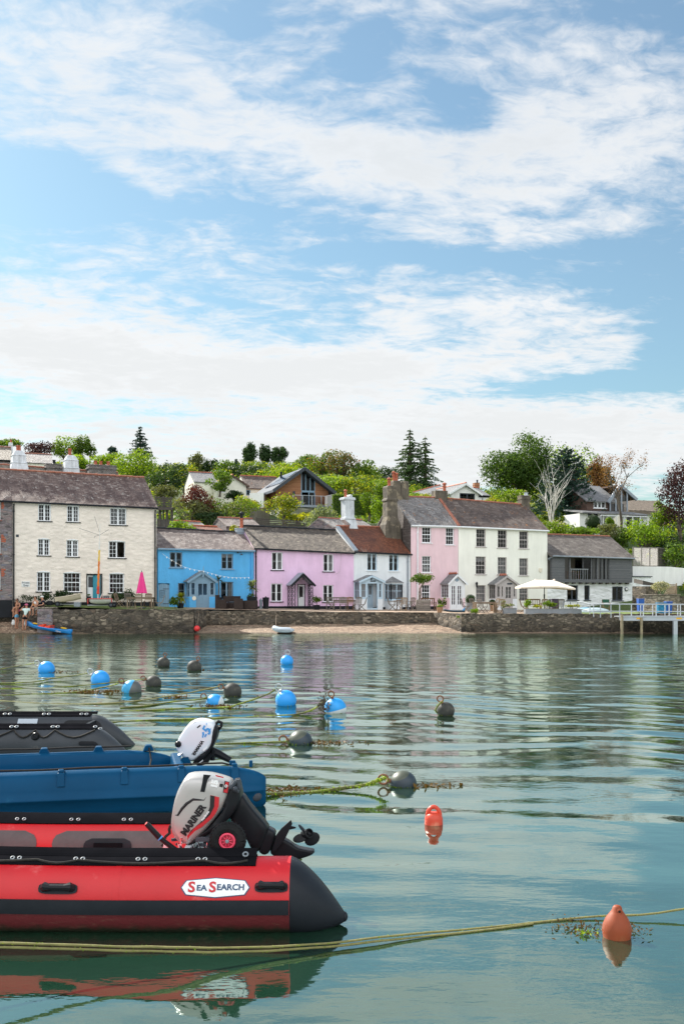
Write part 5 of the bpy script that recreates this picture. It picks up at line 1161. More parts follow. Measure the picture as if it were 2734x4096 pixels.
p_ = planter('low dark pot holding the bushy palm left of the blue porch', 722, 68.2, .5, .35, 'black_paint', square=False)
palm('low bushy palm with yellowing fans between the side door and the blue porch', p_, .45, 120, .8, 'leaf_yellow', .12, 1.2, 5, .45)
bush('shrub', 'green leafy mass under the bushy palm by the blue porch', 'shrub', qp(700, 67.6), (.38, .35, .42), 'leaf_mid', 260, .16)
for px, w, h, m, lb in ((1043, .24, .62, 'lead', 'narrow grey bin beside the black bin at the lilac corner'), (1063, .46, .78, 'black_paint', 'round black bin with a lid knob at the left of the lilac cottage')):
 t = thing('bin', lb, 'bin', qp(px, 71)); b = qp(px, 71); mb = MB(); mb.lathe([(w*.42, 0), (w*.5, h-.05), (w*.5, h-.04)], b, 16); mb.build('body', M[m], t); mb = MB(); mb.lathe([(w*.54, h-.04), (w*.54, h+.02), (w*.3, h+.05), (.04, h+.06), (.04, h+.11), (.02, h+.12)], b, 16); mb.build('lid', M[m], t)
p_ = planter('dark tub holding the round shrub right of the lattice porch', 1266, 72.2, .5, .35, 'black_paint', square=False); bush('shrub', 'rounded pot shrub right of the black lattice porch', 'shrub', p_, (.46, .42, .36), 'leaf_mid', 420, .1)
bush('shrub', 'dark rosemary hedge under the two left ground floor windows of the cream house', 'shrub', qp(254, 66.6), (.85, .5, .52), 'leaf_dark', 900, .13, lobes=16)
bush('shrub', 'lower dark shrub behind the seated couple', 'shrub', qp(178, 65.9), (.62, .5, .45), 'leaf_dark', 600, .12, lobes=12)
bush('shrub', 'thin dark shrub between the standing bathers and the sign', 'shrub', qp(108, 66.0), (.65, .35, .36), 'leaf_dark', 260, .10, lobes=10)
bush('shrub', 'feathery dark shrub below the right ground floor window of the cream house', 'shrub', qp(466, 68.0), (.55, .45, .55), 'leaf_dark', 620, .12, lobes=12)
bush('shrub', 'taller feathery shrub left of the closed pink parasol', 'shrub', qp(512, 68.6), (.58, .45, .62), 'leaf_dark', 620, .12, lobes=12)
t = thing('urn', 'dark garden urn with a small plant at the cream house doorway', 'urn', qp(356, 67.2)); b = qp(356, 67.2); mb = MB(); mb.lathe([(.14, 0), (.14, .08), (.08, .12), (.17, .35), (.20, .5), (.14, .58), (.17, .64), (.12, .65)], b, 14); mb.build('body', M['black_paint'], t)
bush('shrub', 'small round plant in the dark urn by the doorway', 'plant', b+Vector((0, 0, .62)), (.14, .14, .10), 'leaf_mid', 70, .08, stem=False)
# sleeper planter with the small standard tree
b = qp(1690, 72.4); t = thing('planter_box', 'planter box of weathered horizontal boards beside the brown bench', 'planter', b); mb = MB()
for k in range(5): mb.box(b+Vector((0, 0, .08+.16*k)), (1.0, .8, .145))
mb.build('boards', M['sleeper_wood'], t); mb = MB()
for sx in (-1, 1): mb.box(b+Vector((sx*.47, -.41, .4)), (.08, .03, .82))
mb.build('posts', M['sleeper_wood'], t)
tp = b+Vector((-.27, .1, .8)); t = thing('small_tree', 'small standard wisteria with a twisted trunk before the rose house', 'tree', tp); cc = at(1690, 2320, 72.4); mb = MB()
mb.tube([tp, tp+Vector((.12, 0, .4)), tp+Vector((.05, 0, .8)), tp+Vector((.35, 0, 1.25)), cc], [.07, .06, .055, .05, .02], 8); mb.tube([tp+Vector((.04, .05, 0)), tp+Vector((-.02, 0, .5)), tp+Vector((.2, 0, 1.1))], [.04, .035, .03], 6); mb.build('trunk', M['bark_grey'], t)
cen, nr, lc = crown_pts(cc, (.95, .7, .62), 950, 13, 5, (.3, .48)); leaf_mesh('foliage', cen, nr, .16, 'leaf_mid', t, .45)
p_ = planter('tan clay pot beside the paddleboard', 1757, 67.6, .42, .38, 'tan_clay', .7, False); bush('shrub', 'small bright plant in the tan clay pot', 'plant', p_, (.24, .22, .16), 'leaf_bright', 160, .07)
bush('shrub', 'leafy shrub at the left foot of the white glazed porch', 'shrub', qp(1768, 74.5), (.42, .35, .48), 'leaf_mid', 300, .12)
def topiary(label, px, Y, r_, pw, ph, pm, plabel):
 p = planter(plabel, px, Y, pw, ph, pm, .8, pm == 'zinc'); t = thing('topiary_ball', label, 'topiary', p); c = p+Vector((0, 0, r_*.9)); v = rng.normal(size=(700, 3)); v /= np.linalg.norm(v, axis=1, keepdims=True)
 leaf_mesh('foliage', np.array(c)+v*r_*rng.uniform(.86, 1.04, (700, 1)), v+rng.normal(size=(700, 3))*.5, .07, 'leaf_dark', t); mb = MB(); mb.ball(c, r_*.85, 12, 8); mb.tube([p, c], .03); mb.build('branches', M['leaf_dark'], t)
topiary('dark clipped box ball between the white and taupe porches', 1880, 72.5, .36, .62, .62, 'zinc', 'tall zinc planter under the clipped ball left of the taupe porch')
topiary('smaller clipped ball in a clay pot at the taupe porch', 1968, 74.0, .26, .42, .45, 'tan_clay', 'clay pot under the smaller clipped ball')
topiary('clipped ball behind the purple cool box, under the umbrella edge', 2200, 73.0, .28, .45, .5, 'zinc', 'zinc pot at the corner of the ivory house')
def trough(label, px0, px1, Y, h, dp):
 a = qp(px0, Y); b = qp(px1, Y); c = (a+b)/2; t = thing('planter_trough', label, 'planter', c); mb = MB(); L = (b-a).length
 mb.box(c+Vector((0, 0, h/2)), (L, dp, h)); mb.box(c+Vector((0, -dp/2, h-.03)), (L+.04, .04, .06)); mb.build('trough', M['zinc'], t, bevel=.01); mb = MB(); mb.box(c+Vector((0, 0, h+.01)), (L-.06, dp-.06, .03)); mb.build('compost', M['soil'], t); return c, h
trough('long low zinc planter on the quay edge under the cream umbrella', 2096, 2320, 66.0, .38, .6)
trough('short zinc planter with flowers left of the umbrella pole', 2010, 2062, 67.4, .36, .5)
hh = Vector((0, 0, .36))
bush('shrub', 'yellow green grassy plant at the left end of the long zinc planter', 'plant', qp(2110, 66)+hh, (.30, .28, .34), 'leaf_bright', 240, .12)
bush('shrub', 'bright green mounded plant in the middle of the long zinc planter', 'plant', qp(2196, 66)+hh, (.62, .3, .28), 'leaf_bright', 520, .11)
bush('shrub', 'yellowish low plant between the green mounds of the zinc planter', 'plant', qp(2148, 66)+hh, (.38, .26, .16), 'leaf_yellow', 220, .09)
bush('shrub', 'yellow flowering plant at the right end of the long zinc planter', 'plant', qp(2286, 66)+hh, (.55, .26, .20), 'leaf_yellow', 320, .09)
bush('shrub', 'pale flowers filling the short zinc planter', 'flowers', qp(2036, 67.4)+hh, (.42, .24, .18), 'leaf_mid', 200, .09, mat2='leaf_blossom', n2=90)
bush('shrub', 'upright bright shrub behind the short zinc planter', 'shrub', qp(2012, 68.6), (.24, .24, .46), 'leaf_bright', 220, .12)
bush('shrub', 'sprawling bright weed on the quay edge before the teak table', 'plant', qp(1896, 65.0), (.34, .2, .22), 'leaf_bright', 160, .12)
bush('shrub', 'small ferny tuft growing from the sunlit corner of the quay wall', 'plant', Vector((7.5, 64.35, .95)), (.14, .1, .12), 'leaf_bright', 60, .07, stem=False)
b = qp(2217, 69.8); mb = MB(); mb.box(b+Vector((0, 0, .45)), (.5, .45, .9)); mb.box(b+Vector((0, 0, .93)), (.54, .5, .08)); paint('purple_plastic', (.11, .09, .15), .5); tag(mb.build('cool_box', M['purple_plastic'], bevel=.03, origin=b), 'dark purple cool box on legs right of the cream chairs', 'cool box')
t = thing('paddleboard', 'dark paddleboard lying upside down with a blue fin, on the quay before the white porch', 'paddleboard', qp(1815, 66.8)); b = qp(1815, 66.8); mb = MB(); rings = []
for k in range(13):
 s = k/12; w = .36*max(.05, sin(pi*s))**.5; x = -.72+1.44*s; rings.append([b+Vector((x, cos(q)*w, .14+.07*sin(q)+.12*(1-s)**4)) for q in [2*pi*j/12 for j in range(12)]])
mb.loft(rings); paint('board_dark', (.045, .065, .085), .35); mb.build('board', M['board_dark'], t, smooth=True); paint('bright_blue', (.03, .30, .62), .4); mb = MB(); mb.prism([b+Vector((.52, -.01, .2)), b+Vector((.70, -.01, .2)), b+Vector((.74, -.01, .44))], (0, .03, 0)); mb.build('fin', M['bright_blue'], t)
# bunting from the blue cottage
t = thing('bunting', 'string of little white pennants swagged across the blue cottage front', 'bunting', fB2.P(0, 4)); pts = []
for (x0, y0), (x1, y1), sg, o0, o1 in (((649, 2214), (815, 2284), 16, .06, 1.3), ((815, 2284), (1011, 2308), 12, 1.3, .1)):
 for k in range(12 if x0 > 700 else 9):
  s = k/(12 if x0 > 700 else 9); o = o0+(o1-o0)*s; u, z = fB2.uz(x0+(x1-x0)*s, y0+(y1-y0)*s+sg*sin(pi*s), o); pts.append((u, z, o))
mb = MB(); mb.tube([fB2.P(*p) for p in pts], .008, 4); mb.build('cord', M['render_white'], t)
for u, z, o in pts[1:]: mb = MB(); mb.prism([fB2.P(u-.055, z, o), fB2.P(u+.055, z, o), fB2.P(u, z-.12, o+.01)], Vector((*fB2.n, 0))*.006); mb.build('pennant', M['render_white'], t)
# ------------------------------------------------------------------ boats and trolleys on the quay
paint('gelcoat_cream', (.66, .56, .42), .35, .08, 3, dirt=((.3, .25, .2), 3, .6, .4)); paint('gelcoat_white', (.72, .70, .66), .3, .05); paint('red_paint', (.55, .05, .04), .4, .1); paint('rubber', (.02, .02, .022), .7)
def hull_rings(stations, n=11):
 return [[Vector((x, b*cos(pi*j/(n-1)) if False else b*(-1+2*j/(n-1)), sheer-(sheer-keel)*(1-abs(-1+2*j/(n-1))**2.6))) for j in range(n)] for x, b, sheer, keel in stations]
def dinghy(t, R, o, L, B, H, mat, wood=None, rimmat=None):
 st = []
 for k in range(13): s = k/12; st.append((-L/2+L*s, max(.02, B/2*min(1, 1.25*(s*1.0)**.55)*(1-.12*s)), H*(1+.35*(1-s)**2), H*.55*(1-s)**3))
 mb = MB(); rg = hull_rings(st); rg = [[o+R @ p for p in r_] for r_ in rg]; mb.loft(rg, closed=False); mb.add(rg[-1], [tuple(range(len(rg[-1])))]); mb.build('hull', M[mat], t, smooth=False, recalc=True)
 mb = MB(); mb.tube([r_[0] for r_ in rg], .03, 6); mb.tube([r_[-1] for r_ in rg], .03, 6); mb.bar(rg[-1][0], rg[-1][-1], .06); mb.build('gunwale', M[rimmat or mat], t); return rg
b = qp(276, 65.2); t = thing('dinghy', 'cream rowing dinghy with a black transom fitting, parked on a trolley on the quay', 'boat', b)
R = Matrix.Rotation(radians(-14), 3, 'Y') @ Matrix.Identity(3); R = Matrix.Rotation(radians(18), 3, 'Z') @ R; dinghy(t, R, b+Vector((0, 0, .30)), 1.62, .9, .36, 'gelcoat_cream')
mb = MB(); e = b+Vector((.62, -.1, .78)); mb.box(e, (.10, .12, .14)); mb.build('outboard_bracket', M['black_paint'], t)
def trolley(name, label, b, L, wx, parent=None):
 t = thing(name, label, 'trolley', b); mb = MB(); mb.tube([b+Vector((-L/2, 0, .14)), b+Vector((L/2, 0, .14))], .03, 6); mb.tube([b+Vector((wx, -.45, .16)), b+Vector((wx, .45, .16))], .03, 6); mb.build('frame', M['steel'], t)
 for s in (-1, 1): mb = MB(); mb.torus(b+Vector((wx, s*.45, .17)), .13, .05, (0, 1, 0), 16, 6); w = mb.build('wheel', M['rubber'], t); mb = MB(); mb.lathe([(.09, -.03), (.09, .03)], b+Vector((wx, s*.45, .17)), 10, axis=(0, 1, 0)); mb.build('hub', M['dark_grey_metal'], w)
trolley('boat_trolley', 'launching trolley with black wheels under the cream rowing dinghy', b+Vector((0, .02, 0)), 1.5, -.62)
mb = MB(); g = qp(311, 64.7); mb.box(g+Vector((0, 0, .16)), (.42, .35, .32)); tag(mb.build('plastic_step', M['zinc'], bevel=.04, origin=g), 'grey plastic step below the stern of the cream dinghy', 'step')
mb = MB(); g = qp(200, 65.3); mb.box(g+Vector((0, 0, .17)), (.35, .3, .30)); tag(mb.build('cool_bag', M['black_paint'], bevel=.05, origin=g), 'black bag on the quay right of the seated man', 'bag')
b = qp(402, 65.3); t = thing('sailing_dinghy', 'small white and red sailing dinghy on a trolley with a furled orange sail', 'boat', b)
R = Matrix.Rotation(radians(3), 3, 'Y'); st = [(-.72, .05, .55, .40), (-.6, .25, .56, .30), (-.3, .42, .56, .24), (0, .5, .56, .23), (.3, .48, .56, .24), (.6, .40, .56, .28), (.74, .32, .56, .34)]
rg = [[b+p for p in r_] for r_ in hull_rings(st)]; mb = MB(); mb.loft(rg, closed=False); mb.add(rg[-1], [tuple(range(11))]); mb.add(rg[0], [tuple(range(11))]); mb.build('hull', M['gelcoat_white'], t)
mb = MB(); mb.grid(lambda s, q: b+Vector((-.74+1.5*s, (-1+2*q)*(.5*sin(pi*min(1, .12+s*.75))+.03), .565+.04*sin(pi*q))), 10, 6); mb.tube([r_[0]+Vector((0, -.01, .01)) for r_ in rg], .025, 6); mb.build('deck', M['red_paint'], t)
mst = b+Vector((-.16, 0, .58)); top = at(401, 2095, 65.3); mb = MB(); mb.tube([mst, top], [.035, .022], 8); mb.build('mast', M['gelcoat_white'], t)
cols = [('sail_red', (.62, .06, .03)), ('sail_orange', (.75, .20, .03)), ('sail_yellow', (.80, .50, .06))]
for nm, c in cols: paint(nm, c, .8, .1, 6, .6, 6, .04)
zz = lambda y: at(0, y, 65.3).z
for y0, y1, m_, w in ((2376, 2345, 'sail_red', .085), (2345, 2296, 'sail_orange', .075), (2296, 2245, 'sail_orange', .062), (2245, 2200, 'sail_yellow', .055), (2200, 2165, 'gelcoat_white', .045)):
 mb = MB(); a_ = mst.lerp(top, (zz(y0)-mst.z)/(top.z-mst.z)); c_ = mst.lerp(top, (zz(y1)-mst.z)/(top.z-mst.z)); n = 6
 mb.tube([a_.lerp(c_, i/n)+Vector((.010*sin(i*2.1+y0), -.01, 0)) for i in range(n+1)], [w*(1+.15*sin(i*1.7)) for i in range(n+1)], 8); mb.build('furled_sail', M[m_], t)
mb = MB(); mb.bar(b+Vector((.0, -.05, .58)), at(413, 2370, 65.2), .09, .03); mb.build('rudder', M['gelcoat_white'], t)
mb = MB(); q = lambda x, y: at(x, y, 65.3); mb.tube([q(317, 2113), q(397, 2140)], .010, 5); mb.tube([q(400, 2140), q(435, 2118)], .010, 5); mb.tube([q(379, 2066), q(398, 2128)], .010, 5); mb.tube([q(400, 2139), q(379, 2146), q(378, 2152)], .012, 5); mb.build('rigging_spars', M['dark_grey_metal'], t)
for x in (-.78, .78): mb = MB(); mb.box(b+Vector((x, -.15, .42)), (.05, .05, .34)); mb.build('bumper_post', M['red_paint'], t)
trolley('boat_trolley', 'launching trolley with black wheels under the white and red sailing dinghy', b+Vector((0, 0, 0)), 1.7, .8)
# boats and things on the lawn at the right
for px, Y, w, lb, cl in ((2346, 73.0, 1.1, 'upturned pale blue skiff on the grass against the boathouse wall', 'skiff_a'), (2380, 71.8, 1.25, 'upturned grey white canoe on the grass in front of the pale blue skiff', 'skiff_b')):
 paint(cl, (.28, .50, .62) if cl[-1] == 'a' else (.52, .62, .66), .4, .08, 3); b = qp(px, Y); t = thing('upturned_boat', lb, 'boat', b); mb = MB(); rings = []
 for k in range(13): s = k/12; ww = max(.03, sin(pi*s)**.6); rings.append([b+Vector((-w/1.0+2*w*s*.95, .36*ww*cos(q), .30*ww*sin(q)*1.1)) for q in [pi*j/10 for j in range(11)]])
 mb.loft(rings, closed=False); mb.build('hull', M[cl], t, smooth=True); mb = MB(); mb.tube([r_[5]+Vector((0, 0, .01)) for r_ in rings[1:-1]], .025, 6); mb.build('keel', M[cl], t)
b = qp(2423, 72.5); t = thing('director_chair', 'dark green canvas director chair by the boathouse wall', 'chair', b); mb = MB(); mb.box(b+Vector((0, -.0, .46)), (.5, .42, .02)); mb.build('seat', M['green_canvas'], t); mb = MB(); mb.box(b+Vector((0, .22, .82)), (.52, .02, .24)); mb.build('backrest', M['green_canvas'], t)
for s in (-1, 1):
 mb = MB(); mb.bar(b+Vector((s*.26, .22, 0)), b+Vector((s*.26, .22, .94)), .03); mb.build('leg', M['bench_wood'], t); mb = MB(); mb.bar(b+Vector((s*.26, -.2, 0)), b+Vector((s*.26, -.2, .64)), .03); mb.bar(b+Vector((s*.26, -.22, .65)), b+Vector((s*.26, .22, .65)), .04); mb.build('leg', M['bench_wood'], t)
 mb = MB(); mb.bar(b+Vector((-.24*s, -.2, .03)), b+Vector((.24*s, -.2, .43)), .025); mb.build('cross_brace', M['bench_wood'], t)
paint('bin_blue', (.02, .10, .42), .5, .15, 4); paint('tarp_blue', (.01, .20, .42), .35, .35, 5, 1.0, 6, .08)
for px, Y, w, h, m_, lb in ((2559, 72.0, .42, .95, 'bin_blue', 'tall blue wheelie bin in front of the grey plank door'), (2600, 72.6, .4, .82, 'bin_blue', 'small blue bin by the dark stone wall'), (2642, 68.6, .62, .72, 'tarp_blue', 'crinkled bright blue tarpaulin bundle by the stone pillar'), (2670, 69.4, .44, .78, 'bin_blue', 'deep blue bin between the tarpaulin and the pillar')):
 b = qp(px, Y); t = thing('tarpaulin_bundle' if 'tarp' in m_ else 'wheelie_bin', lb, 'bundle' if 'tarp' in m_ else 'bin', b); mb = MB(); mb.hexa([b+Vector(v) for v in ((-w*.42, -.25, .02), (w*.42, -.25, .02), (w*.42, .25, .02), (-w*.42, .25, .02), (-w*.5, -.3, h), (w*.5, -.3, h), (w*.5, .3, h), (-w*.5, .3, h))]); mb.build('body', M[m_], t, bevel=.04); mb = MB(); mb.box(b+Vector((0, 0, h+.03)), (w*1.06, .64, .05)); mb.build('lid', M[m_], t, bevel=.02)
# ------------------------------------------------------------------ landing bridge
bt = thing('landing_bridge', 'galvanised landing bridge with white rails on posts at the right edge of the water', 'bridge', at_z(2485, 2535, 0))
paint('galv', (.42, .45, .48), .45, .1, 4); paint('pile_wood', (.34, .28, .18), .8, .3, 3, streak=.3, dirt=((.45, .36, .10), 2, .5, .6)); paint('yellow_plate', (.75, .42, .02), .5)
Yn, Yf = 62.9, 64.2; zx = lambda px, py, Y: at(px, py, Y)
a = zx(2476, 2464, Yn); e = Vector((32, Yn, a.z)); mb = MB(); mb.box(((a.x+e.x)/2, (Yn+Yf)/2, a.z-.04), (e.x-a.x, Yf-Yn, .07)); mb.build('deck', M['steel'], bt)
mb = MB(); mb.box(((a.x+e.x)/2, Yn-.03, a.z-.14), (e.x-a.x, .06, .24)); mb.box(((a.x+e.x)/2, Yn-.075, a.z-.27), (e.x-a.x, .05, .05)); mb.box(((a.x+e.x)/2, Yn-.075, a.z-.02), (e.x-a.x, .05, .05)); mb.build('edge_beam', M['galv'], bt)
def rail(mb, pts): mb.tube(pts, .028, 7)
for nm, Y, pts_t, dz in (('handrail', Yn, [(2354, 2415, 64.6), (2476, 2416, Yn)], 0),):
 for off in (0, -.46):
  mb = MB(); P = [zx(x, y, Y_)+Vector((0, 0, off)) for x, y, Y_ in pts_t]+[Vector((32, Yn, zx(2734, 2420, Yn).z+off))]; P = [zx(2307, 2406, 65.5)+Vector((0, 0, off)), zx(2335, 2410, 65.0)+Vector((0, 0, off))]+P; rail(mb, P); mb.build('rail', M['galv'], bt)
  mb = MB(); rail(mb, [zx(2372, 2418, Yf+.4)+Vector((0, 0, off+.02)), Vector((32.5, Yf, zx(2734, 2421, Yf).z+off))]); mb.build('rail', M['galv'], bt)
for px in (2357, 2399, 2441, 2476, 2523, 2571, 2622, 2674, 2719, 2770):
 Y = Yn if px > 2450 else 64.6-(px-2357)*.014; mb = MB(); p = zx(px, 2417, Y); mb.bar(p, Vector((p.x, p.y, a.z-.25 if px > 2450 else tz(p.x, 65)-.1)), .05); mb.build('rail_post', M['galv'], bt)
for px in (2372, 2560, 2608, 2657, 2708, 2760): mb = MB(); p = zx(px, 2420, Yf+.05); mb.bar(p, Vector((p.x, p.y, a.z-.1)), .045); mb.build('rail_post', M['galv'], bt)
for x0, x1 in ((2542, 2560), (2701, 2723)): mb = MB(); mb.box(((zx(x0, 0, Yn).x+zx(x1, 0, Yn).x)/2, Yn-.066, a.z-.15), ((x1-x0)/F*Yn, .012, .10)); mb.build('reflector', M['yellow_plate'], bt)
for px, w, top, m_ in ((2485, .15, 2458, 'pile_wood'), (2563, .14, 2470, 'pile_wood'), (2697, .26, 2484, 'steel')):
 mb = MB(); p = at(px, top, Yn-.15); mb.box((p.x, p.y, (p.z-1.2)/2), (w, w, p.z+1.2)); mb.build('pile', M[m_], bt, bevel=.015)
# ramp rail between the planter and the bridge
t = thing('quay_railing', 'low grey railing along the quay lawn left of the landing bridge', 'railing', qp(2280, 68)); mb = MB(); A = [zx(2250, 2407, 68), zx(2308, 2406, 67), zx(2355, 2416, 65)]
mb.tube(A, .022, 6); mb.tube([p-Vector((0, 0, .5)) for p in A], .018, 6); mb.build('rails', M['lead'], t)
for p in [A[0], A[0].lerp(A[1], .5), A[1]]: mb = MB(); mb.bar(p, Vector((p.x, p.y, tz(p.x, p.y))), .045); mb.build('rail_post', M['lead'], t)
# ------------------------------------------------------------------ right hand walls, pillar, trellis
fR = Fac(2528, 88.5, 2760, 91)
z0, z1 = fR.uz(2600, 2345)[1], fR.uz(2600, 2266)[1]; mb = MB(); n = 14; U = [fR.L*k/n for k in range(n+1)]
mb.loft([[fR.P(u, z0-2.5, -.0+1.4*(u/fR.L)**3), fR.P(u, z1-.35*max(0, (u/fR.L-.6))/.4*.8, 1.4*(u/fR.L)**3), fR.P(u, z1-.35*max(0, (u/fR.L-.6))/.4*.8, -.3), fR.P(u, z0-2.5, -.3)] for u in U])
tag(mb.build('garden_wall', M['render_white'], origin=fR.P(0, z0)), 'smooth white rendered garden wall rising above the lean-to', 'wall')
t = thing('trellis_screen', 'grey timber trellis screen on top of the white garden wall', 'trellis', fR.P(0, z1, -.5)); mb = MB(); ta = fR.uz(2530, 2225, -.5)[0]; tb = fR.uz(2628, 2225, -.5)[0]; tz0 = fR.uz(2580, 2266, -.5)[1]; tz1 = fR.uz(2580, 2190, -.5)[1]
for k in range(4): u = ta+(tb-ta)*k/3; mb.bar(fR.P(u, tz0-.8, -.5), fR.P(u, tz1+.05, -.5), .09)
for z in (tz0+.05, tz1): mb.bar(fR.P(ta, z, -.5), fR.P(tb, z, -.5), .07)
tc = fR.uz(2690, 2225, -1.8)[0]
mb.bar(fR.P(tb, tz1, -.5), fR.P(tc, tz1+.05, -2.6), .07); mb.bar(fR.P(tc, tz0-.8, -2.6), fR.P(tc, tz1, -2.6), .09); mb.build('frame', M['grey_boards'], t)
mb = MB(); n = 22; H = tz1-tz0
for k in range(-8, n):
 for s, o in ((1, -.49), (-1, -.515)):
  a_ = ta+(tb-ta)*k/n; b_ = a_+H*.7; p0, p1 = (a_, tz0), (b_, tz1)
  if s < 0: p0, p1 = (a_, tz1), (b_, tz0)
  def clip(p, q):
   (xa_, ya_), (xb_, yb_) = p, q
   if xa_ < ta: ya_ += (yb_-ya_)*(ta-xa_)/(xb_-xa_); xa_ = ta
   if xb_ > tb: yb_ = ya_+(yb_-ya_)*(tb-xa_)/(xb_-xa_); xb_ = tb
   return (xa_, ya_), (xb_, yb_)
  if b_ > ta and a_ < tb: p0, p1 = clip(p0, p1); mb.bar(fR.P(p0[0], p0[1], o), fR.P(p1[0], p1[1], o), .035, .012)
lt = mb.build('lattice', M['taupe_paint'], t)
mb = MB()
for k in range(14):
 for s in (0, 1):
  q0 = fR.P(tb, tz0+H*.0, -.5).lerp(fR.P(tc, tz0, -2.6), k/14); q1 = fR.P(tb, tz1, -.5).lerp(fR.P(tc, tz1, -2.6), min(1, k/14+.2))
  if s: q0.z, q1.z = q1.z, q0.z
  mb.bar(q0, q1, .035, .012)
mb.build('lattice', M['dark_boards'], t)
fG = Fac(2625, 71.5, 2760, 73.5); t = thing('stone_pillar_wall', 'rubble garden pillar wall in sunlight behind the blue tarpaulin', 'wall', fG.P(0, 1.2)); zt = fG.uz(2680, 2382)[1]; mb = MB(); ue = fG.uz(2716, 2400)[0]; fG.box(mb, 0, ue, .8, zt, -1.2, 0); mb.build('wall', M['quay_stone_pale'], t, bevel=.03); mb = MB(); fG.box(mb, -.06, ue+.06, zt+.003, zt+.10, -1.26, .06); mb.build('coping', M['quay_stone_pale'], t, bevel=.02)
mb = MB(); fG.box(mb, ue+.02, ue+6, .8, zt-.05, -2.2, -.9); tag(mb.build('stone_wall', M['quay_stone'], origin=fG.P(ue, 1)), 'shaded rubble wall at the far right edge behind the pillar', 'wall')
t = thing('lattice_panel', 'small pale lattice panel standing on the pillar wall', 'trellis', fG.P(1, zt)); mb = MB(); za_ = fG.uz(2680, 2338)[1]; ua_ = fG.uz(2668, 2350)[0]
for k in range(12):
 for s in (0, 1): mb.bar(fG.P(ua_+(ue-ua_)*k/12, zt+.1 if s else za_, -.3), fG.P(min(ue, ua_+(ue-ua_)*k/12+.5), za_ if s else zt+.1, -.3+.01*s), .03, .012)
for z in (zt+.12, za_): mb.bar(fG.P(ua_, z, -.3), fG.P(ue, z, -.3), .05)
mb.bar(fG.P(ue, zt, -.3), fG.P(ue, za_+.1, -.3), .07); mb.build('lattice', M['teak'], t)
p = fG.P(fG.uz(2655, 2380)[0], zt+.05, -.35); bush('climbing_shrub', 'frothy cream flowering climber spilling over the pillar wall', 'shrub', p, (.85, .5, .50), 'leaf_blossom', 1300, .10, lobes=16, mat2='leaf_mid', n2=260)
fD = Fac(2580, 80, 2628, 80.6); mb = MB(); fD.box(mb, 0, fD.L, .8, fD.uz(2600, 2345)[1], -1.5, 0); tag(mb.build('stone_wall', M['quay_stone'], origin=fD.P(0, 1)), 'narrow dark rubble wall right of the lean-to doors', 'wall')
mb = MB(); a_ = fD.P(0, fD.uz(2601, 2322)[1], -.3); c_ = fD.P(fD.uz(2655, 2338)[0], fD.uz(2655, 2340)[1], -.3); mb.prism([a_, c_, c_-Vector((0, 0, .12)), a_-Vector((0, 0, .35))], (0, 2.5, .2)); tag(mb.build('sloping_roof', M['dark_boards'], origin=a_), 'low brown sloping shed roof between the lean-to and the white wall', 'roof')
# ------------------------------------------------------------------ beach things
b = at_z(150, 2515, .12); t = thing('kayak', 'bright blue sit-on kayak drawn up at the left end of the beach', 'kayak', at(195, 2520, 63.4))
paint('kayak_blue', (.02, .27, .70), .35, .06, 3, coat=.3); paint('kayak_red', (.80, .06, .02), .6, .15, 5); paint('paddle_yellow', (.75, .42, .02), .45)
A = at(110, 2499, 64.6); B_ = at(286, 2528, 62.9); ax = (B_-A).normalized(); sd = ax.cross(Vector((0, 0, 1))).normalized(); up = sd.cross(ax); Lk = (B_-A).length; rings = []
for k in range(17):
 s = k/16; w = .37*max(.10, sin(pi*(.04+.92*s))**.55); h = .17*(1+.45*abs(2*s-1)**3); c = A.lerp(B_, s)+up*(.10*abs(2*s-1)**3+(.08 if s < .2 else 0)*(1-s*5)); rings.append([c+sd*w*cos(q)*(1 if sin(q) > 0 else .8)+up*(sin(q)*h*(.35 if sin(q) > 0 else 1)) for q in [2*pi*j/14 for j in range(14)]])
mb = MB(); mb.loft(rings); mb.build('hull', M['kayak_blue'], t, smooth=True)
pt = lambda s, w, h: A.lerp(B_, s)+sd*w+up*h
mb = MB()
for s0 in (.30, .44): mb.hexa([pt(s0, -.22, .05), pt(s0+.12, -.22, .05), pt(s0+.12, .22, .05), pt(s0, .22, .05), pt(s0+.02, -.2, .14), pt(s0+.13, -.2, .24), pt(s0+.13, .2, .24), pt(s0+.02, .2, .14)])
mb.build('seat', M['kayak_red'], t); mb = MB(); tx = pt(.78, .0, .0)
text_mesh('Odyssey', lambda x, y: pt(.80, .375, -.04)+ax*x+up*y, 'render_white', t, .13, shear=.2)
t = thing('kayak_paddle', 'yellow bladed kayak paddle lying on the blue kayak', 'paddle', pt(.55, 0, .2)); mb = MB(); mb.tube([pt(.16, -.05, .16), pt(.82, .1, .17)], .016, 6); mb.build('shaft', M['dark_grey_metal'], t)
for s in (.20, .84):
 mb = MB(); c = pt(s, .06, .17); mb.ball(c, (.26, .10, .05), 12, 7, R=Matrix((ax, sd, up)).transposed()); mb.build('blade', M['paddle_yellow'], t, smooth=True)
b = at(1136, 2526, 63.9); b.z = .06; t = thing('inflatable_tender', 'small pale grey inflatable tender with a rope at the water edge', 'boat', b); paint('pvc_grey', (.46, .52, .58), .5, .06, 3)
mb = MB(); pts = []
for k in range(25):
 a = radians(-150)+radians(300)*k/24; pts.append(b+Vector((-.12+.42*cos(a+pi)*1.25, .42*sin(a+pi)*.95, .20+.14*(max(0, -cos(a+pi)))**2)))
pts = [b+Vector((.62, -.42, .16)), b+Vector((.3, -.43, .17))]+[b+Vector((-.1-.52*sin(pi*k/12), -.43+.86*k/12, .18+.12*sin(pi*k/12)**2)) for k in range(13)]+[b+Vector((.3, .43, .17)), b+Vector((.62, .42, .16))]
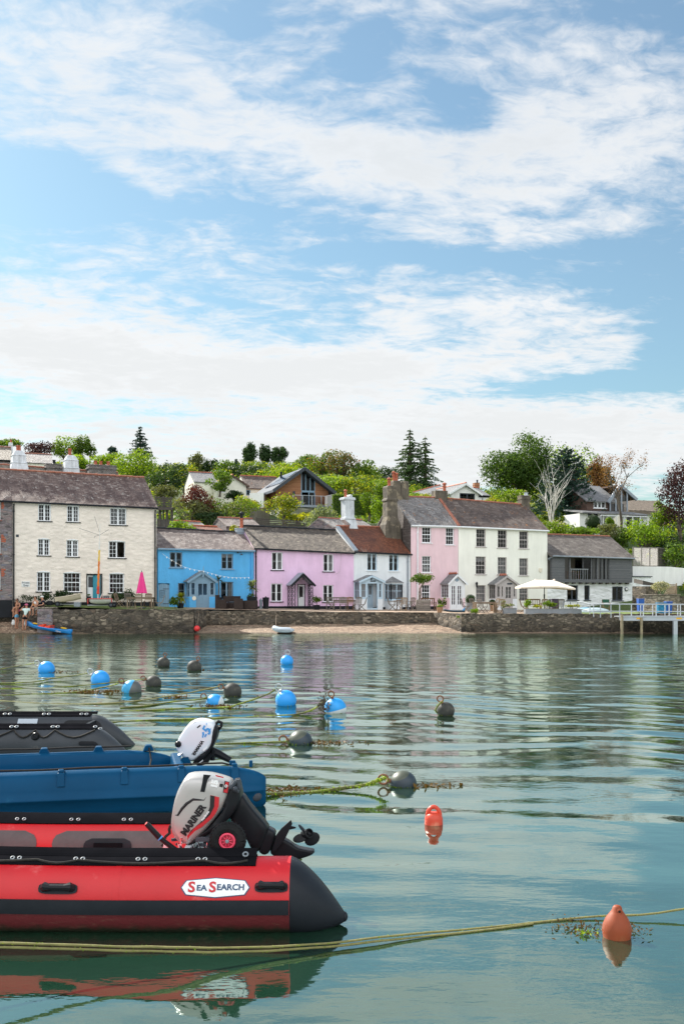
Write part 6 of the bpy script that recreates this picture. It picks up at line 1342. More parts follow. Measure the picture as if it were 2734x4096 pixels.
mb.tube(pts, [.06]+[.165]*(len(pts)-2)+[.06], 12); mb.build('tube', M['pvc_grey'], t, smooth=True); mb = MB(); mb.box(b+Vector((.0, 0, .07)), (1.0, .7, .05)); mb.box(b+Vector((.45, 0, .17)), (.05, .6, .25)); mb.build('floor', M['taupe_paint'], t); mb = MB(); mb.box(b+Vector((.1, 0, .30)), (.22, .8, .03)); mb.build('seat', M['pvc_grey'], t)
mb = MB(); mb.box(b+Vector((.0, -.60, .20)), (.9, .015, .035)); mb.build('rubbing_strake', M['zinc'], t)
mb = MB(); mb.tube([b+Vector((-.66, 0, .32)), b+Vector((-.62, 1.2, .35)), Vector((b.x-.7, 67.0, 1.15))], .014, 5); tag(mb.build('mooring_line', M['teak'], origin=b), 'thin line from the grey tender up to the quay wall', 'rope')
p = at(788, 2514, 63.6); t = thing('mooring_buoy', 'bright red round buoy on the shingle at the quay corner', 'buoy', p); paint('red_plastic', (.70, .03, .03), .4, .08, 3); mb = MB(); mb.ball(p, .195, 18, 12); mb.build('float', M['red_plastic'], t, smooth=True); mb = MB(); mb.torus(p+Vector((0, 0, .2)), .05, .018, (0, 1, 0), 12, 6); mb.build('eye', M['dark_grey_metal'], t)
mb = MB(); mb.tube([p+Vector((0, 0, .22)), Vector((-9.2, 64.4, 1.45))], .014, 5); tag(mb.build('mooring_line', M['teak'], origin=p), 'thin line from the red buoy up the quay corner', 'rope')
# ------------------------------------------------------------------ inflatable and hard boats in front
paint('hypalon_red', (.56, .007, .013), .42, .12, 1.6, .25, 3, .02, dirt=((.72, .17, .16), 3, .6, .45))
paint('hypalon_black', (.018, .021, .027), .42, .25, 2.5, .2, 5, .01, dirt=((.20, .20, .19), 9, .68, .5))
paint('pvc_charcoal', (.055, .06, .068), .42, .2, 2, .2, 4, .02, dirt=((.22, .20, .16), 4, .66, .5))
paint('strip_black', (.010, .010, .012), .75, .2, 6); M['strip_black'].node_tree.nodes['Principled BSDF'].inputs['Specular IOR Level'].default_value = .0; paint('patch_grey', (.10, .095, .095), .7, .2, 8, .4, 60, .004)
paint('boat_blue', (.004, .062, .145), .34, .14, 1.5, .2, 5, .02, dirt=((.02, .15, .26), 2.4, .62, .5)); M['boat_blue'].node_tree.nodes['Principled BSDF'].inputs['Specular IOR Level'].default_value = .08
paint('cowl_silver', (.46, .44, .425), .36, .05, 3, metal=.4, coat=.3); paint('cowl_white', (.74, .77, .82), .28, .03, coat=.4)
paint('motor_black', (.014, .015, .018), .32, .2, 4); paint('decal_red', (.55, .01, .02), .35, .1); paint('decal_dark', (.03, .028, .03), .4); paint('decal_white', (.85, .85, .86), .4, .02); paint('decal_blue', (.05, .33, .72), .4)
paint('rim_pink', (.78, .06, .12), .4, .05); paint('badge_blue', (.02, .06, .14), .4)
def mat_fouled():
 m, t, b = newmat('hull_fouled'); oc = t.n('ShaderNodeTexCoord').outputs['Object']
 p = t.n('ShaderNodeSeparateXYZ'); t.set(p.inputs[0], t.n('ShaderNodeNewGeometry').outputs['Position'])
 z = t.math('ADD', p.outputs[2], t.math('MULTIPLY', t.math('SUBTRACT', t.noise(t.mapping(oc, sc=(3, 3, 1)), 4, 6, .7), .5), .10))
 c = t.mix(t.mapr(z, .01, .08), (.018, .020, .008), (.13, .012, .016)); c = t.mix(t.mapr(t.noise(t.mapping(oc, sc=(1, 1, 3)), 7, 6, .7), .55, .7, 0, .7), c, (.16, .07, .05))
 t.set(b.inputs['Base Color'], c); b.inputs['Roughness'].default_value = .6; bump(t, b, t.noise(oc, 30, 5), .6, .01)
mat_fouled()
class Tube:
 "inflated tube along +X with a drooping stern cone; points on its skin by (x, elevation angle)"
 def __init__(s, yc, zc, r, x0, xr, xt, ztip, bow=0.0): s.yc, s.zc, s.r, s.x0, s.xr, s.xt, s.zt, s.bow = yc, zc, r, x0, xr, xt, ztip, bow
 def sec(s, x):
  zc = s.zc+s.bow*max(0, (s.xr-x-1.0))**2
  if x <= s.xr: return s.r, zc
  k = min(1, (x-s.xr)/(s.xt-s.xr)); return s.r*(1-.86*k**1.7), s.zc+(s.zt-s.zc)*k**1.15
 def P(s, x, el, d=0.0):
  r, zc = s.sec(x); a = radians(el); return Vector((x, s.yc-(r+d)*cos(a), zc+(r+d)*sin(a)))
 def skin(s, mb, x0, x1, e0=-180, e1=180, d=0.0, nx=40, ne=36, m=0): mb.grid(lambda u, v: s.P(x0+(x1-x0)*u, e0+(e1-e0)*v, d), nx, ne, m)
 def strip(s, mb, x0, x1, e0, e1, d, nx=30, m=0):
  s.skin(mb, x0, x1, e0, e1, d, nx, 6, m)
  for e in (e0, e1): mb.grid(lambda u, v: s.P(x0+(x1-x0)*u, e, d*v), nx, 1, m)
  for x in (x0, x1): mb.grid(lambda u, v: s.P(x, e0+(e1-e0)*u, d*v), 6, 1, m)
def grab_handle(tb, par, xc, w, ec, he):
 mb = MB(); pts = []
 n = 20
 for k in range(n):
  a = 2*pi*k/n; ca, sa = cos(a), sin(a); pts.append((xc+w*.5*(abs(ca)**.5)*(1 if ca > 0 else -1), ec+he*.5*(abs(sa)**.5)*(1 if sa > 0 else -1)))
 top = [tb.P(x, e, .012) for x, e in pts]; bot = [tb.P(x, e, -.002) for x, e in pts]; mb.loft([bot, top]); h = mb.build('grab_handle', M['hypalon_black'], par)
 mb = MB(); mb.tube([tb.P(xc-w*.36, ec+1, .008), tb.P(xc-w*.30, ec+2, .035), tb.P(xc-w*.18, ec+1, .045), tb.P(xc+w*.18, ec+1, .045), tb.P(xc+w*.30, ec+2, .035), tb.P(xc+w*.36, ec+1, .008)], [.03, .032, .020, .020, .032, .03], 8); mb.build('grip', M['motor_black'], h)
red = thing('red_inflatable_boat', 'bright red inflatable boat with black trim and a white lettered badge, nearest the camera', 'boat', (-1.2, 7.9, 0))
TN = Tube(7.30, .215, .275, -5.6, -.372, .015, .055, .01); TF = Tube(8.62, .245, .265, -5.6, -1.15, -.80, .10, .012)
mb = MB(); TN.skin(mb, -5.6, -.372, -13, 180, nx=60); mb.build('tube', M['hypalon_red'], red, smooth=True, label='near red tube')
mb = MB(); TN.skin(mb, -5.6, -.372, -180, -13, nx=60, ne=20); mb.build('bottom', M['hull_fouled'], red, smooth=True)
mb = MB(); TN.skin(mb, -.372, .015, nx=24); mb.loft([[Vector((.015+.028*sin(q), 7.30-.0385*cos(q)*cos(radians(e)), .055+.0385*cos(q)*sin(radians(e)))) for e in range(-180, 180, 20)] for q in (0, .5, 1.0, 1.5)]); mb.build('stern_cone', M['hypalon_black'], red, smooth=True)
mb = MB(); TN.strip(mb, -5.6, -.374, -12.5, 8.5, .012); mb.build('rubbing_strake', M['hypalon_black'], red, smooth=True)
mb = MB(); TN.strip(mb, -5.6, -.62, 62, 100, .012)
mb.grid(lambda u, v: TN.P(-5.6+(5.6-.62)*u, 84+14*v, .014+.045*v), 30, 3); s0 = mb.build('lacing_strip', M['strip_black'], red)
for x in (-2.75, -1.62): mb = MB(); TN.skin(mb, x, x+.045, -12, 63, .0022, 2, 24); mb.build('seam_tape', M['hypalon_red'], red, smooth=True)
def rope_run(name, tb, xs, el, par, m, sag=4, d=.03, r=.009):
 mb = MB(); pts = []
 for a, b in zip(xs, xs[1:]):
  for k in range(6): u = k/6; pts.append(tb.P(a+(b-a)*u, el-sag*sin(pi*u), d))
 pts.append(tb.P(xs[-1], el, d)); mb.tube(pts, r, 6); return mb.build(name, m, par)
paint('rope_dark', (.03, .028, .026), .8, .3, 30, .6, 60, .004)
rope_run('lifeline', TN, [-3.2, -2.2, -1.9, -1.0, -.68], 70, red, M['rope_dark'], 7, .02)
for tb, px_, zz_ in ((TN, (64, 317, 566, 806), 3436), (TF, (89, 305, 514), 3268)):
 for px in px_:
  for s in (-1, 1):
   Yt = tb.yc-.1; x = (px+14*s-CX)*Yt/F
   mb = MB(); mb.torus(tb.P(x, 72 if tb is TN else 62, .024), .0135, .0045, (.0, -.5, .85), 12, 6); mb.build('eyelet', M['zinc'], red)
mb = MB(); mb.torus(TN.P(-.70, 80, .04), .018, .006, (0, -.6, .8), 12, 6); mb.build('eyelet', M['zinc'], red)
mb = MB(); TF.skin(mb, -5.6, TF.xr, nx=60); mb.build('tube', M['hypalon_red'], red, smooth=True, label='far red tube')
mb = MB(); TF.skin(mb, TF.xr, TF.xt, nx=16); mb.build('stern_cone', M['hypalon_black'], red, smooth=True)
mb = MB(); TF.strip(mb, -5.6, -1.3, 55, 100, .012); mb.build('lacing_strip', M['strip_black'], red)
grab_handle(TN, red, (230-CX)*7.03/F, .275, 24, 15); grab_handle(TN, red, (1084-CX)*7.03/F, .235, 27, 15)
def pad(tb, par, xa, xb, e0, e1, name, m, d=.006):
 mb = MB(); n = 28; xc, xr_, ec, er = (xa+xb)/2, (xb-xa)/2, (e0+e1)/2, (e1-e0)/2; ph = er*pi/180*tb.r
 pts = []
 for k in range(n):
  a = 2*pi*k/n; ca, sa = cos(a), sin(a); cx = xr_-ph; pts.append((xc+(cx if ca >= 0 else -cx)+ph*ca, ec+er*sa))
 ctr = tb.P(xc, ec, d); 
 xs = np.linspace(xa, xb, 30); rows = []
 for v in range(7):
  e = -1+2*v/6; hw = xr_-ph*(1-sqrt(max(0, 1-e*e))); rows.append([tb.P(xc-hw+2*hw*i/24, ec+er*e, d) for i in range(25)])
 mb.loft(rows, closed=False); return mb.build(name, m, par, smooth=True)
pad(TF, red, (-60-CX)*8.36/F, (147-CX)*8.36/F, -8, 40, 'wear_patch', M['patch_grey']); pw = pad(TF, red, (208-CX)*8.36/F, (652-CX)*8.36/F, -8, 40, 'wear_patch', M['patch_grey'])
pad(TF, red, (335-CX)*8.36/F, (528-CX)*8.36/F, -2, 26, 'handle_base', M['hypalon_black'], .012)
mb = MB(); xa, xb = (375-CX)*8.34/F, (488-CX)*8.34/F; TF.strip(mb, xa, xb, 6, 18, .03, 8); mb.build('strap_handle', M['strip_black'], red)
mb = MB(); mb.lathe([(.036, 0), (.036, .012), (.026, .014), (.024, .004)], TF.P((40-CX)*8.36/F, -22, .0), 18, axis=(0, -1, -.3)); mb.build('valve', M['motor_black'], red)
mb = MB(); c = TF.P((172-CX)*8.36/F, -20, .004); mb.torus(c, .055, .006, (0, -1, -.3), 20, 5); mb.build('patch_ring', M['hypalon_red'], red); mb = MB(); mb.torus(c+Vector((0, -.012, -.01)), .022, .0055, (0, -1, -.2), 14, 6); mb.build('d_ring', M['chrome'], red)
mb = MB(); mb.box((-3.4, 7.96, .10), (4.2, .95, .05)); mb.build('floor', M['hypalon_red'], red)
mb = MB(); mb.box((-1.18, 7.96, .26), (.05, 1.0, .44)); mb.build('transom', M['cowl_white'], red, bevel=.008)
mb = MB(); a_ = lambda x, y: at(x, y, 7.75); mb.prism([a_(655, 3372), a_(704, 3425), a_(704, 3470), a_(640, 3470)], (0, .03, 0)); mb.build('transom_knee', M['cowl_white'], red)
mb = MB(); pts = [at(697, 3280, 7.95)+Vector((.012*sin(k*2), 0, 0))-Vector((.012*k, 0, .026*k)) for k in range(9)]; mb.tube(pts, .013, 6); mb.build('safety_rope', M['rope_dark'], red)
# badge wrapped on the near tube
bx = lambda px: (px-CX)*7.03/F
ec, kk = 26.5, 180/pi/.275
def on_badge(d): return lambda x, y: TN.P(bx(860)+x, ec+y*kk+ (0), d)
def badge(mb, W_, H_, tip, d, m=0):
 rows = []
 for v in range(9):
  e = -1+2*v/8; hw = W_/2-tip*abs(e)**1.0; hh = H_/2
  rows.append([on_badge(d)(-hw+2*hw*i/16, hh*e*(1-.28*(abs(-1+2*i/16)))) for i in range(17)])
 mb.loft(rows, closed=False, m=m)
mb = MB(); badge(mb, .492, .142, .035, .004); bd = mb.build('badge', M['badge_blue'], red); mb = MB(); badge(mb, .474, .128, .033, .006); mb.build('badge_face', M['decal_white'], bd)
def put(txt, x, y, size, m, squash=1.0, bold=.0): text_mesh(txt, lambda a, b: on_badge(.0085)(x+a, y+b), m, bd, size, bold=bold, squash=squash)
put('S', -.168, 0, .098, 'decal_red', 1.15, .003); put('EA', -.097, -.004, .052, 'badge_blue', 1.2, .0018); put('S', -.020, 0, .098, 'decal_red', 1.15, .003); put('EARCH', .108, .0, .055, 'badge_blue', 1.12, .0018)
# ------------------------------------------------------------------ outboards
def resample(poly, n):
 P = [Vector(p) for p in poly]; P2 = []
 for i in range(len(P)):      # Chaikin corner cutting, closed
  a, b = P[i], P[(i+1) % len(P)]; P2 += [a.lerp(b, .22), a.lerp(b, .78)]
 P = P2; L = [0.0]
 for i in range(len(P)): L.append(L[-1]+(P[(i+1) % len(P)]-P[i]).length)
 out = []
 for k in range(n):
  t = L[-1]*k/n; i = max(j for j in range(len(P)) if L[j] <= t); u = (t-L[i])/max(L[i+1]-L[i], 1e-9); out.append(P[i].lerp(P[(i+1) % len(P)], u))
 return out
def pillow(mb, poly, Y0, hw, n=44, prof=None, m=0):
 "rounded solid from a side outline (picture points) centred at depth Y0"
 o = [at(x, y, Y0) for x, y in resample([(*p, 0) for p in poly], n) for x, y in [(x, y)]] if False else [at(p.x, p.y, Y0) for p in resample([(*p, 0) for p in poly], n)]
 c = sum(o, Vector())/len(o); rings = []
 for t, s in prof or ((-1, .55), (-.985, .80), (-.9, .91), (-.72, .975), (-.4, 1), (0, 1.01), (.4, 1), (.72, .975), (.9, .91), (.985, .80), (1, .55)): rings.append([c+(p-c)*s+Vector((0, hw*t, 0)) for p in o])
 mb.loft(rings, m)
def z7(*pts): return [(680+x*.3954, 3050+y*.3954) for x, y in pts]
def z2(*pts): return [(500+x*.574, 2800+y*.574) for x, y in pts]
Y0 = 7.82; hw = .165; yf = Y0-hw
ob = thing('outboard_motor', 'large silver outboard with red swoosh tilted up on the red inflatable', 'outboard', at(900, 3420, Y0))
mb = MB(); pillow(mb, z7((185, 112), (380, 104), (560, 150), (645, 185), (632, 260), (600, 350), (560, 430), (480, 540), (380, 660), (300, 740), (240, 790), (180, 806), (130, 790), (60, 730), (28, 620), (35, 520), (60, 370), (90, 270), (150, 160)), Y0, hw); cw = mb.build('cowling', M['cowl_silver'], ob, smooth=True)
def decal(name, pts, m, par, Y, d=.004, th=.004):
 mb = MB(); mb.prism([at(x, y, Y-d) for x, y in pts], (0, th, 0)); return mb.build(name, M[m], par)
fz = lambda p, Y: at(p[0], p[1], Y)
decal('swoosh', z7((408, 330), (498, 352), (494, 440), (470, 500), (430, 560), (330, 648), (250, 695), (200, 745), (178, 785), (176, 742), (210, 690), (300, 618), (370, 540), (402, 450)), 'decal_red', cw, yf, .003)
decal('swoosh_shade', z7((408, 332), (452, 342), (446, 450), (405, 530), (330, 600), (250, 655), (190, 730), (215, 685), (300, 612), (370, 535), (402, 450)), 'decal_dark', cw, yf, .0055)
decal('vent', z7((338, 122), (415, 128), (378, 178), (350, 300), (306, 296), (326, 205)), 'motor_black', cw, yf, .003)
decal('emblem', z7((552, 186), (600, 198), (585, 316), (535, 303)), 'decal_dark', cw, yf, .003); decal('emblem_mark', z7((562, 194), (594, 202), (580, 309), (541, 300), (548, 270), (570, 275), (575, 230), (556, 225)), 'decal_red', cw, yf, .006)
mb = MB(); mb.torus(fz(z7((567, 238))[0], yf-.009), .0085, .003, (0, 1, 0), 14, 5); mb.build('emblem_ring', M['decal_white'], cw)
decal('small_tag', z7((503, 212), (540, 219), (532, 251), (497, 243)), 'decal_dark', cw, yf, .003)
decal('red_flash', z7((455, 124), (540, 146), (542, 158), (470, 142)), 'decal_red', cw, yf+.02, .012)
mb = MB(); mb.tube([fz(q, yf+.004) for q in z7((52, 532), (78, 534), (120, 470), (170, 415), (235, 372), (345, 380), (385, 322))], [.002, .009, .012, .013, .011, .006, .003], 6); mb.build('crease_shadow', M['decal_dark'], cw)  # dark strip standing in for the shadow along the cowling crease
def along(p0, p1, Y):
 a, b = at(*p0, Y), at(*p1, Y); ux = (b-a).normalized(); uy = Vector((-ux.z, 0, ux.x)); return lambda x, y: (a+b)/2+ux*x+uy*y
q = z7((128, 738), (345, 432)); L = (at(*q[1], yf)-at(*q[0], yf)).length; text_mesh('MARINER', along(q[0], q[1], yf-.006), 'decal_dark', cw, L*.245, bold=.004, squash=.93)
q = z7((312, 600), (398, 484)); text_mesh('FourStroke', along(q[0], q[1], yf-.0075), 'decal_white', cw, .022, bold=.001, squash=.88, shear=.2)
q = z7((445, 262), (462, 172)); text_mesh('15', along(q[0], q[1], yf-.006), 'decal_white', cw, .063, bold=.005)
mb = MB(); pillow(mb, z7((640, 178), (705, 165), (722, 260), (740, 330), (700, 430), (600, 560), (500, 640), (250, 800), (185, 812), (250, 770), (400, 640), (520, 500), (590, 400), (625, 290)), Y0, hw*.95); mb.build('lower_cowl', M['motor_black'], ob, smooth=True)
mb = MB()
for a_, b_ in (((612, 262), (668, 190)), ((640, 270), (700, 290)), ((690, 170), (705, 260))): mb.tube([fz(z7(a_)[0], yf-.01), fz(z7(b_)[0], yf-.01)], .016, 8)
mb.ball(fz(z7((660, 265))[0], yf-.03), .02, 10, 6); mb.build('latch', M['dark_grey_metal'], ob)
mb = MB(); pillow(mb, z7((640, 320), (735, 300), (830, 440), (1000, 635), (1000, 690), (920, 880), (840, 880), (760, 720), (600, 570)), Y0+.01, .10, prof=((-1, .6), (-.9, .9), (-.6, 1), (.6, 1), (.9, .9), (1, .6))); lg = mb.build('leg', M['motor_black'], ob, smooth=True)
mb = MB(); pillow(mb, z7((985, 640), (1076, 690), (1062, 760), (1010, 900), (950, 925), (890, 880)), Y0, .075); pillow(mb, z7((1060, 720), (1180, 772), (1290, 850), (1380, 870), (1475, 884), (1440, 925), (1300, 970), (1190, 992), (1090, 960), (1000, 900)), Y0, .06); mb.build('gear_case', M['motor_black'], ob, smooth=True)
mb = MB(); mb.prism([at(x, y, Y0-.10) for x, y in z7((1030, 905), (1075, 730), (1130, 660), (1222, 580), (1236, 622), (1165, 770), (1070, 895))], (0, .012, 0)); mb.prism([at(x, y, Y0+.06) for x, y in z7((1170, 690), (1215, 640), (1275, 655), (1270, 668))], (0, .012, 0)); mb.build('cavitation_plate', M['motor_black'], ob, bevel=.004)
pc = fz(z7((1385, 722))[0], Y0+.0); pax = Vector((.55, -.75, .35)).normalized(); mb = MB(); mb.lathe([(.034, -.05), (.038, 0), (.038, .035), (.030, .037), (.028, .01), (.01, .012), (.01, .03)], pc, 18, axis=pax); pr = mb.build('propeller', M['motor_black'], ob, smooth=False)
for tgt, w in (((1300, 632), .026), ((1258, 800), .034), ((1478, 815), .052)):
 e = fz(z7(tgt)[0], Y0-.0)
 d = (e-pc); mb = MB(); c = pc+d*.55; dn = d.normalized(); q = pax.cross(dn).normalized(); q = (q+pax*.8).normalized(); nn = dn.cross(q)
 mb.ball(c, (d.length*.50, w*1.25, .006), 14, 9, R=Matrix((dn, q, nn)).transposed()); mb.build('blade', M['motor_black'], pr, smooth=True)
mb = MB(); mb.tube([fz(z7((1215, 960))[0], Y0-.02), fz(z7((1300, 985))[0], Y0-.02)], .012, 6); leafc = np.array([list(fz(z7((1285, 1000))[0], Y0-.03))])+rng.normal(size=(60, 3))*.015; leaf_mesh('algae_tuft', leafc, rng.normal(size=(60, 3)), .025, 'algae', ob)
mb = MB(); a_, b_, c_ = at(586, 3294, 7.62), at(640, 3352, 7.64), at(724, 3417, 7.68); mb.tube([a_, a_.lerp(b_, .1), b_], [.017, .021, .024], 12); mb.tube([b_, c_], [.019, .022], 10); tl = mb.build('tiller', M['motor_black'], ob, smooth=False)
mb = MB(); mb.tube([b_+Vector((-.002, 0, .002)), b_+Vector((.006, 0, -.006))], .0255, 12); mb.build('tiller_ring', M['decal_blue'], tl); mb = MB(); mb.lathe([(.013, 0), (.013, .002)], a_-Vector((.0012, .001, -.0012)), 12, axis=(-.6, -.3, .6)); mb.build('stop_button', M['red_paint'], tl)
mb = MB(); r9 = random.Random(9)
for k in range(26):
 x, y = r9.uniform(712, 905), r9.uniform(3350, 3425); p = at(x, y, 7.72+r9.uniform(-.05, .1)); mb.bar(p, p+Vector((r9.uniform(-.05, .05), r9.uniform(-.03, .03), r9.uniform(-.09, .09))), r9.uniform(.008, .022))
mb.build('clamp_bracket', M['dark_grey_metal'], ob)
for k in range(10):
 mb = MB(); x, y = r9.uniform(712, 900), r9.uniform(3360, 3420); p = at(x, y, 7.66); mb.tube([p, p+Vector((r9.uniform(-.03, .03), 0, r9.uniform(.03, .08)))], .006, 6); mb.build('steel_fitting', M['chrome'], ob)
wc_ = at(911, 3360, 7.44); wl = thing('launching_wheel', 'black pneumatic launching wheel with a pink spoked rim beside the silver outboard', 'wheel', wc_)
paint('tyre_rubber', (.016, .016, .017), .75, .3, 12, .8, 40, .01)
mb = MB(); mb.torus(wc_, .093, .045, (0, 1, 0), 36, 12)
for k in range(30): a = 2*pi*k/30; mb.bar(wc_+Vector((cos(a)*.133, -.035, sin(a)*.133)), wc_+Vector((cos(a+.07)*.134, .035, sin(a+.07)*.134)), .007)
mb.build('tyre', M['tyre_rubber'], wl, smooth=False); mb = MB(); mb.torus(wc_+Vector((0, -.038, 0)), .053, .0095, (0, 1, 0), 28, 8)
for k in range(9): a = 2*pi*k/9+.2; mb.tube([wc_+Vector((cos(a)*.014, -.036, sin(a)*.014)), wc_+Vector((cos(a)*.05, -.032, sin(a)*.05))], .0042, 5)
mb.lathe([(.052, 0), (.05, .006)], wc_+Vector((0, -.012, 0)), 24, axis=(0, -1, 0)); mb.build('rim', M['rim_pink'], wl, smooth=False); mb = MB(); mb.lathe([(.014, 0), (.014, .016), (.008, .02)], wc_+Vector((0, -.034, 0)), 14, axis=(0, -1, 0)); mb.build('hub', M['zinc'], wl)
mb = MB(); mb.bar(wc_+Vector((0, .04, 0)), wc_+Vector((-.25, .1, -.02)), .03); mb.build('axle_arm', M['dark_grey_metal'], wl)
# ------------------------------------------------------------------ blue hard boat
bl = thing('blue_workboat', 'dark blue moulded plastic boat with rope along its lugged gunwales', 'boat', (-2.6, 11.9, 0))
ax = Vector((.977, .213, 0)); nn = Vector((.213, -.977, 0)); S0 = Vector((-.87, 11.42, 0))
def bp(s, o, z): return S0-ax*s+nn*o+Vector((0, 0, z))
PR = [(-.13, .34), (-.12, .43), (-.07, .475), (-.01, .478), (.05, .45), (.10, .38), (.135, .29), (.145, .215), (.175, .20), (.165, .182), (.135, .165), (.10, .06), (.03, -.12), (-.14, -.16), (-.16, .1)]
def sponson(o, flip=1, end=0.0, L=8.0, bulge=1.0):
 mb = MB(); rings = []
 for k in range(40):
  s = end+(L-end)*(k/39)**1.8; g = min(1, (s-end)/.75); f = max(.06, sqrt(max(0, 1-(1-g)**2)))
  rings.append([bp(s, o+flip*(x*f*bulge), .19+(z-.19)*(.42+.58*f)+(.02 if False else 0)+.006*max(0, s-3)**2) for x, z in PR])
 mb.loft(rings); return mb
sponson(0).build('hull_side', M['boat_blue'], bl, smooth=True, label='near hull side'); sponson(-1.42, -1, .95).build('hull_side', M['boat_blue'], bl, smooth=True, label='far hull side')
mb = MB(); mb.grid(lambda u, v: bp(.95+7*u, -.12-1.18*v, .16-.03*sin(pi*v)), 12, 6); mb.build('sole', M['boat_blue'], bl)
mb = MB(); mb.hexa([bp(s, o, z) for z in (.0, .44) for s, o in ((.9, -.12), (1.02, -.12), (1.02, -1.32), (.9, -1.32))]); mb.build('transom', M['boat_blue'], bl, bevel=.03)
for px in (31, 277, 511, 726, 933):
 s = -(((px-CX)*11.25/F)-S0.x)/ax.x; mb = MB(); mb.hexa([bp(s+a_, o, z) for z, a__ in ((.33, .045), (.475, .035)) for a_, o in ((-a__, .02), (a__, .02), (a__, .135 if z < .4 else .085), (-a__, .135 if z < .4 else .085))]); mb.hexa([bp(s+a_, o, z) for z in (.47, .505) for a_, o in ((-.03, -.06), (.03, -.06), (.03, .07), (-.03, .07))]); mb.build('rope_lug', M['boat_blue'], bl, bevel=.01)
for px in (95, 305, 506, 694):
 s = -(((px-CX)*12.6/F)-S0.x)/ax.x; mb = MB(); mb.hexa([bp(s+a_, -1.42+o, z) for z, k in ((.46, .07), (.535, .035)) for a_, o in ((-k, -.05), (k, -.05), (k, .06), (-k, .06))]); mb.build('rope_lug', M['boat_blue'], bl, bevel=.01)
mb = MB(); mb.tube([bp(7-.25*k, .005, .505+.005*sin(k*1.3)) for k in range(27)]+[bp(.42, .02, .49)], .011, 6); mb.build('gunwale_rope', M['rope_dark'], bl)
mb = MB(); mb.tube([bp(7-.25*k, -1.42, .525+.004*sin(k*1.7)) for k in range(23)], .011, 6); mb.build('gunwale_rope', M['rope_dark'], bl)
mb = MB(); r5 = random.Random(5); c = bp(1.32, -.75, .2); mb.tube([c+Vector((r5.uniform(-.13, .13), r5.uniform(-.1, .1), r5.uniform(0, .10))) for k in range(26)], .011, 6); mb.tube([bp(1.28, -1.36, .5), bp(1.26, -1.2, .38), bp(1.3, -.9, .27)], .011, 6); mb.build('coiled_rope', M['rope_dark'], bl)
for k in range(4):
 s = .66-.05*k; mb = MB(); P = [bp(s, .128, .30), bp(s-.03, .128, .30), bp(s-.005-.0, .094, .39), bp(s+.025, .094, .39)]; mb.add([p+nn*.004+Vector((0, 0, .02-.012*abs(k-1.5))) for p in P], [(0, 1, 2, 3)]); mb.build('hull_mark', M['steel'], bl)
mb = MB(); mb.ball(bp(.12, .03, .12), (.07, .05, .06), 12, 8); mb.build('drain_bung', M['dark_grey_metal'], bl, smooth=True)
mb = MB(); mb.box(bp(.38, -.02, .50), (.07, .03, .06)); mb.box(bp(.16, -.1, .47), (.04, .03, .08)); mb.build('cleat', M['boat_blue'], bl, bevel=.01)
Y1 = 12.05; h1 = .14; yf1 = Y1-h1
oy = thing('outboard_motor', 'small white outboard with blue number tilted up on the blue plastic boat', 'outboard', at(790, 3060, Y1))
mb = MB(); pillow(mb, z2((468, 145), (520, 124), (605, 138), (634, 165), (640, 215), (625, 290), (590, 345), (540, 375), (485, 420), (452, 421), (400, 385), (360, 335), (372, 275), (400, 225), (440, 170)), Y1, h1); c2_ = mb.build('cowling', M['cowl_white'], oy, smooth=True)
mb = MB(); pillow(mb, z2((628, 160), (655, 190), (652, 240), (630, 300), (600, 352), (560, 402), (500, 448), (470, 425), (550, 375), (600, 330), (628, 270), (638, 200)), Y1+.005, h1*.98); mb.build('lower_cowl', M['motor_black'], oy, smooth=True)
q = z2((486, 368), (532, 300)); L = (at(*q[1], yf1)-at(*q[0], yf1)).length; text_mesh('YAMAHA', along(q[0], q[1], yf1-.005), 'decal_dark', c2_, .052, bold=.003, squash=.95)
mb = MB(); mb.torus(at(*z2((484, 375))[0], yf1-.005), .014, .004, (0, 1, 0), 14, 5); mb.build('round_mark', M['decal_dark'], c2_); mb = MB(); mb.torus(at(*z2((483, 152))[0], yf1+.012), .014, .003, (0, 1, 0), 14, 5); mb.build('round_mark', M['zinc'], c2_)
q = z2((556, 245), (585, 185)); text_mesh('5', along(q[0], q[1], yf1-.007), 'decal_blue', c2_, .15, bold=.004, shear=.2)
for a_ in (((537, 225), (550, 222), (553, 245), (540, 250)), ((536, 250), (548, 246), (546, 262), (538, 264)), ((552, 255), (562, 235), (572, 240), (560, 262)), ((576, 215), (600, 195), (590, 235)), ((566, 160), (570, 160), (570, 176), (566, 176))): decal('number_stripe', z2(*a_), 'decal_blue', c2_, yf1, .004)
decal('slot', z2((500, 190), (525, 172), (528, 180), (505, 198)), 'decal_dark', c2_, yf1, .002); decal('label', z2((540, 345), (572, 318), (578, 330), (546, 360)), 'decal_white', oy, yf1, .012)
mb = MB(); mb.tube([at(*p, Y1) for p in z2((634, 165), (650, 148), (672, 158), (670, 182), (650, 205), (645, 225))], .02, 8); mb.build('carry_handle', M['motor_black'], oy)
mb = MB(); mb.tube([at(*p, Y1+.05) for p in z2((590, 350), (650, 375), (735, 420))], [.055, .05, .036], 10); mb.tube([at(*p, Y1+.0) for p in z2((610, 335), (610, 420))], [.03, .03], 8); mb.tube([at(*p, Y1-.05) for p in z2((600, 370), (560, 420), (500, 445))], [.03, .05, .04], 8); mb.build('leg', M['motor_black'], oy)
decal('label', z2((500, 432), (540, 412), (545, 425), (508, 447)), 'decal_white', oy, Y1-.09, .02)
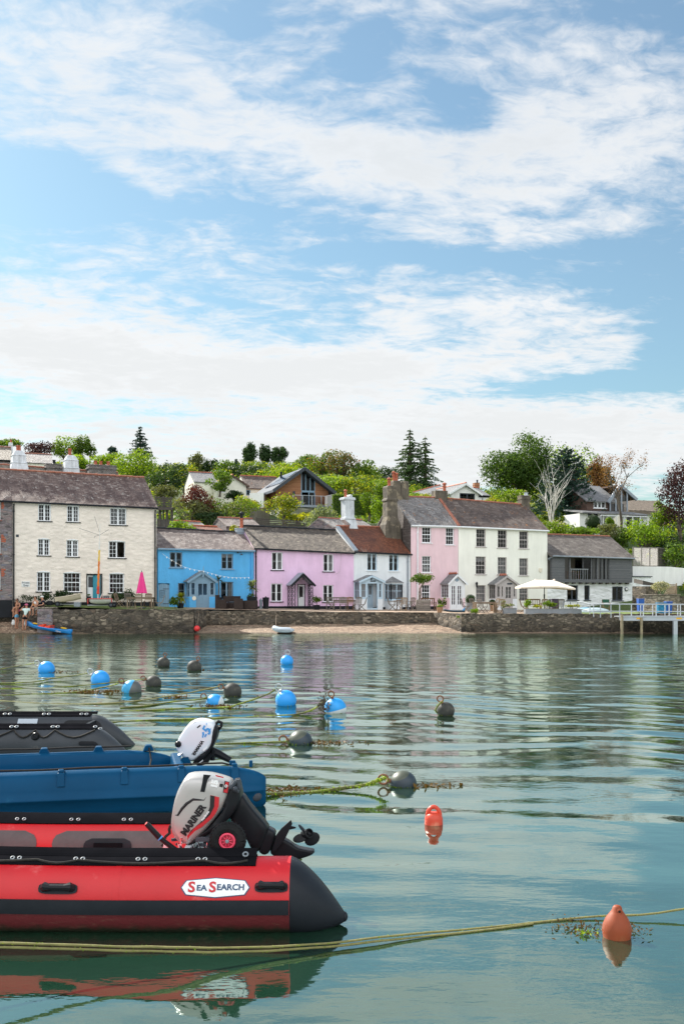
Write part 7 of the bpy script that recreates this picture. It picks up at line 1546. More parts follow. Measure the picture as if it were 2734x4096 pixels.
mb = MB(); mb.ball(at(*z2((370, 308))[0], yf1-.0), .04, 10, 8); mb.build('starter_grip', M['motor_black'], oy); mb = MB(); mb.tube([at(*p, yf1-.02) for p in z2((372, 388), (390, 382))], .022, 8); mb.tube([at(*p, yf1) for p in z2((390, 380), (402, 368))], .012, 8); mb.build('clamp_screw', M['chrome'], oy)
mb = MB(); mb.hexa([Vector(at(x, y, Y_)) for Y_ in (12.15, 11.9) for x, y in z2((360, 455), (470, 455), (440, 395), (400, 400))]); mb.build('mount_block', M['boat_blue'], oy)
# ------------------------------------------------------------------ black inflatable
bk = thing('black_inflatable_boat', 'charcoal black inflatable boat with a looped grab line, farthest of the three moored boats', 'boat', (-4.6, 15.2, 0))
KN = Tube(14.75, .22, .24, -9, -3.62, -3.10, -.02, .006); KF = Tube(16.15, .25, .23, -9, -3.95, -3.35, -.02, .006)
for tb, lb in ((KN, 'near charcoal tube'), (KF, 'far charcoal tube')):
 mb = MB(); tb.skin(mb, -9, tb.xt, nx=70, ne=30); mb.build('tube', M['pvc_charcoal'], bk, smooth=True, label=lb)
 mb = MB(); tb.strip(mb, -9, tb.xr+(.02 if tb is KN else -.1), 66, 100, .018); mb.grid(lambda u, v: tb.P(-9+(9+tb.xr)*u, 84+14*v, .015+.04*v), 20, 2); mb.build('lacing_strip', M['strip_black'], bk)
for tb, ps in ((KN, (55, 220, 390)), (KF, (28, 185, 335))):
 for px in ps:
  for s in (-1, 1): x = (px+10*s-CX)*(tb.yc-.1)/F; mb = MB(); mb.torus(tb.P(x, 74, .03), .024, .008, (0, -.4, .9), 12, 6); mb.build('eyelet', M['zinc'], bk)
rope_run('grab_line', KN, [(p-CX)*14.6/F for p in (-110, 55, 143, 220, 380)], 58, bk, M['rope_dark'], 30, .02, .013)
mb = MB(); c = KN.P((143-CX)*14.55/F, 30, .01); mb.torus(c+Vector((0, -.02, .02)), .035, .016, (0, -1, .3), 12, 6); mb.ball(c, (.06, .03, .05), 10, 6); mb.build('d_ring', M['motor_black'], bk)
pad(KF, bk, (258-CX)*15.95/F, (408-CX)*15.95/F, 8, 40, 'paddle_blade', M['motor_black'], .03); mb = MB(); KF.strip(mb, (72-CX)*15.95/F, (150-CX)*15.95/F, 12, 48, .02, 6); mb.build('seat_patch', M['pvc_grey'], bk)
pad(KN, bk, (318-CX)*14.55/F, (395-CX)*14.55/F, 2, 16, 'handle_patch', M['motor_black'], .012)
mb = MB(); mb.grid(lambda u, v: Vector((-9+5.2*u, 14.85+1.2*v, .12)), 8, 2); mb.build('floor', M['pvc_charcoal'], bk); mb = MB(); mb.box((-3.95, 15.45, .22), (.05, 1.0, .4)); mb.build('transom', M['motor_black'], bk)
# ------------------------------------------------------------------ buoys
paint('buoy_blue', (.015, .30, .78), .42, .06, 2.5, dirt=((.02, .20, .48), 4, .62, .4)); paint('buoy_dark', (.055, .055, .05), .6, .25, 5, .3, 8, .02, dirt=((.16, .14, .10), 5, .55, .5)); paint('rust', (.20, .085, .04), .8, .3, 14, .6, 20, .01)
paint('buoy_orange', (.27, .045, .007), .6, .15, 3, dirt=((.24, .08, .025), 3.5, .5, .6)); paint('buoy_coral', (.62, .055, .022), .4, .08, 3, dirt=((.75, .30, .18), 2, .5, .7))
def two_tone(nm, ca, cb, ax_, th):
 m, t, b = newmat(nm); oc = t.n('ShaderNodeTexCoord').outputs['Object']; k = t.vmath('DOT_PRODUCT', oc, Vector(ax_).normalized()); n = t.noise(oc, 6, 5)
 c = t.mix(t.mapr(k, th-.004, th+.004), cb, ca); c = t.vmath('SCALE', c, t.mapr(n, .3, .7, .8, 1.08, False)); t.set(b.inputs['Base Color'], c); b.inputs['Roughness'].default_value = .45
two_tone('buoy_blue_white', (.015, .32, .78), (.62, .66, .66), (-.25, 0, 1), -.02); two_tone('buoy_blue_side', (.015, .32, .78), (.62, .66, .66), (-1, 0, .25), -.09); two_tone('buoy_blue_grey', (.03, .33, .62), (.10, .105, .10), (-1, 0, .35), .0); two_tone('buoy_olive', (.075, .085, .06), (.025, .04, .055), (-.35, -.3, 1), .12)
BG = 'mooring buoys floating in the creek'
def buoy(cx, yw, w, k, mat, label, ring=None, tilt=0, rm='steel', weed=0):
 p = at_z(cx, yw, 0); r = w/2*p.y/F; p.y += r*.6; p.x = (cx-CX)*p.y/F; c = Vector((p.x, p.y, r*k)); t = thing('mooring_buoy', label, 'buoy', c, BG)
 mb = MB(); mb.ball(c, (r, r, r*.97), 24, 16); f_ = mb.build('float', M[mat], t, smooth=True)
 if ring:
  d = Vector((sin(radians(ring)), -.15, cos(radians(ring)))).normalized(); mb = MB(); mb.lathe([(.03, -.03), (.03, .05)], c+d*r*.97, 8, axis=d); mb.torus(c+d*(r+.09), .085 if rm == 'steel' else .062, .014, Vector((d.z*.3, 1, .2)), 20, 7); mb.build('ring', M[rm], t)
 if weed:
  n = weed; a = rng.normal(size=(n, 3))*np.array([r*1.4, r*.45, .012])+np.array([c.x+r*1.9, c.y-.02, .012]); leaf_mesh('weed_fringe', a, rng.normal(size=(n, 3))*np.array([.5, .5, 1])+[0, 0, .6], .07, 'weed', t, .45)
 n = 40; a = rng.uniform(0, 2*pi, n); rr = r*sqrt(max(.1, 1-k*k)); leaf_mesh('algae_fringe', np.stack([c.x+cos(0)*np.cos(a)*rr, c.y+np.sin(a)*rr, np.full(n, .012)], 1), rng.normal(size=(n, 3))+[0, 0, 1], .035, 'algae', t)
 return c, r
buoy(187, 2690, 66, .36, 'buoy_blue', 'bright blue buoy, leftmost of all, with a fringe of brown weed', -55, weed=70)
buoy(402, 2733, 75, .36, 'buoy_blue', 'bright blue buoy with its steel ring at upper left, second from the left edge', -50)
buoy(527, 2772, 79, .30, 'buoy_blue_grey', 'half blue half grey buoy, low among the green ropes', -48, rm='rust')
buoy(860, 2822, 72, .25, 'buoy_blue_side', 'small blue and white buoy just above the white outboard', -60, rm='rust')
buoy(1143, 2823, 85, .45, 'buoy_blue', 'large plain blue buoy with a steel ring, in the middle of the water', -28)
buoy(1340, 2855, 90, .38, 'buoy_blue_white', 'blue over white buoy hung with dark weed, nearest of the blue buoys', -15, rm='rust')
buoy(1147, 2659, 52, .50, 'buoy_blue', 'small blue buoy with an upright ring, alone nearest the tender', 5)
buoy(654, 2666, 53, .42, 'buoy_dark', 'dark buoy with a stub on top, below the arched blue door', 12, rm='rust')
buoy(777, 2683, 60, .40, 'buoy_dark', 'dark buoy with a hanging shackle, right of the stubbed dark buoy', 25, rm='rust', weed=40)
buoy(614, 2745, 64, .32, 'buoy_dark', 'dark buoy tied to a green rope beside the half blue buoy', -62, rm='rust')
buoy(930, 2785, 74, .42, 'buoy_dark', 'brownish dark buoy between the small blue buoys and the plain blue one', -65, rm='rust')
buoy(1781, 2863, 72, .50, 'buoy_dark', 'dark buoy with a rusty ring and green rope, alone on the right', -25, rm='rust')
buoy(1201, 2977, 98, .10, 'buoy_olive', 'low grey green buoy trailing brown weed, right of the white outboard', -80, rm='rust', weed=150)
buoy(1611, 3150, 110, .16, 'buoy_olive', 'largest dark green buoy with a big rusty ring and thick green rope', -76, rm='rust', weed=60)
# chain and weed hanging on the blue and white buoy
p = at_z(1340, 2855); c = Vector(((1292-CX)*(p.y-.05)/F, p.y-.05, .14)); a = rng.normal(size=(160, 3))*np.array([.07, .04, .13])+np.array(c); t = tag(leaf_mesh('weed_clump', a, rng.normal(size=(160, 3)), .07, 'bark', None, .5, origin=tuple(c)), 'dark weed and chain draped down the side of the blue over white buoy', 'seaweed')
p = at_z(1735, 3299); t = thing('pickup_buoy', 'coral orange pick-up buoy with a moulded handle loop', 'buoy', p); sc = p.y/F; mb = MB()
prof = [(.55*66*sc, -.10), (.56*66*sc, .0), (.55*66*sc, 20*sc), (.5*66*sc, 34*sc), (.36*66*sc, 43*sc), (.05, 46*sc)]; mb.lathe(prof, p+Vector((0, .05, 0)), 20); h_ = p+Vector((0, .05, 46*sc)); mb.build('float', M['buoy_coral'], t, smooth=True)
mb = MB(); pts = [p+Vector((25*sc*cos(a), .05, 30*sc+38*sc*max(0, sin(a)))) for a in [pi*k/14 for k in range(15)]]; mb.tube(pts, [9*sc if abs(i-7) > 3 else 8*sc for i in range(15)], 10); mb.build('handle', M['buoy_coral'], t, smooth=True)
p = at_z(2474, 3758); t = thing('pear_buoy', 'pear shaped orange buoy with a dark eye hole, at the lower right', 'buoy', p); sc = p.y/F; mb = MB(); mb.lathe([(46*sc, -.09), (54*sc, -.02), (58*sc, 25*sc), (56*sc, 48*sc), (44*sc, 75*sc), (28*sc, 96*sc), (20*sc, 108*sc), (18*sc, 118*sc), (12*sc, 124*sc), (2*sc, 126*sc)], p+Vector((0, .06, 0)), 26, axis=(.03, .05, 1)); mb.build('float', M['buoy_orange'], t, smooth=True)
mb = MB(); mb.torus(p+Vector((6*sc, .06-19*sc, 106*sc)), 7.5*sc, 3.2*sc, (.2, 1, -.1), 14, 6); mb.ball(p+Vector((6*sc, .06-16*sc, 106*sc)), 7*sc, 8, 6, 1); mb.build('eye', [M['buoy_orange'], M['motor_black']], t)
mb = MB(); mb.lathe([(50*sc, -.02), (53.5*sc, -.005), (55*sc, .008)], p+Vector((0, .06, 0)), 26); mb.build('waterline_band', M['decal_white'], t)
# ------------------------------------------------------------------ ropes
def mat_rope():
 m, t, b = newmat('rope_algae'); oc = t.n('ShaderNodeTexCoord').outputs['Object']; n = t.noise(oc, 2.2, 5, .7)
 c = t.ramp(n, [(.30, (.05, .045, .02)), (.48, (.12, .13, .02)), (.62, (.24, .30, .03)), (.8, (.38, .36, .12))]); t.set(b.inputs['Base Color'], c); b.inputs['Roughness'].default_value = .75; bump(t, b, t.noise(oc, 45, 4), 1, .02)
mat_rope(); paint('rope_straw', (.22, .20, .07), .8, .25, 20, .8, 70, .006)
def rope(pts, label, r=.016, mat='rope_algae', fuzz=0, fm='algae', seed=1, fs=.032):
 "pts: picture x, y and height above water"
 P = [at_z(x, y, z) for x, y, z in pts]; Q = []
 for i in range(len(P)-1):
  n = max(3, int((P[i+1]-P[i]).length/.12)); p0 = P[max(i-1, 0)]; p3 = P[min(i+2, len(P)-1)]
  for k in range(n):
   u = k/n; a, b = P[i], P[i+1]; m0 = (b-p0)*.5; m1 = (p3-a)*.5; Q.append(a*(2*u**3-3*u**2+1)+m0*(u**3-2*u**2+u)+b*(-2*u**3+3*u**2)+m1*(u**3-u**2))
 Q.append(P[-1]); rr = random.Random(seed); Q = [q+Vector((0, 0, rr.uniform(-.002, .002))) for q in Q]
 mb = MB(); mb.tube(Q, [r*rr.uniform(.85, 1.15) for _ in Q], 7); o = mb.build('mooring_rope', M[mat], origin=Q[0]); tag(o, label, 'rope')
 if fuzz:
  k = rng.integers(0, len(Q)-1, fuzz); A = np.array([list(q) for q in Q]); u = rng.random((fuzz, 1)); c = A[k]*(1-u)+A[k+1]*u+rng.normal(size=(fuzz, 3))*np.array([1, 1, .45])*r*1.1; leaf_mesh('algae', c, rng.normal(size=(fuzz, 3)), fs, fm, o)
 return Q
rope([(-60, 2680, .02), (0, 2676, .04), (60, 2666, .10), (120, 2656, .22), (140, 2652, .30)], 'thin rope from the left edge to the leftmost blue buoy', .014)
rope([(-40, 2733, .005), (120, 2729, .02), (210, 2714, .06), (300, 2702, .14), (352, 2692, .26)], 'green rope rising to the ring of the second blue buoy', .016, fuzz=120)
rope([(-40, 2753, .0), (160, 2753, .0), (300, 2744, .02), (420, 2733, .06), (500, 2724, .10), (575, 2717, .20)], 'long green rope running to the dark buoy beside the half blue one', .014, fuzz=60)
rope([(-40, 2783, .005), (150, 2776, .005), (290, 2770, .01), (400, 2752, .05), (472, 2735, .22)], 'weedy rope from the left edge to the half blue half grey buoy', .018, fuzz=200)
rope([(-40, 2800, .0), (200, 2815, .0), (450, 2812, .01), (640, 2790, .05), (790, 2764, .14), (880, 2745, .26)], 'long slack rope reaching the brownish dark buoy', .014, 'rope_straw')
rope([(480, 2832, .0), (580, 2824, .02), (700, 2806, .06), (800, 2797, .14), (826, 2790, .18)], 'dark rope ending at the small blue and white buoy', .018, fuzz=80)
rope([(120, 2864, .0), (320, 2852, .0), (500, 2846, .0), (700, 2836, .0), (900, 2829, .01), (951, 2817, .05), (1015, 2798, .13), (1082, 2771, .26), (1106, 2752, .36)], 'yellow green rope lifting to the ring of the large plain blue buoy', .018, fuzz=300)
rope([(430, 2892, .0), (600, 2881, .0), (900, 2873, .0), (1100, 2863, .0), (1190, 2857, .02), (1260, 2833, .12), (1300, 2798, .28)], 'algae covered rope to the blue over white buoy', .018, fuzz=320)
rope([(860, 2977, .0), (1000, 2971, .0), (1110, 2968, .03), (1150, 2964, .06)], 'short floating rope to the low grey green buoy', .014, fuzz=60)
rope([(1040, 3176, .03), (1150, 3175, .01), (1250, 3170, .01), (1340, 3157, .03), (1450, 3142, .07), (1510, 3122, .13), (1540, 3112, .17)], 'thick mossy rope from the blue boat to the largest dark green buoy', .024, fuzz=500)
rope([(1758, 2858, .0), (1740, 2840, .12), (1765, 2806, .30)], 'short green rope hanging from the lone dark buoy on the right', .016, fuzz=40)
rope([(-120, 3768, .30), (0, 3771, .27), (450, 3785, .17), (900, 3791, .09), (1250, 3778, .05), (1640, 3736, .03), (1920, 3712, .012), (2200, 3683, .004), (2420, 3662, .02), (2560, 3660, .03), (2760, 3633, .06)], 'upper strand of the long mossy double rope across the foreground', .0078, 'rope_straw', fuzz=700, fs=.011)
rope([(-120, 3786, .27), (0, 3788, .25), (450, 3801, .15), (900, 3808, .07), (1250, 3792, .03), (1640, 3751, .012), (1920, 3722, .006), (2130, 3694, .008)], 'lower strand of the long mossy double rope across the foreground', .0078, 'rope_straw', fuzz=600, fs=.011)
def weeds(x, y, w, d, n, label, mat='weed', size=.05):
 p = at_z(x, y); a = rng.normal(size=(n, 3))*np.array([w/2, d/2, .012])+np.array([p.x, p.y, .012]); o = leaf_mesh('seaweed_patch', a, rng.normal(size=(n, 3))*np.array([.6, .6, 1])+[0, 0, .5], size, mat, None, .45, origin=tuple(p)); tag(o, label, 'seaweed')
weeds(2330, 3712, .26, .20, 190, 'brown seaweed floating just left of the pear shaped orange buoy', size=.03); weeds(2345, 3735, .08, .07, 60, 'small bright green weed tuft left of the pear shaped orange buoy', 'algae', .025); weeds(2545, 3725, .10, .12, 60, 'sparse brown weed right of the pear shaped orange buoy', size=.025)
weeds(1155, 3168, .35, .25, 260, 'brown seaweed clump caught on the thick mossy rope', size=.055); weeds(370, 2768, .75, .30, 260, 'brown seaweed patch among the ropes left of the half blue buoy', size=.08); weeds(700, 2788, .35, .2, 120, 'dark weed hanging on the long slack rope', size=.07); weeds(880, 2826, .5, .2, 160, 'dark weed on the rope right of the small blue and white buoy', size=.07)
# ------------------------------------------------------------------ houses up the hillside
def HF(xl, Yl, xr, ang=21):
 c = 1/math.tan(radians(ang)); return Fac(xl, Yl, xr, Yl*(c-(xl-CX)/F)/(c-(xr-CX)/F))
# timber gabled house with balcony
fH = HF(1106, 128, 1309); D = 9.5
wd = thing('timber_house', 'modern cedar clad house with a glazed gable, solar roof and glass balcony on the hill', 'house', fH.P(5, 12))
ue0, ze0 = fH.uz(1104, 1958); ue1, ze1 = fH.uz(1312, 1966); ua, za = fH.uz(1209, 1886); zf = fH.uz(1209, 2024)[1]; zb = fH.uz(1209, 2076)[1]-3
gx0, gx1 = fH.uz(1205, 1960)[0], fH.uz(1258, 1960)[0]
mb = MB(); dz0 = fH.uz(1230, 2022)[1]; dz1 = fH.uz(1230, 1966)[1]
def ztop(u): return ze0+(za-ze0)*(u-ue0)/(ua-ue0) if u < ua else za+(ze1-za)*(u-ua)/(ue1-ua)
us = [ue0, gx0, ua, gx1, ue1]
for a, b in ((ue0, gx0), (gx1, ue1)): mb.add([fH.P(a, zf, 0), fH.P(b, zf, 0), fH.P(b, ztop(b), 0)]+([fH.P(a, ztop(a), 0)]), [(0, 1, 2, 3)])
for u in (ue0, ue1): mb.quad(fH.P(u, zf, 0), fH.P(u, zf, -D), fH.P(u, ze0, -D), fH.P(u, ze0, 0))
mb.add([fH.P(ue0, zf, -D), fH.P(ue1, zf, -D), fH.P(ue1, ze1, -D), fH.P(ua, za, -D), fH.P(ue0, ze0, -D)], [(0, 1, 2, 3, 4)]); mb.build('cedar_wall', M['cedar'], wd)
mb = MB(); fH.box(mb, ue0+.3, ue1-.3, zb, zf-.05, -D+.2, -.5); mb.build('lower_wall', M['gable_cream'], wd)
mb = MB(); fH.box(mb, gx0, gx1, dz1-.12, dz1+.12, -.08, .03)
for px in (1205, 1222, 1240, 1258): u = fH.uz(px, 1950)[0]; fH.box(mb, u-.06, u+.06, dz1+.12, max(ztop(u)-.05, dz1+.3), -.08, .02)
for px in (1205, 1235, 1258): u = fH.uz(px, 1990)[0]; fH.box(mb, u-.06, u+.06, zf, dz1-.12, -.08, .02)
gw = mb.build('window', M['grey_blue_paint'], wd)
mb = MB(); mb.add([fH.P(gx0, dz1, -.04), fH.P(gx1, dz1, -.04), fH.P(gx1, ztop(gx1), -.04), fH.P(ua, za-.1, -.04), fH.P(gx0, ztop(gx0), -.04)], [(0, 1, 2, 3, 4)]); u = fH.uz(1235, 1990)[0]; mb.quad(fH.P(u, zf, -.04), fH.P(gx1, zf, -.04), fH.P(gx1, dz1, -.04), fH.P(u, dz1, -.04)); mb.build('pane', M['glass'], gw)
mb = MB()
for a, za_, b, zb_ in ((ue0-.7, ze0-.45, ua, za+.12), (ue1+.7, ze1-.45, ua, za+.12)):
 P = [fH.P(a, za_, 1.0), fH.P(b, zb_, 1.0), fH.P(b, zb_, -D-.3), fH.P(a, za_, -D-.3)]; mb.hexa(P+[p+Vector((0, 0, .32)) for p in P])
paint('zinc_roof', (.07, .085, .11), .8, .1); rf = mb.build('roof', M['zinc_roof'], wd); mb = MB()
for a, za_ in ((ue0-.7, ze0-.30), (ue1+.7, ze1-.30)): mb.bar(fH.P(a, za_, 1.03), fH.P(ua, za+.30, 1.03), .06, .40)
mb.build('bargeboard', M['dark_grey_metal'], rf)
mb = MB(); q = lambda t, o: fH.P(ue0-.7+(ua-ue0+.7)*t, ze0-.45+.36+(za-ze0+.57)*t, o)
for k in range(3):
 for j in range(2): t0, t1 = .30+.3*j, .57+.3*j; o0 = -.2-2.4*k; mb.add([q(t0, o0)+Vector((0, 0, .06)), q(t1, o0)+Vector((0, 0, .06)), q(t1, o0-2.2)+Vector((0, 0, .06)), q(t0, o0-2.2)+Vector((0, 0, .06))], [(0, 1, 2, 3)])
paint('solar', (.02, .05, .10), .12, .1); mb.build('solar_panels', M['solar'], rf)
mb = MB(); mb.tube([fH.P(fH.uz(1124, 1930, -6)[0], fH.uz(1124, 1925, -6)[1]-1, -6), fH.P(fH.uz(1124, 1930, -6)[0], fH.uz(1124, 1887, -6)[1], -6)], .15, 8); mb.build('flue', M['black_paint'], wd)
bl0, bl1 = fH.uz(1172, 2024, 1.8)[0], fH.uz(1322, 2024, 1.8)[0]; mb = MB(); fH.box(mb, bl0, bl1, zf-.3, zf, .02, 1.8); bc = mb.build('balcony', M['lead'], wd); mb = MB(); fH.box(mb, bl0, bl1, zf+.05, zf+1.15, 1.74, 1.76); mb.build('balcony_glass', M['glass_clear'], bc)
mb = MB()
for k in range(5): u = bl0+(bl1-bl0)*k/4; fH.box(mb, u-.04, u+.04, zf, zf+1.2, 1.70, 1.80)
fH.box(mb, bl0, bl1, zf+1.17, zf+1.22, 1.70, 1.80); mb.build('balcony_rail', M['steel'], bc)
window(fH, wd, (1170, 1965, 1179, 1980), 1, 1, 1, 'dark_grey_metal', None, rec=-.05, fw=.12); window(fH, wd, (1220, 2048, 1250, 2068), 2, 1, 2, 'grey_blue_paint', None, rec=.4, fw=.12); window(fH, wd, (1165, 2055, 1200, 2082), 2, 1, 2, 'white_gloss', None, rec=.4, fw=.12)
fHs = HF(1300, 127.5, 1342); mb = MB(); mb.prism([at(1299, 1984, 127), at(1337, 1975, 131), at(1337, 2075, 131), at(1299, 2075, 127)], (.3, .0, 0)); tag(mb.build('screen_wall', M['taupe_paint'], origin=at(1318, 2075, 129)), 'tall pale screen wall right of the glass balcony', 'wall')
mb = MB(); mb.hexa([at(x, y, Y) for y in (2030, 1972) for x, Y in ((998, 128), (1054, 128), (1062, 132), (1004, 132))]); tag(mb.build('flat_roofed_annexe', M['render_white'], origin=at(1020, 2020, 130)), 'small white flat roofed block at the left of the cedar house', 'building')
# cream gable house
def simple_gable(name, label, xl, Yl, xr, Yr, ytop_ap, ye, yb, D, wall, roof, wins=(), xap=None, ext=None):
 f = HF(xl, Yl, xr); t = thing(name, label, 'house', f.P(f.L/2, f.uz(xl, yb)[1])); xa = xap or (xl+xr)/2; ua, za = f.uz(xa, ytop_ap); ze = f.uz(xa, ye)[1]; zb = f.uz(xa, yb)[1]-3; L = f.L; ops = []
 for w in wins: window(f, t, w, 2, 2, 2, 'white_gloss' if name != 'white_bungalow' else 'dark_grey_metal', None, ops=ops, fw=.12, rec=.1)
 mb = MB(); front_wall(mb, f, 0, L, zb, lambda u: ze, ops); mb.add([f.P(0, ze, 0), f.P(L, ze, 0), f.P(ua, za, 0)], [(0, 1, 2)])
 for u in (0, L): mb.quad(f.P(u, zb, 0), f.P(u, zb, -D), f.P(u, ze, -D), f.P(u, ze, 0))
 mb.add([f.P(0, zb, -D), f.P(L, zb, -D), f.P(L, ze, -D), f.P(ua, za, -D), f.P(0, ze, -D)], [(0, 1, 2, 3, 4)]); mb.build('wall', M[wall], t)
 mb = MB()
 for a, s in ((-.4, 1), (L+.4, -1)):
  b = ua; zz = ze-.4*(za-ze)/max(.5, abs(b-(0 if s > 0 else L))); P = [f.P(a, zz, .3), f.P(b, za+.05, .3), f.P(b, za+.05, -D-.3), f.P(a, zz, -D-.3)]; mb.hexa(P+[p+Vector((0, 0, .18)) for p in P])
 r = mb.build('roof', M[roof], t); mb = MB()
 for a, s in ((-.4, 1), (L+.4, -1)): zz = ze-.4*(za-ze)/max(.5, abs(ua-(0 if s > 0 else L))); mb.bar(f.P(a, zz+.05, .32), f.P(ua, za+.1, .32), .05, .24)
 mb.build('bargeboard', M['white_gloss' if name == 'white_bungalow' else 'dark_cladding'], r)
 mb = MB(); mb.tube([f.P(ua, za+.24, .3), f.P(ua, za+.24, -D-.3)], .12, 6); mb.build('ridge', M['terracotta'], r); return t, f
simple_gable('cream_cottage', 'cream gabled house with dark bargeboards half hidden by creeper, left of the cedar house', 868, 136, 984, 139, 1906, 1940, 1992, 10, 'gable_cream', 'slate_plain', [(877, 1950, 904, 1971)], xap=928)
fX = HF(984, 140, 1128); lw = thing('slate_wing', 'low slate roofed wing joining the cream gable to the cedar house', 'house', fX.P(4, 16)); ops = []
window(fX, lw, (984, 1959, 1002, 1982), 1, 2, 1, 'grey_blue_paint', None, ops=ops, fw=.12)
gable_house(lw, fX, 0, fX.L, fX.uz(1050, 1990)[1]-4, (fX.uz(984, 1952)[1],)*2, (fX.uz(1000, 1906, -3)[1],)*2, 6, 'gable_cream', 'slate_ivory', ops, gut=None, ridge='terracotta', seed=41)
fX = HF(776, 137, 868); lw = thing('slate_wing', 'dark slate roof with a red ridge left of the cream gable', 'house', fX.P(2, 16)); gable_house(lw, fX, 0, fX.L, 12, (fX.uz(800, 1928)[1],)*2, (fX.uz(800, 1892, -3)[1],)*2, 6, 'gable_cream', 'slate_plain', [], gut=None, ridge='terracotta', seed=42)
simple_gable('white_bungalow', 'white gabled bungalow with a wide dark window above the ivory house roof', 1803, 120, 1912, 123.5, 1940, 1973, 2010, 11, 'render_white', 'slate_plain', [(1837, 1973, 1898, 2004)])
fX = HF(1912, 124, 1956); lw = thing('bungalow_wing', 'lower slate wing with a brick chimney right of the white bungalow gable', 'house', fX.P(1, 13)); ops = []; window(fX, lw, (1924, 1990, 1934, 2010), 1, 1, 1, 'white_gloss', None, ops=ops, fw=.1)
gable_house(lw, fX, -2.4, fX.L, 10, (fX.uz(1930, 1983)[1],)*2, (fX.uz(1930, 1955, -3)[1],)*2, 6, 'render_white', 'slate_plain', ops, gut='black_paint', ridge='terracotta', seed=43); stack(lw, fX, (1898, 1934, 1917, 1962), 3, .6, 'cedar', [1907], cap=.03, pm='dark_grey_metal', ph=.4)
fX = HF(1690, 125, 1800); lw = thing('bungalow_wing', 'pale slate roof with a red ridge rising behind the rose house chimney', 'house', fX.P(1, 13)); gable_house(lw, fX, 0, fX.L, 10, (fX.uz(1700, 1990)[1], fX.uz(1800, 1972)[1]), (fX.uz(1690, 1975, -3)[1], fX.uz(1800, 1944, -3)[1]), 6, 'render_white', 'slate_plain', [], gut=None, ridge='terracotta', seed=44)
# modern house at the right
mh = HF(2316, 112, 2398); t = thing('white_modern_house', 'large white hillside house with brown cladding, glazed gable and slate roofs at the right', 'house', mh.P(3, 10)); D = 7; zb = 8
z_ = lambda px, py, f=mh, o=0: f.uz(px, py, o)[1]
ops = []; window(mh, t, (2302+16, 1990, 2330, 2004), 1, 2, 1, 'white_gloss', None, ops=ops, fw=.1)
mb = MB(); front_wall(mb, mh, 0, mh.L, zb, lambda u: z_(2340, 1972), ops)
zr = z_(2390, 1928, mh, -3.5); ze = z_(2340, 1972)
for u in (0, mh.L): mb.add([mh.P(u, zb, 0), mh.P(u, zb, -D), mh.P(u, ze, -D), mh.P(u, zr, -3.5), mh.P(u, ze, 0)], [(0, 1, 2, 3, 4)])
mb.build('wall', M['render_white'], t); mb = MB(); roof_slab(mb, mh, -.3, mh.L+.3, ze, ze, zr+.1, zr+.1, .3, -3.5, seed=50); roof_slab(mb, mh, -.3, mh.L+.3, ze, ze, zr+.1, zr+.1, -D-.3, -3.503, seed=51); rr_ = mb.build('roof', M['slate_plain'], t); mb = MB(); mb.tube([mh.P(-.3, zr+.14, -3.5), mh.P(mh.L+.3, zr+.14, -3.5)], .1, 6); mb.build('ridge', M['terracotta'], rr_)
f2 = HF(2345, 108.5, 2472); ze = f2.uz(2390, 2003)[1]; zr = f2.uz(2460, 1951, -3.5)[1]; zf = f2.uz(2390, 2043)[1]; uS = f2.uz(2431, 2020)[0]; uE = f2.L
mb = MB(); ops = []; window(f2, t, (2372, 2006, 2422, 2033), 1, 1, 3, 'white_gloss', 'white_gloss', ops=ops, fw=.1); front_wall(mb, f2, 0, uS, zf, lambda u: ze, ops); mb.add([f2.P(0, zf, 0), f2.P(0, zf, -7), f2.P(0, ze, -7), f2.P(0, zr, -3.5), f2.P(0, ze, 0)], [(0, 1, 2, 3, 4)]); mb.build('clad_wall', M['dark_cladding'], t)
mb = MB(); roof_slab(mb, f2, -.3, uS+1.3, ze-.05, ze-.05, zr+.1, zr+.1, .3, -3.5, seed=52); roof_slab(mb, f2, -.3, uS+1.3, ze, ze, zr+.1, zr+.1, -7.3, -3.503, seed=53); mb.build('roof', M['slate_plain'], t)
gl = f2.uz(2500, 2030)[0]; mb = MB(); zap = f2.uz(2478, 1940, .4)[1]; um = f2.uz(2478, 1950, .4)[0]
mb.add([f2.P(uS+.05, zf, .2), f2.P(gl, zf, .2), f2.P(gl, f2.uz(2500, 1990)[1], .2), f2.P(um, zap-.4, .2), f2.P(uS+.05, ze, .2)], [(0, 1, 2, 3, 4)]); pn = mb.build('glazed_gable', M['glass'], t); mb = MB()
for k in range(4): u = uS+.05+(gl-uS-.05)*k/3; fz_ = min(zap-.45, ze+(zap-ze)*min(1, (u-uS)/(um-uS))); mb.bar(f2.P(u, zf, .25), f2.P(u, fz_, .25), .14)
mb.bar(f2.P(uS, ze-1.2, .25), f2.P(gl, ze-1.2, .25), .12); mb.bar(f2.P(uS-.3, ze-.2, .4), f2.P(um, zap, .4), .2, .3); mb.bar(f2.P(um, zap, .4), f2.P(gl+1.2, f2.uz(2525, 2000)[1], .4), .2, .3); mb.build('gable_frame', M['lead'], pn)
mb = MB(); f2.box(mb, uS+.1, gl, zf, ze-.2, -5, -.3); P = [f2.P(um, zap-.05, .3), f2.P(gl+1.1, f2.uz(2523, 2000)[1], .3), f2.P(gl+1.1, f2.uz(2523, 2000)[1], -6), f2.P(um, zap-.05, -6)]; mb.hexa(P+[p+Vector((0, 0, .15)) for p in P]); mb.build('rear_block', M['dark_cladding'], t)
f3 = HF(2316, 105, 2586); z1 = f3.uz(2450, 2058)[1]; z0 = f3.uz(2450, 2100)[1]; mb = MB(); rz_ = f3.uz(2420, 2043)[1]
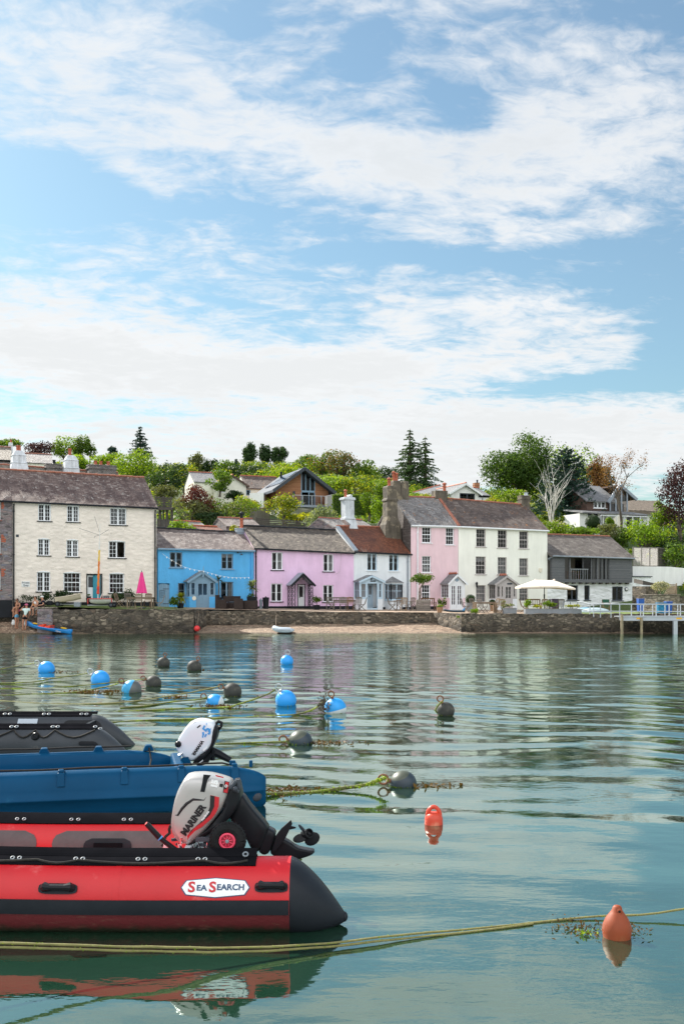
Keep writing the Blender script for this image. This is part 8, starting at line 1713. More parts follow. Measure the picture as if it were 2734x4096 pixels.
P = [f3.P(0, z1, .5), f3.P(f3.L+.2, z1-.1, .5), f3.P(f3.L+.2, z1+.5, -3), f3.P(0, z1+.5, -3)]; mb.hexa(P+[p+Vector((0, 0, .14)) for p in P]); mb.build('veranda_roof', M['slate_plain'], t)
mb = MB()
for px in (2345, 2368, 2392, 2410, 2425, 2490, 2500, 2530, 2556): u = f3.uz(px, 2080)[0]; f3.box(mb, u-.08, u+.08, z0-.3, z1, -.1, .05)
f3.box(mb, 0, f3.uz(2345, 2080)[0], z0-2, z1, -3, 0); f3.box(mb, f3.uz(2556, 2080)[0], f3.L, z0-2, z1, -3, 0); mb.build('veranda_posts', M['render_white'], t); mb = MB(); mb.quad(f3.P(f3.uz(2345, 2080)[0], z0-.3, -.05), f3.P(f3.uz(2556, 2080)[0], z0-.3, -.05), f3.P(f3.uz(2556, 2080)[0], z1, -.05), f3.P(f3.uz(2345, 2080)[0], z1, -.05)); mb.build('veranda_glass', M['glass'], t)
mb = MB(); f3.box(mb, 0, f3.L, z0-4, z0-.3, -3, .02); mb.build('terrace_wall', M['taupe_paint'], t); mb = MB()
for k in range(9): u = f3.uz(2400, 2080, 1)[0]+k*1.0; f3.box(mb, u-.03, u+.03, z0-.5, z0+.9, 1.0, 1.06)
f3.box(mb, f3.uz(2400, 2080, 1)[0], f3.uz(2400, 2080, 1)[0]+8, z0+.86, z0+.94, .99, 1.07); mb.build('terrace_rail', M['white_gloss'], t)
fX = HF(2520, 116, 2640); t = thing('thatched_house', 'long thatched brown roof at the right skyline beside the copper beech', 'house', fX.P(3, 10)); paint('thatch', (.20, .16, .125), .95, .25, 2, .8, 12, .1); zz0, zz1 = fX.uz(2580, 2044)[1], fX.uz(2580, 2002, -3)[1]
mb = MB(); roof_slab(mb, fX, -.5, fX.L+2, zz0, zz0, zz1, zz1, .4, -3, .3, .06, 60); roof_slab(mb, fX, -.5, fX.L+2, zz0, zz0, zz1, zz1, -6.4, -3.003, .3, .06, 61); mb.build('roof', M['thatch'], t); mb = MB(); fX.box(mb, 0, fX.L+1.6, zz0-4, zz0, -6, 0); mb.build('wall', M['gable_cream'], t)
# roofs at the left skyline
fX = HF(-60, 120, 48); t = thing('stone_roofed_house', 'house with a rough stone tiled roof at the left edge skyline', 'house', fX.P(2, 15)); gable_house(t, fX, 0, fX.L, 8, (fX.uz(0, 1839)[1],)*2, (fX.uz(0, 1790, -3)[1],)*2, 6, 'house_stone', 'tile_brown', [], gut='black_paint', seed=70); stack(t, fX, (36, 1773, 52, 1795), 4, .6, 'old_white', [45], ph=.4, cap=.03)
fX = HF(96, 126, 213); t = thing('pale_slate_house', 'long pale slate roof with a red ridge between the white chimney and the copper tree', 'house', fX.P(2, 15)); gable_house(t, fX, 0, fX.L, 8, (fX.uz(150, 1852)[1],)*2, (fX.uz(150, 1818, -3)[1],)*2, 6, 'gable_cream', 'slate_rose', [], gut=None, seed=71)
# sheds close behind the cottages
for i, (xl, xr, Y, yr, ye, lb, rf_) in enumerate(((905, 1042, 90, 2078, 2108, 'low slate shed roof behind the blue cottage chimney', 'slate_blue'), (742, 845, 88, 2092, 2125, 'shed roof with a red ridge peeping over the blue cottage', 'slate_rose'), (822, 918, 84.5, 2112, 2136, 'small clay tiled roof just behind the blue cottage ridge', 'tile_red'), (1330, 1420, 88, 2081, 2112, 'pale slate roof behind the tall whitewashed stack', 'slate_rose'), (1415, 1500, 90, 2085, 2114, 'pale slate outhouse roof right of the whitewashed stack', 'slate_rose'))):
 fX = Fac(xl, Y, xr, Y+1.6); t = thing('shed', lb, 'shed', fX.P(2, 4)); gable_house(t, fX, 0, fX.L, 1, (fX.uz((xl+xr)/2, ye)[1],)*2, (fX.uz((xl+xr)/2, yr, -2)[1],)*2, 4, 'house_stone', rf_, [], gut=None, ridge='terracotta' if 'red' in lb or 'clay' in lb else 'ridge_tile', seed=80+i)
# fences
def fence(name, label, xl, Yl, xr, Yr, yt, yb, mat, slats=True):
 f = Fac(xl, Yl, xr, Yr); z1 = f.uz((xl+xr)/2, yt)[1]; z0 = f.uz((xl+xr)/2, yb)[1]; t = thing(name, label, 'fence', f.P(0, z0)); mb = MB(); n = max(3, int((z1-z0)/.16)) if slats else max(3, int(f.L/.15))
 for k in range(n):
  if slats: f.box(mb, 0, f.L, z0+(z1-z0)*k/n, z0+(z1-z0)*(k+.72)/n, 0, .02)
  else: f.box(mb, f.L*k/n, f.L*(k+.93)/n, z0-.5, z1+.03*((k*7) % 3-1), 0, .02)
 mb.build('boards', M[mat], t); m = max(2, int(f.L/2.4))
 for k in range(m+1): mb = MB(); u = f.L*k/m; f.box(mb, u-.05, u+.05, z0-1.5, z1+.05, -.10, -.003); mb.build('post', M[mat], t)
fence('slat_fence', 'dark horizontal slat fence above the lilac cottage ridge', 1026, 100, 1236, 104, 2077, 2112, 'dark_boards'); fence('board_fence', 'weathered vertical board fence below the cream gable', 1003, 108, 1078, 110, 2033, 2080, 'grey_boards', False); fence('slat_fence', 'tall dark slatted deck screen at the corner of the cream house', 624, 92, 686, 93, 1987, 2030, 'dark_boards'); fence('board_fence', 'grey board fence under the slatted deck', 632, 91, 690, 92, 2078, 2110, 'grey_boards', False)
t = thing('timber_steps', 'dark timber deck and stair with slatted sides beside the cream house roof', 'steps', at(700, 2080, 91)); mb = MB(); mb.hexa([at(x, y, Y) for y in (2040, 2030) for x, Y in ((622, 90), (690, 90), (690, 93), (622, 93))]); mb.build('deck', M['dark_boards'], t); mb = MB()
for x in (640, 668, 688): mb.bar(at(x, 2030, 90.5), at(x, 2120, 90.5), .2)
mb.build('deck_posts', M['dark_boards'], t); mb = MB()
for k in range(9): a = at(690+7*k, 2030+8*k, 91); mb.bar(a, a+Vector((0, 1.2, 0)), .05, .05)
for k in range(7): mb.bar(at(690, 1990+6*k, 90.8), at(755, 2064+6*k, 90.8), .08, .03)
mb.build('stair', M['dark_boards'], t)
# clipped hedge
p0 = at(1395, 2062, 106); t = thing('clipped_hedge', 'tall clipped green hedge behind the whitewashed chimney stack', 'hedge', p0); n = 4200; L_, H_, W_ = 3.3, 2.1, .8; face = rng.integers(0, 3, n); c = rng.uniform(-1, 1, (n, 3))*np.array([L_/2, W_/2, H_/2]); nr = rng.normal(size=(n, 3))*.6
c[face == 0, 1] = -W_/2; nr[face == 0, 1] -= 1.4; c[face == 1, 2] = H_/2; nr[face == 1, 2] += 1.4; c[face == 2, 0] = np.sign(c[face == 2, 0])*L_/2; nr[face == 2, 0] += np.sign(c[face == 2, 0])
leaf_mesh('foliage', c+np.array(p0)+[0, 0, H_/2]+rng.normal(size=(n, 3))*.05, nr, .16, 'leaf_mid', t); mb = MB(); mb.box(p0+Vector((0, 0, H_/2)), (L_*.94, W_*.8, H_*.95)); mb.build('branches', M['leaf_dark'], t)
# ------------------------------------------------------------------ trees
def tree(label, px, yt, yb, w, mat, seed, n=None, size=None, lobes=14, lr=(.30, .5), name='tree', base=None, trunk=.12, group=None, mat2=None, f2=.0, squash=1.0, bark='bark', bare=0):
 "broadleaf tree: picture centre, top and foot, crown width in picture px"
 p = base or on_hill(px, yb); Y = p.y; k = Y/F; zt = at(px, yt, Y).z; H = zt-p.z; R = w*k/2*1.12; x = at(px, yb, Y).x; p = Vector((x, Y, p.z)); Rz = H*.5; c = Vector((x, Y, zt-Rz*.96))
 size = size or max(.18, min(.44, Y*.0023)); n = int(n*1.8) if n else int(min(8500, 26*R*Rz*6/(size*size)*.11+700))
 t = thing(name, label, 'tree', p, group); cen, nr, lc = crown_pts(c, (R, R*.85, Rz), n, lobes, seed, lr, -3)
 if mat2:
  r = np.random.default_rng(seed).random(n) < f2; leaf_mesh('crown', cen[~r], nr[~r], size, mat, t); leaf_mesh('crown_tips', cen[r]+[0, 0, .1], nr[r], size*.9, mat2, t)
 else: leaf_mesh('crown', cen, nr, size, mat, t)
 mb = MB(); limbs(mb, (x, Y, p.z-.4), c.z+Rz*.3, sorted([Vector(q) for q in lc], key=lambda q: q.z), max(.10, trunk*R*.6), seed, 9); mb.build('trunk', M[bark], t); return t
def conifer(label, px, yt, yb, w, mat, seed, n=None, tiers=16, base=None, droop=.25, size=None, name='conifer', gap=0.0, shape=1.0, low=.08, upt=.0):
 p = base or on_hill(px, yb); Y = p.y; k = Y/F; zt = at(px, yt, Y).z; H = zt-p.z; R = w*k/2*1.25; x = at(px, yb, Y).x; r = random.Random(seed); t = thing(name, label, 'tree', (x, Y, p.z)); C_, N_ = [], []; mb = MB(); size = size or max(.22, Y*.0022)
 mb.tube([Vector((x, Y, p.z-.4)), Vector((x, Y, p.z+H*.5)), Vector((x, Y, zt-.1))], [R*.09+.06, R*.06+.04, .03], 7)
 for i in range(tiers):
  s = low+(1-low)*i/tiers; z = p.z+H*s; Lm = R*(1-s)**shape*(1.0+.12*sin(i*2.3)); m = max(5, int(9-4*s))
  for j in range(m):
   if r.random() < gap: continue
   a = 2*pi*(j+r.random()*.7)/m+i*.7; L = Lm*r.uniform(.72, 1.08)+.12; d = Vector((cos(a), sin(a), 0)); z1 = z+r.uniform(-.2, .2)*H/tiers
   e = Vector((x, Y, z1))+d*L+Vector((0, 0, -droop*L+upt*L)); mb.tube([Vector((x, Y, z1)), Vector((x, Y, z1))+d*L*.6+Vector((0, 0, (upt-droop*.6)*L*.6)), e], [.05, .03, .012], 4); q = max(8, int(L/size*(8 if gap else 9)))
   for b in range(q):
    u = (b+r.random())/q; wv = L*.22*(1-u*.6); sd = Vector((-d.y, d.x, 0)); C_.append(Vector((x, Y, z1))+d*L*u+Vector((0, 0, (upt-droop*u)*L*u))+sd*r.uniform(-wv, wv)+Vector((0, 0, r.uniform(-.16, .05)*L*.5))); N_.append((r.gauss(0, 1)+d.x*.4, r.gauss(0, 1)+d.y*.4, .5+r.gauss(0, .7)))
 leaf_mesh('crown', np.array([list(q) for q in C_]), np.array(N_), size, mat, t, .5); mb.build('trunk', M['bark'], t); return t
def bare_tree(label, px, yt, yb, w, bark, seed, base=None, stems=5, leafm=None, nleaf=0, spread=.5, thick=.16, lw=.25):
 p = base or on_hill(px, yb); Y = p.y; k = Y/F; zt = at(px, yt, Y).z; H = zt-p.z; R = w*k/2; x = at(px, yb, Y).x; r = random.Random(seed); t = thing('bare_tree', label, 'tree', (x, Y, p.z)); mb = MB(); tips = []
 def grow(a, d, L, rad, lev):
  pts = [a]; dd = d.copy(); n = 5
  for i in range(n): dd = (dd+Vector((r.gauss(0, .11), r.gauss(0, .11), .05))).normalized(); pts.append(pts[-1]+dd*L/n)
  mb.tube(pts, [rad*(1-.5*i/n) for i in range(n+1)], 6 if lev < 2 else 4, caps=False)
  if lev >= (3 if bark == 'bark_pale' else 4) or rad < .016: tips.extend(pts[2:]); return
  for q in range(2 if bark == 'bark_pale' else r.choice((2, 3, 3)) if lev else 3):
   s = r.randint(2, n); sd = Vector((r.gauss(0, 1), r.gauss(0, .6), r.uniform(.1, .9))).normalized(); grow(pts[s], (dd*.75+sd*.72).normalized(), L*r.uniform(.5, .72), rad*.52, lev+1)
  tips.append(pts[-1])
 for s in range(stems):
  a = (s-(stems-1)/2)/max(1, stems-1)*2 if stems > 1 else .0; d = Vector((a*spread+r.gauss(0, .05), r.gauss(0, .2), 1)).normalized(); grow(Vector((x+a*.15*(stems > 1), Y+r.uniform(-.2, .2), p.z-.3)), d, H*(.62 if stems > 1 else .5)*r.uniform(.85, 1.05), thick, 0 if stems == 1 else 1)
 mb.build('trunk', M[bark], t)
 if leafm:
  T = np.array([list(q) for q in tips]); i = rng.integers(0, len(T), nleaf); leaf_mesh('crown', T[i]+rng.normal(size=(nleaf, 3))*.3, rng.normal(size=(nleaf, 3)), lw, leafm, t)
 return t
tree('distant rounded green tree above the stone roofed house at the left edge', 38, 1750, 1800, 110, 'leaf_mid', 1)
tree('deep copper beech at the left skyline behind the pale slate roof', 165, 1764, 1850, 150, 'leaf_copper', 2, lobes=18)
tree('broad green crown right of the copper beech on the left skyline', 258, 1746, 1850, 105, 'leaf_bright', 3)
tree('open gappy tree between the broad crown and the narrow oval tree', 316, 1752, 1850, 60, 'leaf_mid', 4, n=900)
tree('narrow oval tree standing tall on the left skyline', 360, 1736, 1850, 56, 'leaf_mid', 5, squash=1.6)
tree('straggly yellow green bush over the pale slate roof', 172, 1818, 1880, 80, 'leaf_yellow', 6, name='bush')
tree('light green tree behind the second white chimney', 325, 1796, 1900, 120, 'leaf_bright', 7); tree('light green spreading tree behind the long stone stack', 436, 1802, 1905, 150, 'leaf_bright', 8)
tree('small dark bluish tree on the skyline left of the cedar', 452, 1783, 1840, 60, 'leaf_blue', 9); conifer('dark layered cedar standing above the bright green tree', 561, 1702, 1880, 120, 'leaf_blue', 10, tiers=11, droop=.05, gap=.15, shape=.8, low=.35)
tree('big bright green tree under the cedar at the cream house gable', 545, 1775, 1960, 200, 'leaf_bright', 11, lobes=22); tree('dark green mass of leaves right of the big bright tree', 662, 1836, 2000, 170, 'leaf_dark', 12, lobes=18); tree('yellow green tree with pale leaf sprays above the red leaved tree', 735, 1834, 1985, 130, 'leaf_yellow', 13, mat2='leaf_mid', f2=.5)
tree('slim yellowing tree on the skyline above the red leaved tree', 785, 1813, 1930, 66, 'leaf_olive', 14, squash=1.4); tree('dark rounded tree on the skyline left of the poplars', 836, 1832, 1920, 80, 'leaf_dark', 15); tree('mid green tree with spiky top shoots below the skyline left of the poplars', 890, 1836, 1930, 120, 'leaf_mid', 16)
conifer('tiny dark fir at the left foot of the poplars', 944, 1832, 1900, 40, 'leaf_blue', 17, tiers=9)
for i, (px, yt, w, lb) in enumerate(((998, 1764, 58, 'leftmost of the three tall dark poplars'), (1056, 1763, 52, 'middle of the three tall dark poplars'), (1114, 1780, 66, 'rightmost and gappiest of the three tall dark poplars'))): tree(lb, px, yt, 1885, w*1.1, 'leaf_spruce', 20+i, n=1500, lobes=20, squash=2.4, lr=(.28, .42), name='poplar', group='poplars on the skyline')
tree('dark olive thicket under the poplars', 1000, 1858, 1935, 170, 'leaf_dark', 24, lobes=16, name='thicket'); tree('wide yellow green tree behind the cedar clad house', 1140, 1852, 1975, 215, 'leaf_bright', 25, lobes=20, mat2='leaf_yellow', f2=.3); tree('green tree between the poplars and the ash trees', 1215, 1818, 1900, 120, 'leaf_mid', 26)
tree('tall ash tree with browning top behind the cedar clad house', 1290, 1792, 1920, 130, 'leaf_mid', 27, mat2='leaf_rust', f2=.3, lobes=18); tree('second ash tree with orange brown tips right of the taller ash', 1375, 1802, 1925, 140, 'leaf_olive', 28, mat2='leaf_rust', f2=.25, lobes=18); tree('dark green tree at the right end of the ash row', 1455, 1838, 1930, 120, 'leaf_mid', 29); tree('low dark tree between the ash row and the tall firs', 1540, 1872, 1950, 110, 'leaf_dark', 30)
tree('yellow green bushes right of the cedar clad roof', 1320, 1892, 2010, 170, 'leaf_bright', 31, name='bush', lobes=18); tree('sunlit bushes above the clipped hedge', 1420, 1905, 2010, 160, 'leaf_yellow', 32, name='bush', mat2='leaf_mid', f2=.5, lobes=18); tree('dense green bushes left of the firs', 1520, 1915, 2030, 140, 'leaf_bright', 33, name='bush', lobes=16)
conifer('taller of the two dark spruce trees behind the rose house', 1638, 1712, 1985, 180, 'leaf_spruce', 34, tiers=20, droop=.12, gap=.28, shape=.75, low=.15, upt=.05); conifer('shorter spruce tree at the right of the taller spruce', 1700, 1740, 1985, 135, 'leaf_spruce', 35, tiers=18, droop=.2, gap=.28, shape=.6, low=.15)
tree('bright round tree beside the clipped hedge', 1478, 1955, 2070, 84, 'leaf_bright', 36, base=at(1478, 2070, 104)); tree('leafy green bush left of the massive chimney stack', 1525, 1992, 2100, 96, 'leaf_bright', 37, name='bush', base=at(1525, 2100, 98)); tree('bushes between the stacks and the white bungalow', 1655, 1968, 2010, 110, 'leaf_bright', 38, name='bush', base=at(1655, 2010, 110)); tree('low shrubs before the bungalow roof', 1740, 1975, 2010, 130, 'leaf_yellow', 39, name='bush', base=at(1740, 2012, 108))
tree('huge rounded oak on the right skyline', 2085, 1735, 2030, 280, 'leaf_oak', 40, lobes=44, n=9500, size=.36, lr=(.24, .38), base=at(2085, 2030, 150)); tree('bright green tree behind the blue conifer, right of the huge oak', 2290, 1766, 1990, 250, 'leaf_bright', 41, lobes=22, base=at(2290, 1990, 150), mat2='leaf_dark', f2=.35)
tree('dark tree behind the white modern house', 2400, 1850, 1990, 120, 'leaf_dark', 42, base=at(2400, 1990, 140)); tree('rust brown dying tree over the white modern house', 2388, 1815, 1990, 96, 'leaf_rust', 43, n=1100, base=at(2388, 1990, 128))
conifer('massive dark blue green cypress behind the white birch', 2262, 1790, 2120, 250, 'leaf_blue', 44, tiers=26, droop=-.25, shape=.55, low=.03, base=at(2258, 2125, 112), size=.34)
bare_tree('leafless white stemmed birch before the dark blue green cypress', 2205, 1832, 2092, 170, 'bark_pale', 45, base=at(2205, 2092, 104), stems=8, spread=.15, thick=.062)
bare_tree('thin bare tree with sparse brown leaves before the white modern house', 2482, 1776, 2105, 240, 'bark', 46, base=at(2482, 2110, 100), stems=1, leafm='leaf_rust', nleaf=1600, thick=.15, lw=.14)
tree('purple copper beech at the right edge', 2718, 1838, 2120, 190, 'leaf_copper', 47, lobes=26, base=at(2718, 2150, 96)); tree('fresh lime green tree left of the copper beech', 2640, 2005, 2110, 120, 'leaf_bright', 48, base=at(2640, 2130, 98)); tree('lime green rounded tree above the white garden wall', 2575, 2072, 2215, 190, 'leaf_bright', 49, base=at(2575, 2225, 95), lobes=20); tree('dark hedge mass behind the trellis', 2660, 2130, 2240, 190, 'leaf_dark', 50, name='hedge', base=at(2660, 2245, 96)); tree('light green shrub tree over the white wall at the right edge', 2700, 2168, 2280, 120, 'leaf_mid', 51, base=at(2695, 2285, 91)); tree('green shrub behind the trellis screen', 2490, 2110, 2200, 90, 'leaf_mid', 52, base=at(2490, 2210, 96), name='bush')
tree('white blossoming shrubs right of the ivory house chimney', 2030, 1958, 2025, 170, 'leaf_bright', 53, name='bush', mat2='leaf_blossom', f2=.12, base=at(2030, 2035, 118)); tree('garden shrubs with white roses above the boathouse roof', 2235, 2085, 2140, 130, 'leaf_bright', 54, name='bush', mat2='leaf_blossom', f2=.15, base=at(2235, 2150, 94)); tree('low hedge over the boathouse ridge', 2330, 2108, 2150, 150, 'leaf_mid', 55, name='hedge', base=at(2330, 2155, 93)); tree('ochre garden shrubs in front of the white veranda', 2425, 2095, 2160, 120, 'leaf_olive', 56, name='bush', base=at(2425, 2160, 95)); tree('bright bush left of the white bungalow on the ivory roof line', 1960, 1990, 2030, 90, 'leaf_yellow', 57, name='bush', base=at(1960, 2040, 112))
p = at(2369, 2118, 98); t = thing('topiary_dome', 'large dark clipped dome before the white veranda', 'topiary', p); v = rng.normal(size=(1100, 3)); v /= np.linalg.norm(v, axis=1, keepdims=True); leaf_mesh('foliage', np.array(p)+[0, 0, .7]+v*np.array([.74, .7, .72])*rng.uniform(.9, 1.05, (1100, 1)), v+rng.normal(size=(1100, 3))*.4, .13, 'leaf_dark', t); mb = MB(); mb.ball(p+Vector((0, 0, .7)), .64, 12, 8); mb.build('branches', M['leaf_dark'], t)
tree('narrow ivy column in front of the veranda', 2437, 2052, 2118, 30, 'leaf_bright', 58, name='bush', base=at(2437, 2120, 99), n=500, squash=2)
tree('dark red leaved plum tree between the slatted deck and the cream gable', 790, 1924, 2095, 170, 'leaf_red', 59, n=900, base=at(790, 2095, 97), lobes=16, lr=(.24, .4)); tree('bare twiggy lower growth below the red plum', 770, 1985, 2100, 170, 'leaf_olive', 60, n=900, base=at(770, 2100, 96), name='bush'); tree('olive green bushes between the red plum and the board fence', 905, 1995, 2105, 200, 'leaf_olive', 61, name='bush', base=at(905, 2105, 98), mat2='leaf_mid', f2=.5, lobes=20); tree('sunlit shrubs below the cream gable', 965, 1985, 2070, 150, 'leaf_bright', 62, name='bush', base=at(965, 2075, 106), mat2='leaf_yellow', f2=.4)
tree('apple tree with yellow green leaves in front of the cedar clad house', 1132, 1972, 2105, 150, 'leaf_yellow', 63, base=at(1132, 2105, 108), mat2='leaf_mid', f2=.45, lobes=18, bark='bark_grey'); tree('silvery olive tree right of the balcony, over the lilac roof', 1280, 2022, 2130, 120, 'leaf_silver', 64, base=at(1280, 2135, 92), squash=1.2, lobes=20); tree('fresh green bushes peeping over the blue roof', 720, 2078, 2140, 110, 'leaf_bright', 65, name='bush', base=at(720, 2150, 86)); tree('yellow flowering bush at the blue chimney', 935, 2100, 2150, 60, 'leaf_yellow', 66, name='bush', base=at(935, 2155, 86)); tree('dark round holly bush on the cream gable', 935, 1952, 2000, 74, 'leaf_dark', 67, name='bush', base=at(935, 2005, 132)); tree('vigorous green creeper over the left of the cream gable', 880, 1884, 1965, 100, 'leaf_mid', 68, name='creeper', base=at(880, 1975, 134)); tree('ochre shrubs on the bank behind the slatted deck', 655, 1940, 2010, 120, 'leaf_olive', 69, name='bush', base=at(655, 2015, 100)); tree('dark bushes under the fence beside the slate shed', 830, 2045, 2110, 150, 'leaf_dark', 70, name='bush', base=at(830, 2115, 95)); tree('flowering bush with red berries by the white annexe', 1000, 2000, 2050, 90, 'leaf_mid', 71, name='bush', base=at(1000, 2055, 112), mat2='leaf_rust', f2=.15); tree('yellowish bush over the lilac roof by the slat fence', 1190, 2050, 2085, 150, 'leaf_yellow', 72, name='bush', base=at(1190, 2092, 110))
# scrub and hedgerow filling the slopes, too dense to count
def scrub():
 r = np.random.default_rng(5); C_, N_ = [], []; cnt = 0
 while cnt < 900:
  a = r.uniform(-.42, .46); Y = 88+150*r.random()**1.25; x = a*Y; z = hz(x, Y); R = r.uniform(.7, 1.7)*(.6+Y/220); k = int(46*R*R)+14
  if Y < 92: R *= .6
  px = CX+F*a; py = HY-(z+R*1.3-CH)*F/Y
  if any(x0 < px < x1 and yt0 < py < yt1 and Y < Yw for x0, x1, yt0, yt1, Yw in ((1000, 1345, 1870, 2075, 134), (860, 1135, 1895, 1990, 145), (2300, 2600, 1915, 2110, 118), (1680, 1970, 1930, 2015, 126), (2500, 2650, 1990, 2060, 122), (600, 1240, 2070, 2120, 96), (80, 230, 1800, 1850, 132), (2500, 2734, 2180, 2340, 97))): continue
  d = r.normal(size=(k, 3)); d /= np.linalg.norm(d, axis=1, keepdims=True); d[:, 2] = np.abs(d[:, 2])*1.1-.15; C_.append(np.array([x, Y, z+.25*R])+d*R*r.uniform(.75, 1.1, (k, 1))*np.array([1.25, .9, .9])); N_.append(d+r.normal(size=(k, 3))*.5); cnt += 1
 return np.concatenate(C_), np.concatenate(N_)
c, n_ = scrub(); o = leaf_mesh('hillside_scrub', c, n_, .42, 'leaf_mid'); tag(o, 'dense green scrub and hedgerow covering the slopes behind the houses', 'scrub', kind='stuff')
k = rng.random(len(c)) < .28; o = leaf_mesh('hillside_scrub', c[k]+[0, 0, .15], n_[k], .38, 'leaf_yellow'); tag(o, 'sunlit yellow green leaves scattered through the hillside scrub', 'scrub', kind='stuff')  # random share of the scrub leaves repeated in yellow green
# ------------------------------------------------------------------ people on the quay
paint('skin', (.50, .25, .16), .55, .06, 8); paint('skin_tan', (.42, .19, .11), .5, .06, 8); paint('hair_brown', (.05, .025, .015), .6, .2, 20); paint('cloth_brown', (.06, .03, .025), .9); paint('cloth_denim', (.13, .38, .58), .9, .1, 12); paint('cloth_mint', (.60, .72, .68), .9, .05, 6); paint('cloth_black', (.014, .014, .017), .9); paint('cloth_pink', (.75, .06, .25), .9); paint('cap_pink', (.55, .12, .22), .9); paint('cloth_white', (.75, .74, .72), .9); paint('cloth_navy', (.012, .015, .03), .9); paint('beer', (.60, .22, .03), .2)
def skinned(name, nodes, edges, mat, par, root=0, sub=2):
 "one continuous surface grown round a skeleton: nodes = (point, rx, ry)"
 me = bpy.data.meshes.new(name); inv = wmat(par).inverted(); me.from_pydata([tuple(inv @ Vector(n[0])) for n in nodes], edges, []); o = bpy.data.objects.new(name, me); C.objects.link(o); o.parent = par; me.materials.append(M[mat])
 m = o.modifiers.new('skin', 'SKIN'); m.use_smooth_shade = True
 for i, n in enumerate(nodes): v = me.skin_vertices[0].data[i]; v.radius = (n[1], n[2] if len(n) > 2 else n[1]); v.use_root = i == root
 o.modifiers.new('subdivision', 'SUBSURF').levels = sub; o.modifiers['subdivision'].render_levels = sub; return o
def person(label, hip, face, J, skin='skin', top=None, bottom=None, hair='hair_brown', cap=None, extra=None, longhair=False, bare_top=False):
 "hip: point; face: heading in degrees (0 = away, 180 = to the water); J: joints in the person's own frame (x right, y ahead, z up from the hip)"
 t = thing('person', label, 'person', hip); R = Matrix.Rotation(radians(face), 3, 'Z'); W_ = lambda v: Vector(hip)+R @ Vector(v)
 N, E = [], []
 def add(v, r, r2=None, to=None): N.append((W_(v), r, r2 or r)); i = len(N)-1; (E.append((to, i)) if to is not None else None); return i
 pel = add((0, 0, 0), .125, .10); wst = add(J['waist'], .105, .085, pel); ch = add(J['chest'], .135, .10, wst); nk0 = add(J['neck'], .055, .055, ch); hd0 = add(J['head'], .072, .085, nk0); hv = Vector(J['head']); hd1 = add(hv+Vector((0, .005, .075)), .078, .09, hd0); add(hv+Vector((0, 0, .135)), .045, .05, hd1)
 add(hv+Vector((0, .105, .02)), .012, .012, hd0)
 for s, k in ((-1, 'l'), (1, 'r')):
  sh = add(J['sh'+k], .055, .055, ch); el = add(J['el'+k], .040, .040, sh); wr = add(J['wr'+k], .027, .027, el); d = (Vector(J['wr'+k])-Vector(J['el'+k])).normalized(); hnd = add(Vector(J['wr'+k])+d*.07, .032, .018, wr); sd = d.cross(Vector((0, 0, 1))); sd = sd.normalized() if sd.length > .1 else Vector((1, 0, 0))
  for q, l in ((-.027, .07), (-.009, .085), (.009, .08), (.027, .065)): f1 = add(Vector(J['wr'+k])+d*.10+sd*q, .010, .010, hnd); add(Vector(J['wr'+k])+d*(.10+l*.7)+sd*q*1.15+Vector((0, .012, -.012)), .008, .008, f1)
  add(Vector(J['wr'+k])+d*.05+sd*.055*s+Vector((0, .015, 0)), .010, .010, hnd)
  hp = add(Vector((s*.085, 0, -.06)), .085, .085, pel); kn = add(J['kn'+k], .058, .058, hp); an = add(J['an'+k], .036, .036, kn); a = Vector(J['an'+k]); add(a+Vector((0, .14, -.045)), .032, .024, an)
 skinned('body', N, E, skin, t)
 n = lambda v, a, b=None: (W_(v), a, b or a)
 if top:
  nd = [n(J['waist'], .118, .10), n(J['chest'], .152, .118), n(tuple((Vector(J['neck'])*.6+Vector(J['chest'])*.4)), .075, .07)]; ed = [(0, 1), (1, 2)]
  if not bare_top:
   nd.insert(0, n((0, 0, .02), .138, .112)); ed = [(0, 1), (1, 2), (2, 3)]
   for k in 'lr': i = len(nd); nd += [n(J['sh'+k], .072), n(tuple(Vector(J['sh'+k]).lerp(Vector(J['el'+k]), .55)), .062)]; ed += [(2, i), (i, i+1)]
  skinned('top', nd, ed, top, t)
 if bottom:
  nd = [n((0, 0, .06), .135, .11), n((0, 0, -.01), .145, .12)]; ed = [(0, 1)]
  for s, k in ((-1, 'l'), (1, 'r')): i = len(nd); nd += [n((s*.085, 0, -.07), .102), n(tuple(Vector((s*.085, 0, -.06)).lerp(Vector(J['kn'+k]), .48)), .092)]; ed += [(1, i), (i, i+1)]
  skinned('shorts', nd, ed, bottom, t)
 nd = [n(hv+Vector((0, -.03, .06)), .082, .085), n(hv+Vector((0, -.015, .125)), .075, .08)]
 if longhair: nd += [n(hv+Vector((0, -.085, .0)), .06, .05), n(hv+Vector((0, -.09, -.10)), .045, .035)]
 skinned('hair', nd, [(0, 1)]+([(0, 2), (2, 3)] if longhair else []), hair, t)
 if cap:
  m, back = cap; mb = MB(); c = W_(hv+Vector((0, -.005, .09))); mb.lathe([(.112, 0), (.112, .03), (.095, .075), (.05, .10), (.005, .108)], c, 14); f = -1 if back else 1; mb.hexa([W_(hv+Vector((x, y*f, z))) for z in (.088, .10) for x, y in ((-.075, .08), (.075, .08), (.06, .20), (-.06, .20))]); mb.build('cap', M[m], t)
 if extra: extra(t, W_, hv)
 return t
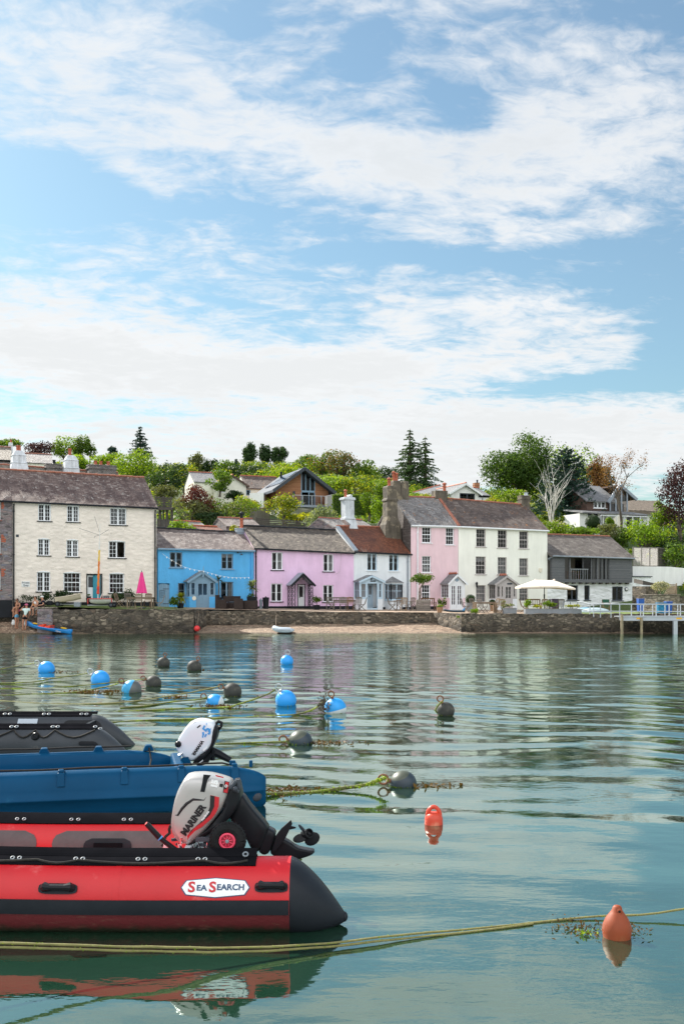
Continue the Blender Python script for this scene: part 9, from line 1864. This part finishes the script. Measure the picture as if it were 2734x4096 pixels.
ST = dict(waist=(0, 0, .18), chest=(0, .01, .38), neck=(0, 0, .54), head=(0, .02, .62), shl=(-.19, 0, .46), shr=(.19, 0, .46), ell=(-.24, -.03, .20), elr=(.24, -.03, .20), wrl=(-.22, .05, -.03), wrr=(.22, .05, -.03), knl=(-.09, .02, -.46), knr=(.09, .02, -.46), anl=(-.09, -.02, -.86), anr=(.09, -.02, -.86))
def foot(px, py, Y): return at(px, py, Y)
h1_ = at(68, 2440, 64.7); f_ = beach.data  # standing figures have their feet on the shingle
def beach_z(x, y): return beach_pt((x+60)/80, (y-61)/8.5).z
def stand(px, Y, dz=.90): x = (px-CX)*Y/F; return Vector((x, Y, beach_z(x, Y)+dz))
J = dict(ST); J.update(knl=(-.10, .05, -.44), anl=(-.02, .02, -.85), elr=(.30, -.12, .24), wrr=(.15, -.02, .06), ell=(-.28, -.1, .24), wrl=(-.14, .0, .06), head=(.03, .02, .63))
def sung(t, W_, hv): mb = MB(); mb.box(W_(hv+Vector((0, .098, .045))), (.13, .03, .035)); mb.build('sunglasses', M['black_paint'], t)
def drink(k):
 def f(t, W_, hv): p = W_(Vector(k)); mb = MB(); mb.lathe([(.035, -.07), (.042, .07), (.03, .068)], p, 10); mb.build('glass_of_beer', M['beer'], t); sung(t, W_, hv) if hv.z > .55 else None
 return f
p = stand(67, 64.55); person('woman standing, hands on hips, in a brown vest and pale denim shorts', p, -110, J, 'skin_tan', 'cloth_brown', 'cloth_denim', bare_top=True, extra=lambda t, W_, hv: (lambda mb: (mb.ball(W_(hv+Vector((0, -.11, .13))), .05, 8, 6), mb.build('hair_bun', M['hair_brown'], t)))(MB()))
J = dict(ST); J.update(waist=(.05, 0, .18), chest=(.11, .02, .38), neck=(.13, .03, .54), head=(.10, .05, .62), shl=(-.08, .03, .46), shr=(.28, .02, .46), ell=(-.30, .05, .36), wrl=(-.12, .14, .56), elr=(.30, -.02, .2), wrr=(.26, .06, 0), knl=(-.11, .0, -.45), anl=(-.13, -.02, -.87), knr=(.08, .06, -.44), anr=(.02, .0, -.86))
person('man leaning back in a pale mint T-shirt, black shorts and pink cap', stand(100, 64.15), 20, J, 'skin_tan', 'cloth_mint', 'cloth_black', cap=('cap_pink', False))
SE = dict(waist=(0, .0, .18), chest=(0, .03, .38), neck=(0, .04, .53), head=(0, .07, .61), shl=(-.18, .02, .45), shr=(.18, .02, .45), ell=(-.22, .10, .22), wrl=(-.10, .30, .18), elr=(.22, .06, .2), wrr=(.12, .28, .10), knl=(-.10, .42, .0), knr=(.10, .42, .0), anl=(-.10, .40, -.42), anr=(.10, .40, -.42))
person('woman seated on the wall in a white halter top and sunglasses, holding a drink', at(144, 2432, 64.75), 160, SE, 'skin', 'cloth_white', 'cloth_white', bare_top=True, longhair=True, extra=drink((-.08, .36, .22)))
J = dict(SE); J.update(elr=(.25, -.06, .2), wrr=(.27, .02, .02))
person('bearded man seated on the wall in a black polo shirt and white cap', at(173, 2432, 64.9), 130, J, 'skin', 'cloth_navy', 'cloth_black', cap=('cloth_white', False), extra=lambda t, W_, hv: (lambda mb: (mb.ball(W_(hv+Vector((0, .055, -.035))), (.06, .05, .045), 10, 7), mb.build('beard', M['hair_brown'], t)))(MB()))
person('woman seated behind the standing woman, in dark vest and bright pink shorts', at(70, 2440, 66.1), 175, SE, 'skin', 'cloth_navy', 'cloth_pink', bare_top=True, longhair=True, extra=drink((-.08, .38, .22)))
# dog
p = at(39, 2433, 66.2); t = thing('dog', 'small pale shaggy dog lying on the low wall at the left edge', 'dog', p); paint('fur_pale', (.52, .45, .36), .95, .25, 10, .8, 30, .02); nn_ = [(p+Vector((.22, 0, .10)), .075, .09), (p+Vector((.05, 0, .13)), .09, .10), (p+Vector((-.08, -.02, .15)), .085, .09), (p+Vector((-.13, -.05, .25)), .055, .055), (p+Vector((-.15, -.08, .33)), .07, .07), (p+Vector((-.17, -.17, .30)), .035, .035), (p+Vector((-.12, -.16, .04)), .03, .03), (p+Vector((-.14, -.30, .035)), .025, .025), (p+Vector((0, -.12, .04)), .03, .03), (p+Vector((-.02, -.27, .035)), .025, .025), (p+Vector((.26, -.10, .05)), .04, .05), (p+Vector((.20, -.24, .035)), .025, .025), (p+Vector((.36, .03, .06)), .025, .025), (p+Vector((.46, -.05, .05)), .02, .02)]
skinned('body', nn_, [(0, 1), (1, 2), (2, 3), (3, 4), (4, 5), (2, 6), (6, 7), (2, 8), (8, 9), (0, 10), (10, 11), (0, 12), (12, 13)], 'fur_pale', t, 1)
for s in (-1, 1): mb = MB(); mb.ball(p+Vector((-.15+.06*s, -.06, .33)), (.025, .03, .055), 8, 6); mb.build('ear', M['bark_grey'], t)
mb = MB(); mb.ball(p+Vector((-.175, -.205, .305)), .014, 8, 6); mb.build('nose', M['black_paint'], t)
for px, py, Y, lb in ((55, 2489, 65.2, 'white carrier bag on the shingle left of the standing woman'), (105, 2490, 64.9, 'white carrier bag on the shingle behind the leaning man')):
 p = at(px, py, Y); p.z = beach_z(p.x, p.y); mb = MB(); rg = []
 for k in range(6): z = .34*k/5; w = .12*(1+.25*sin(k*1.3)) if k < 5 else .05; rg.append([p+Vector((cos(a)*w*(1+.15*sin(3*a+k)), sin(a)*w*.7, z)) for a in [2*pi*j/10 for j in range(10)]])
 mb.loft(rg); o = mb.build('carrier_bag', M['cloth_white'], origin=p); tag(o, lb, 'bag')
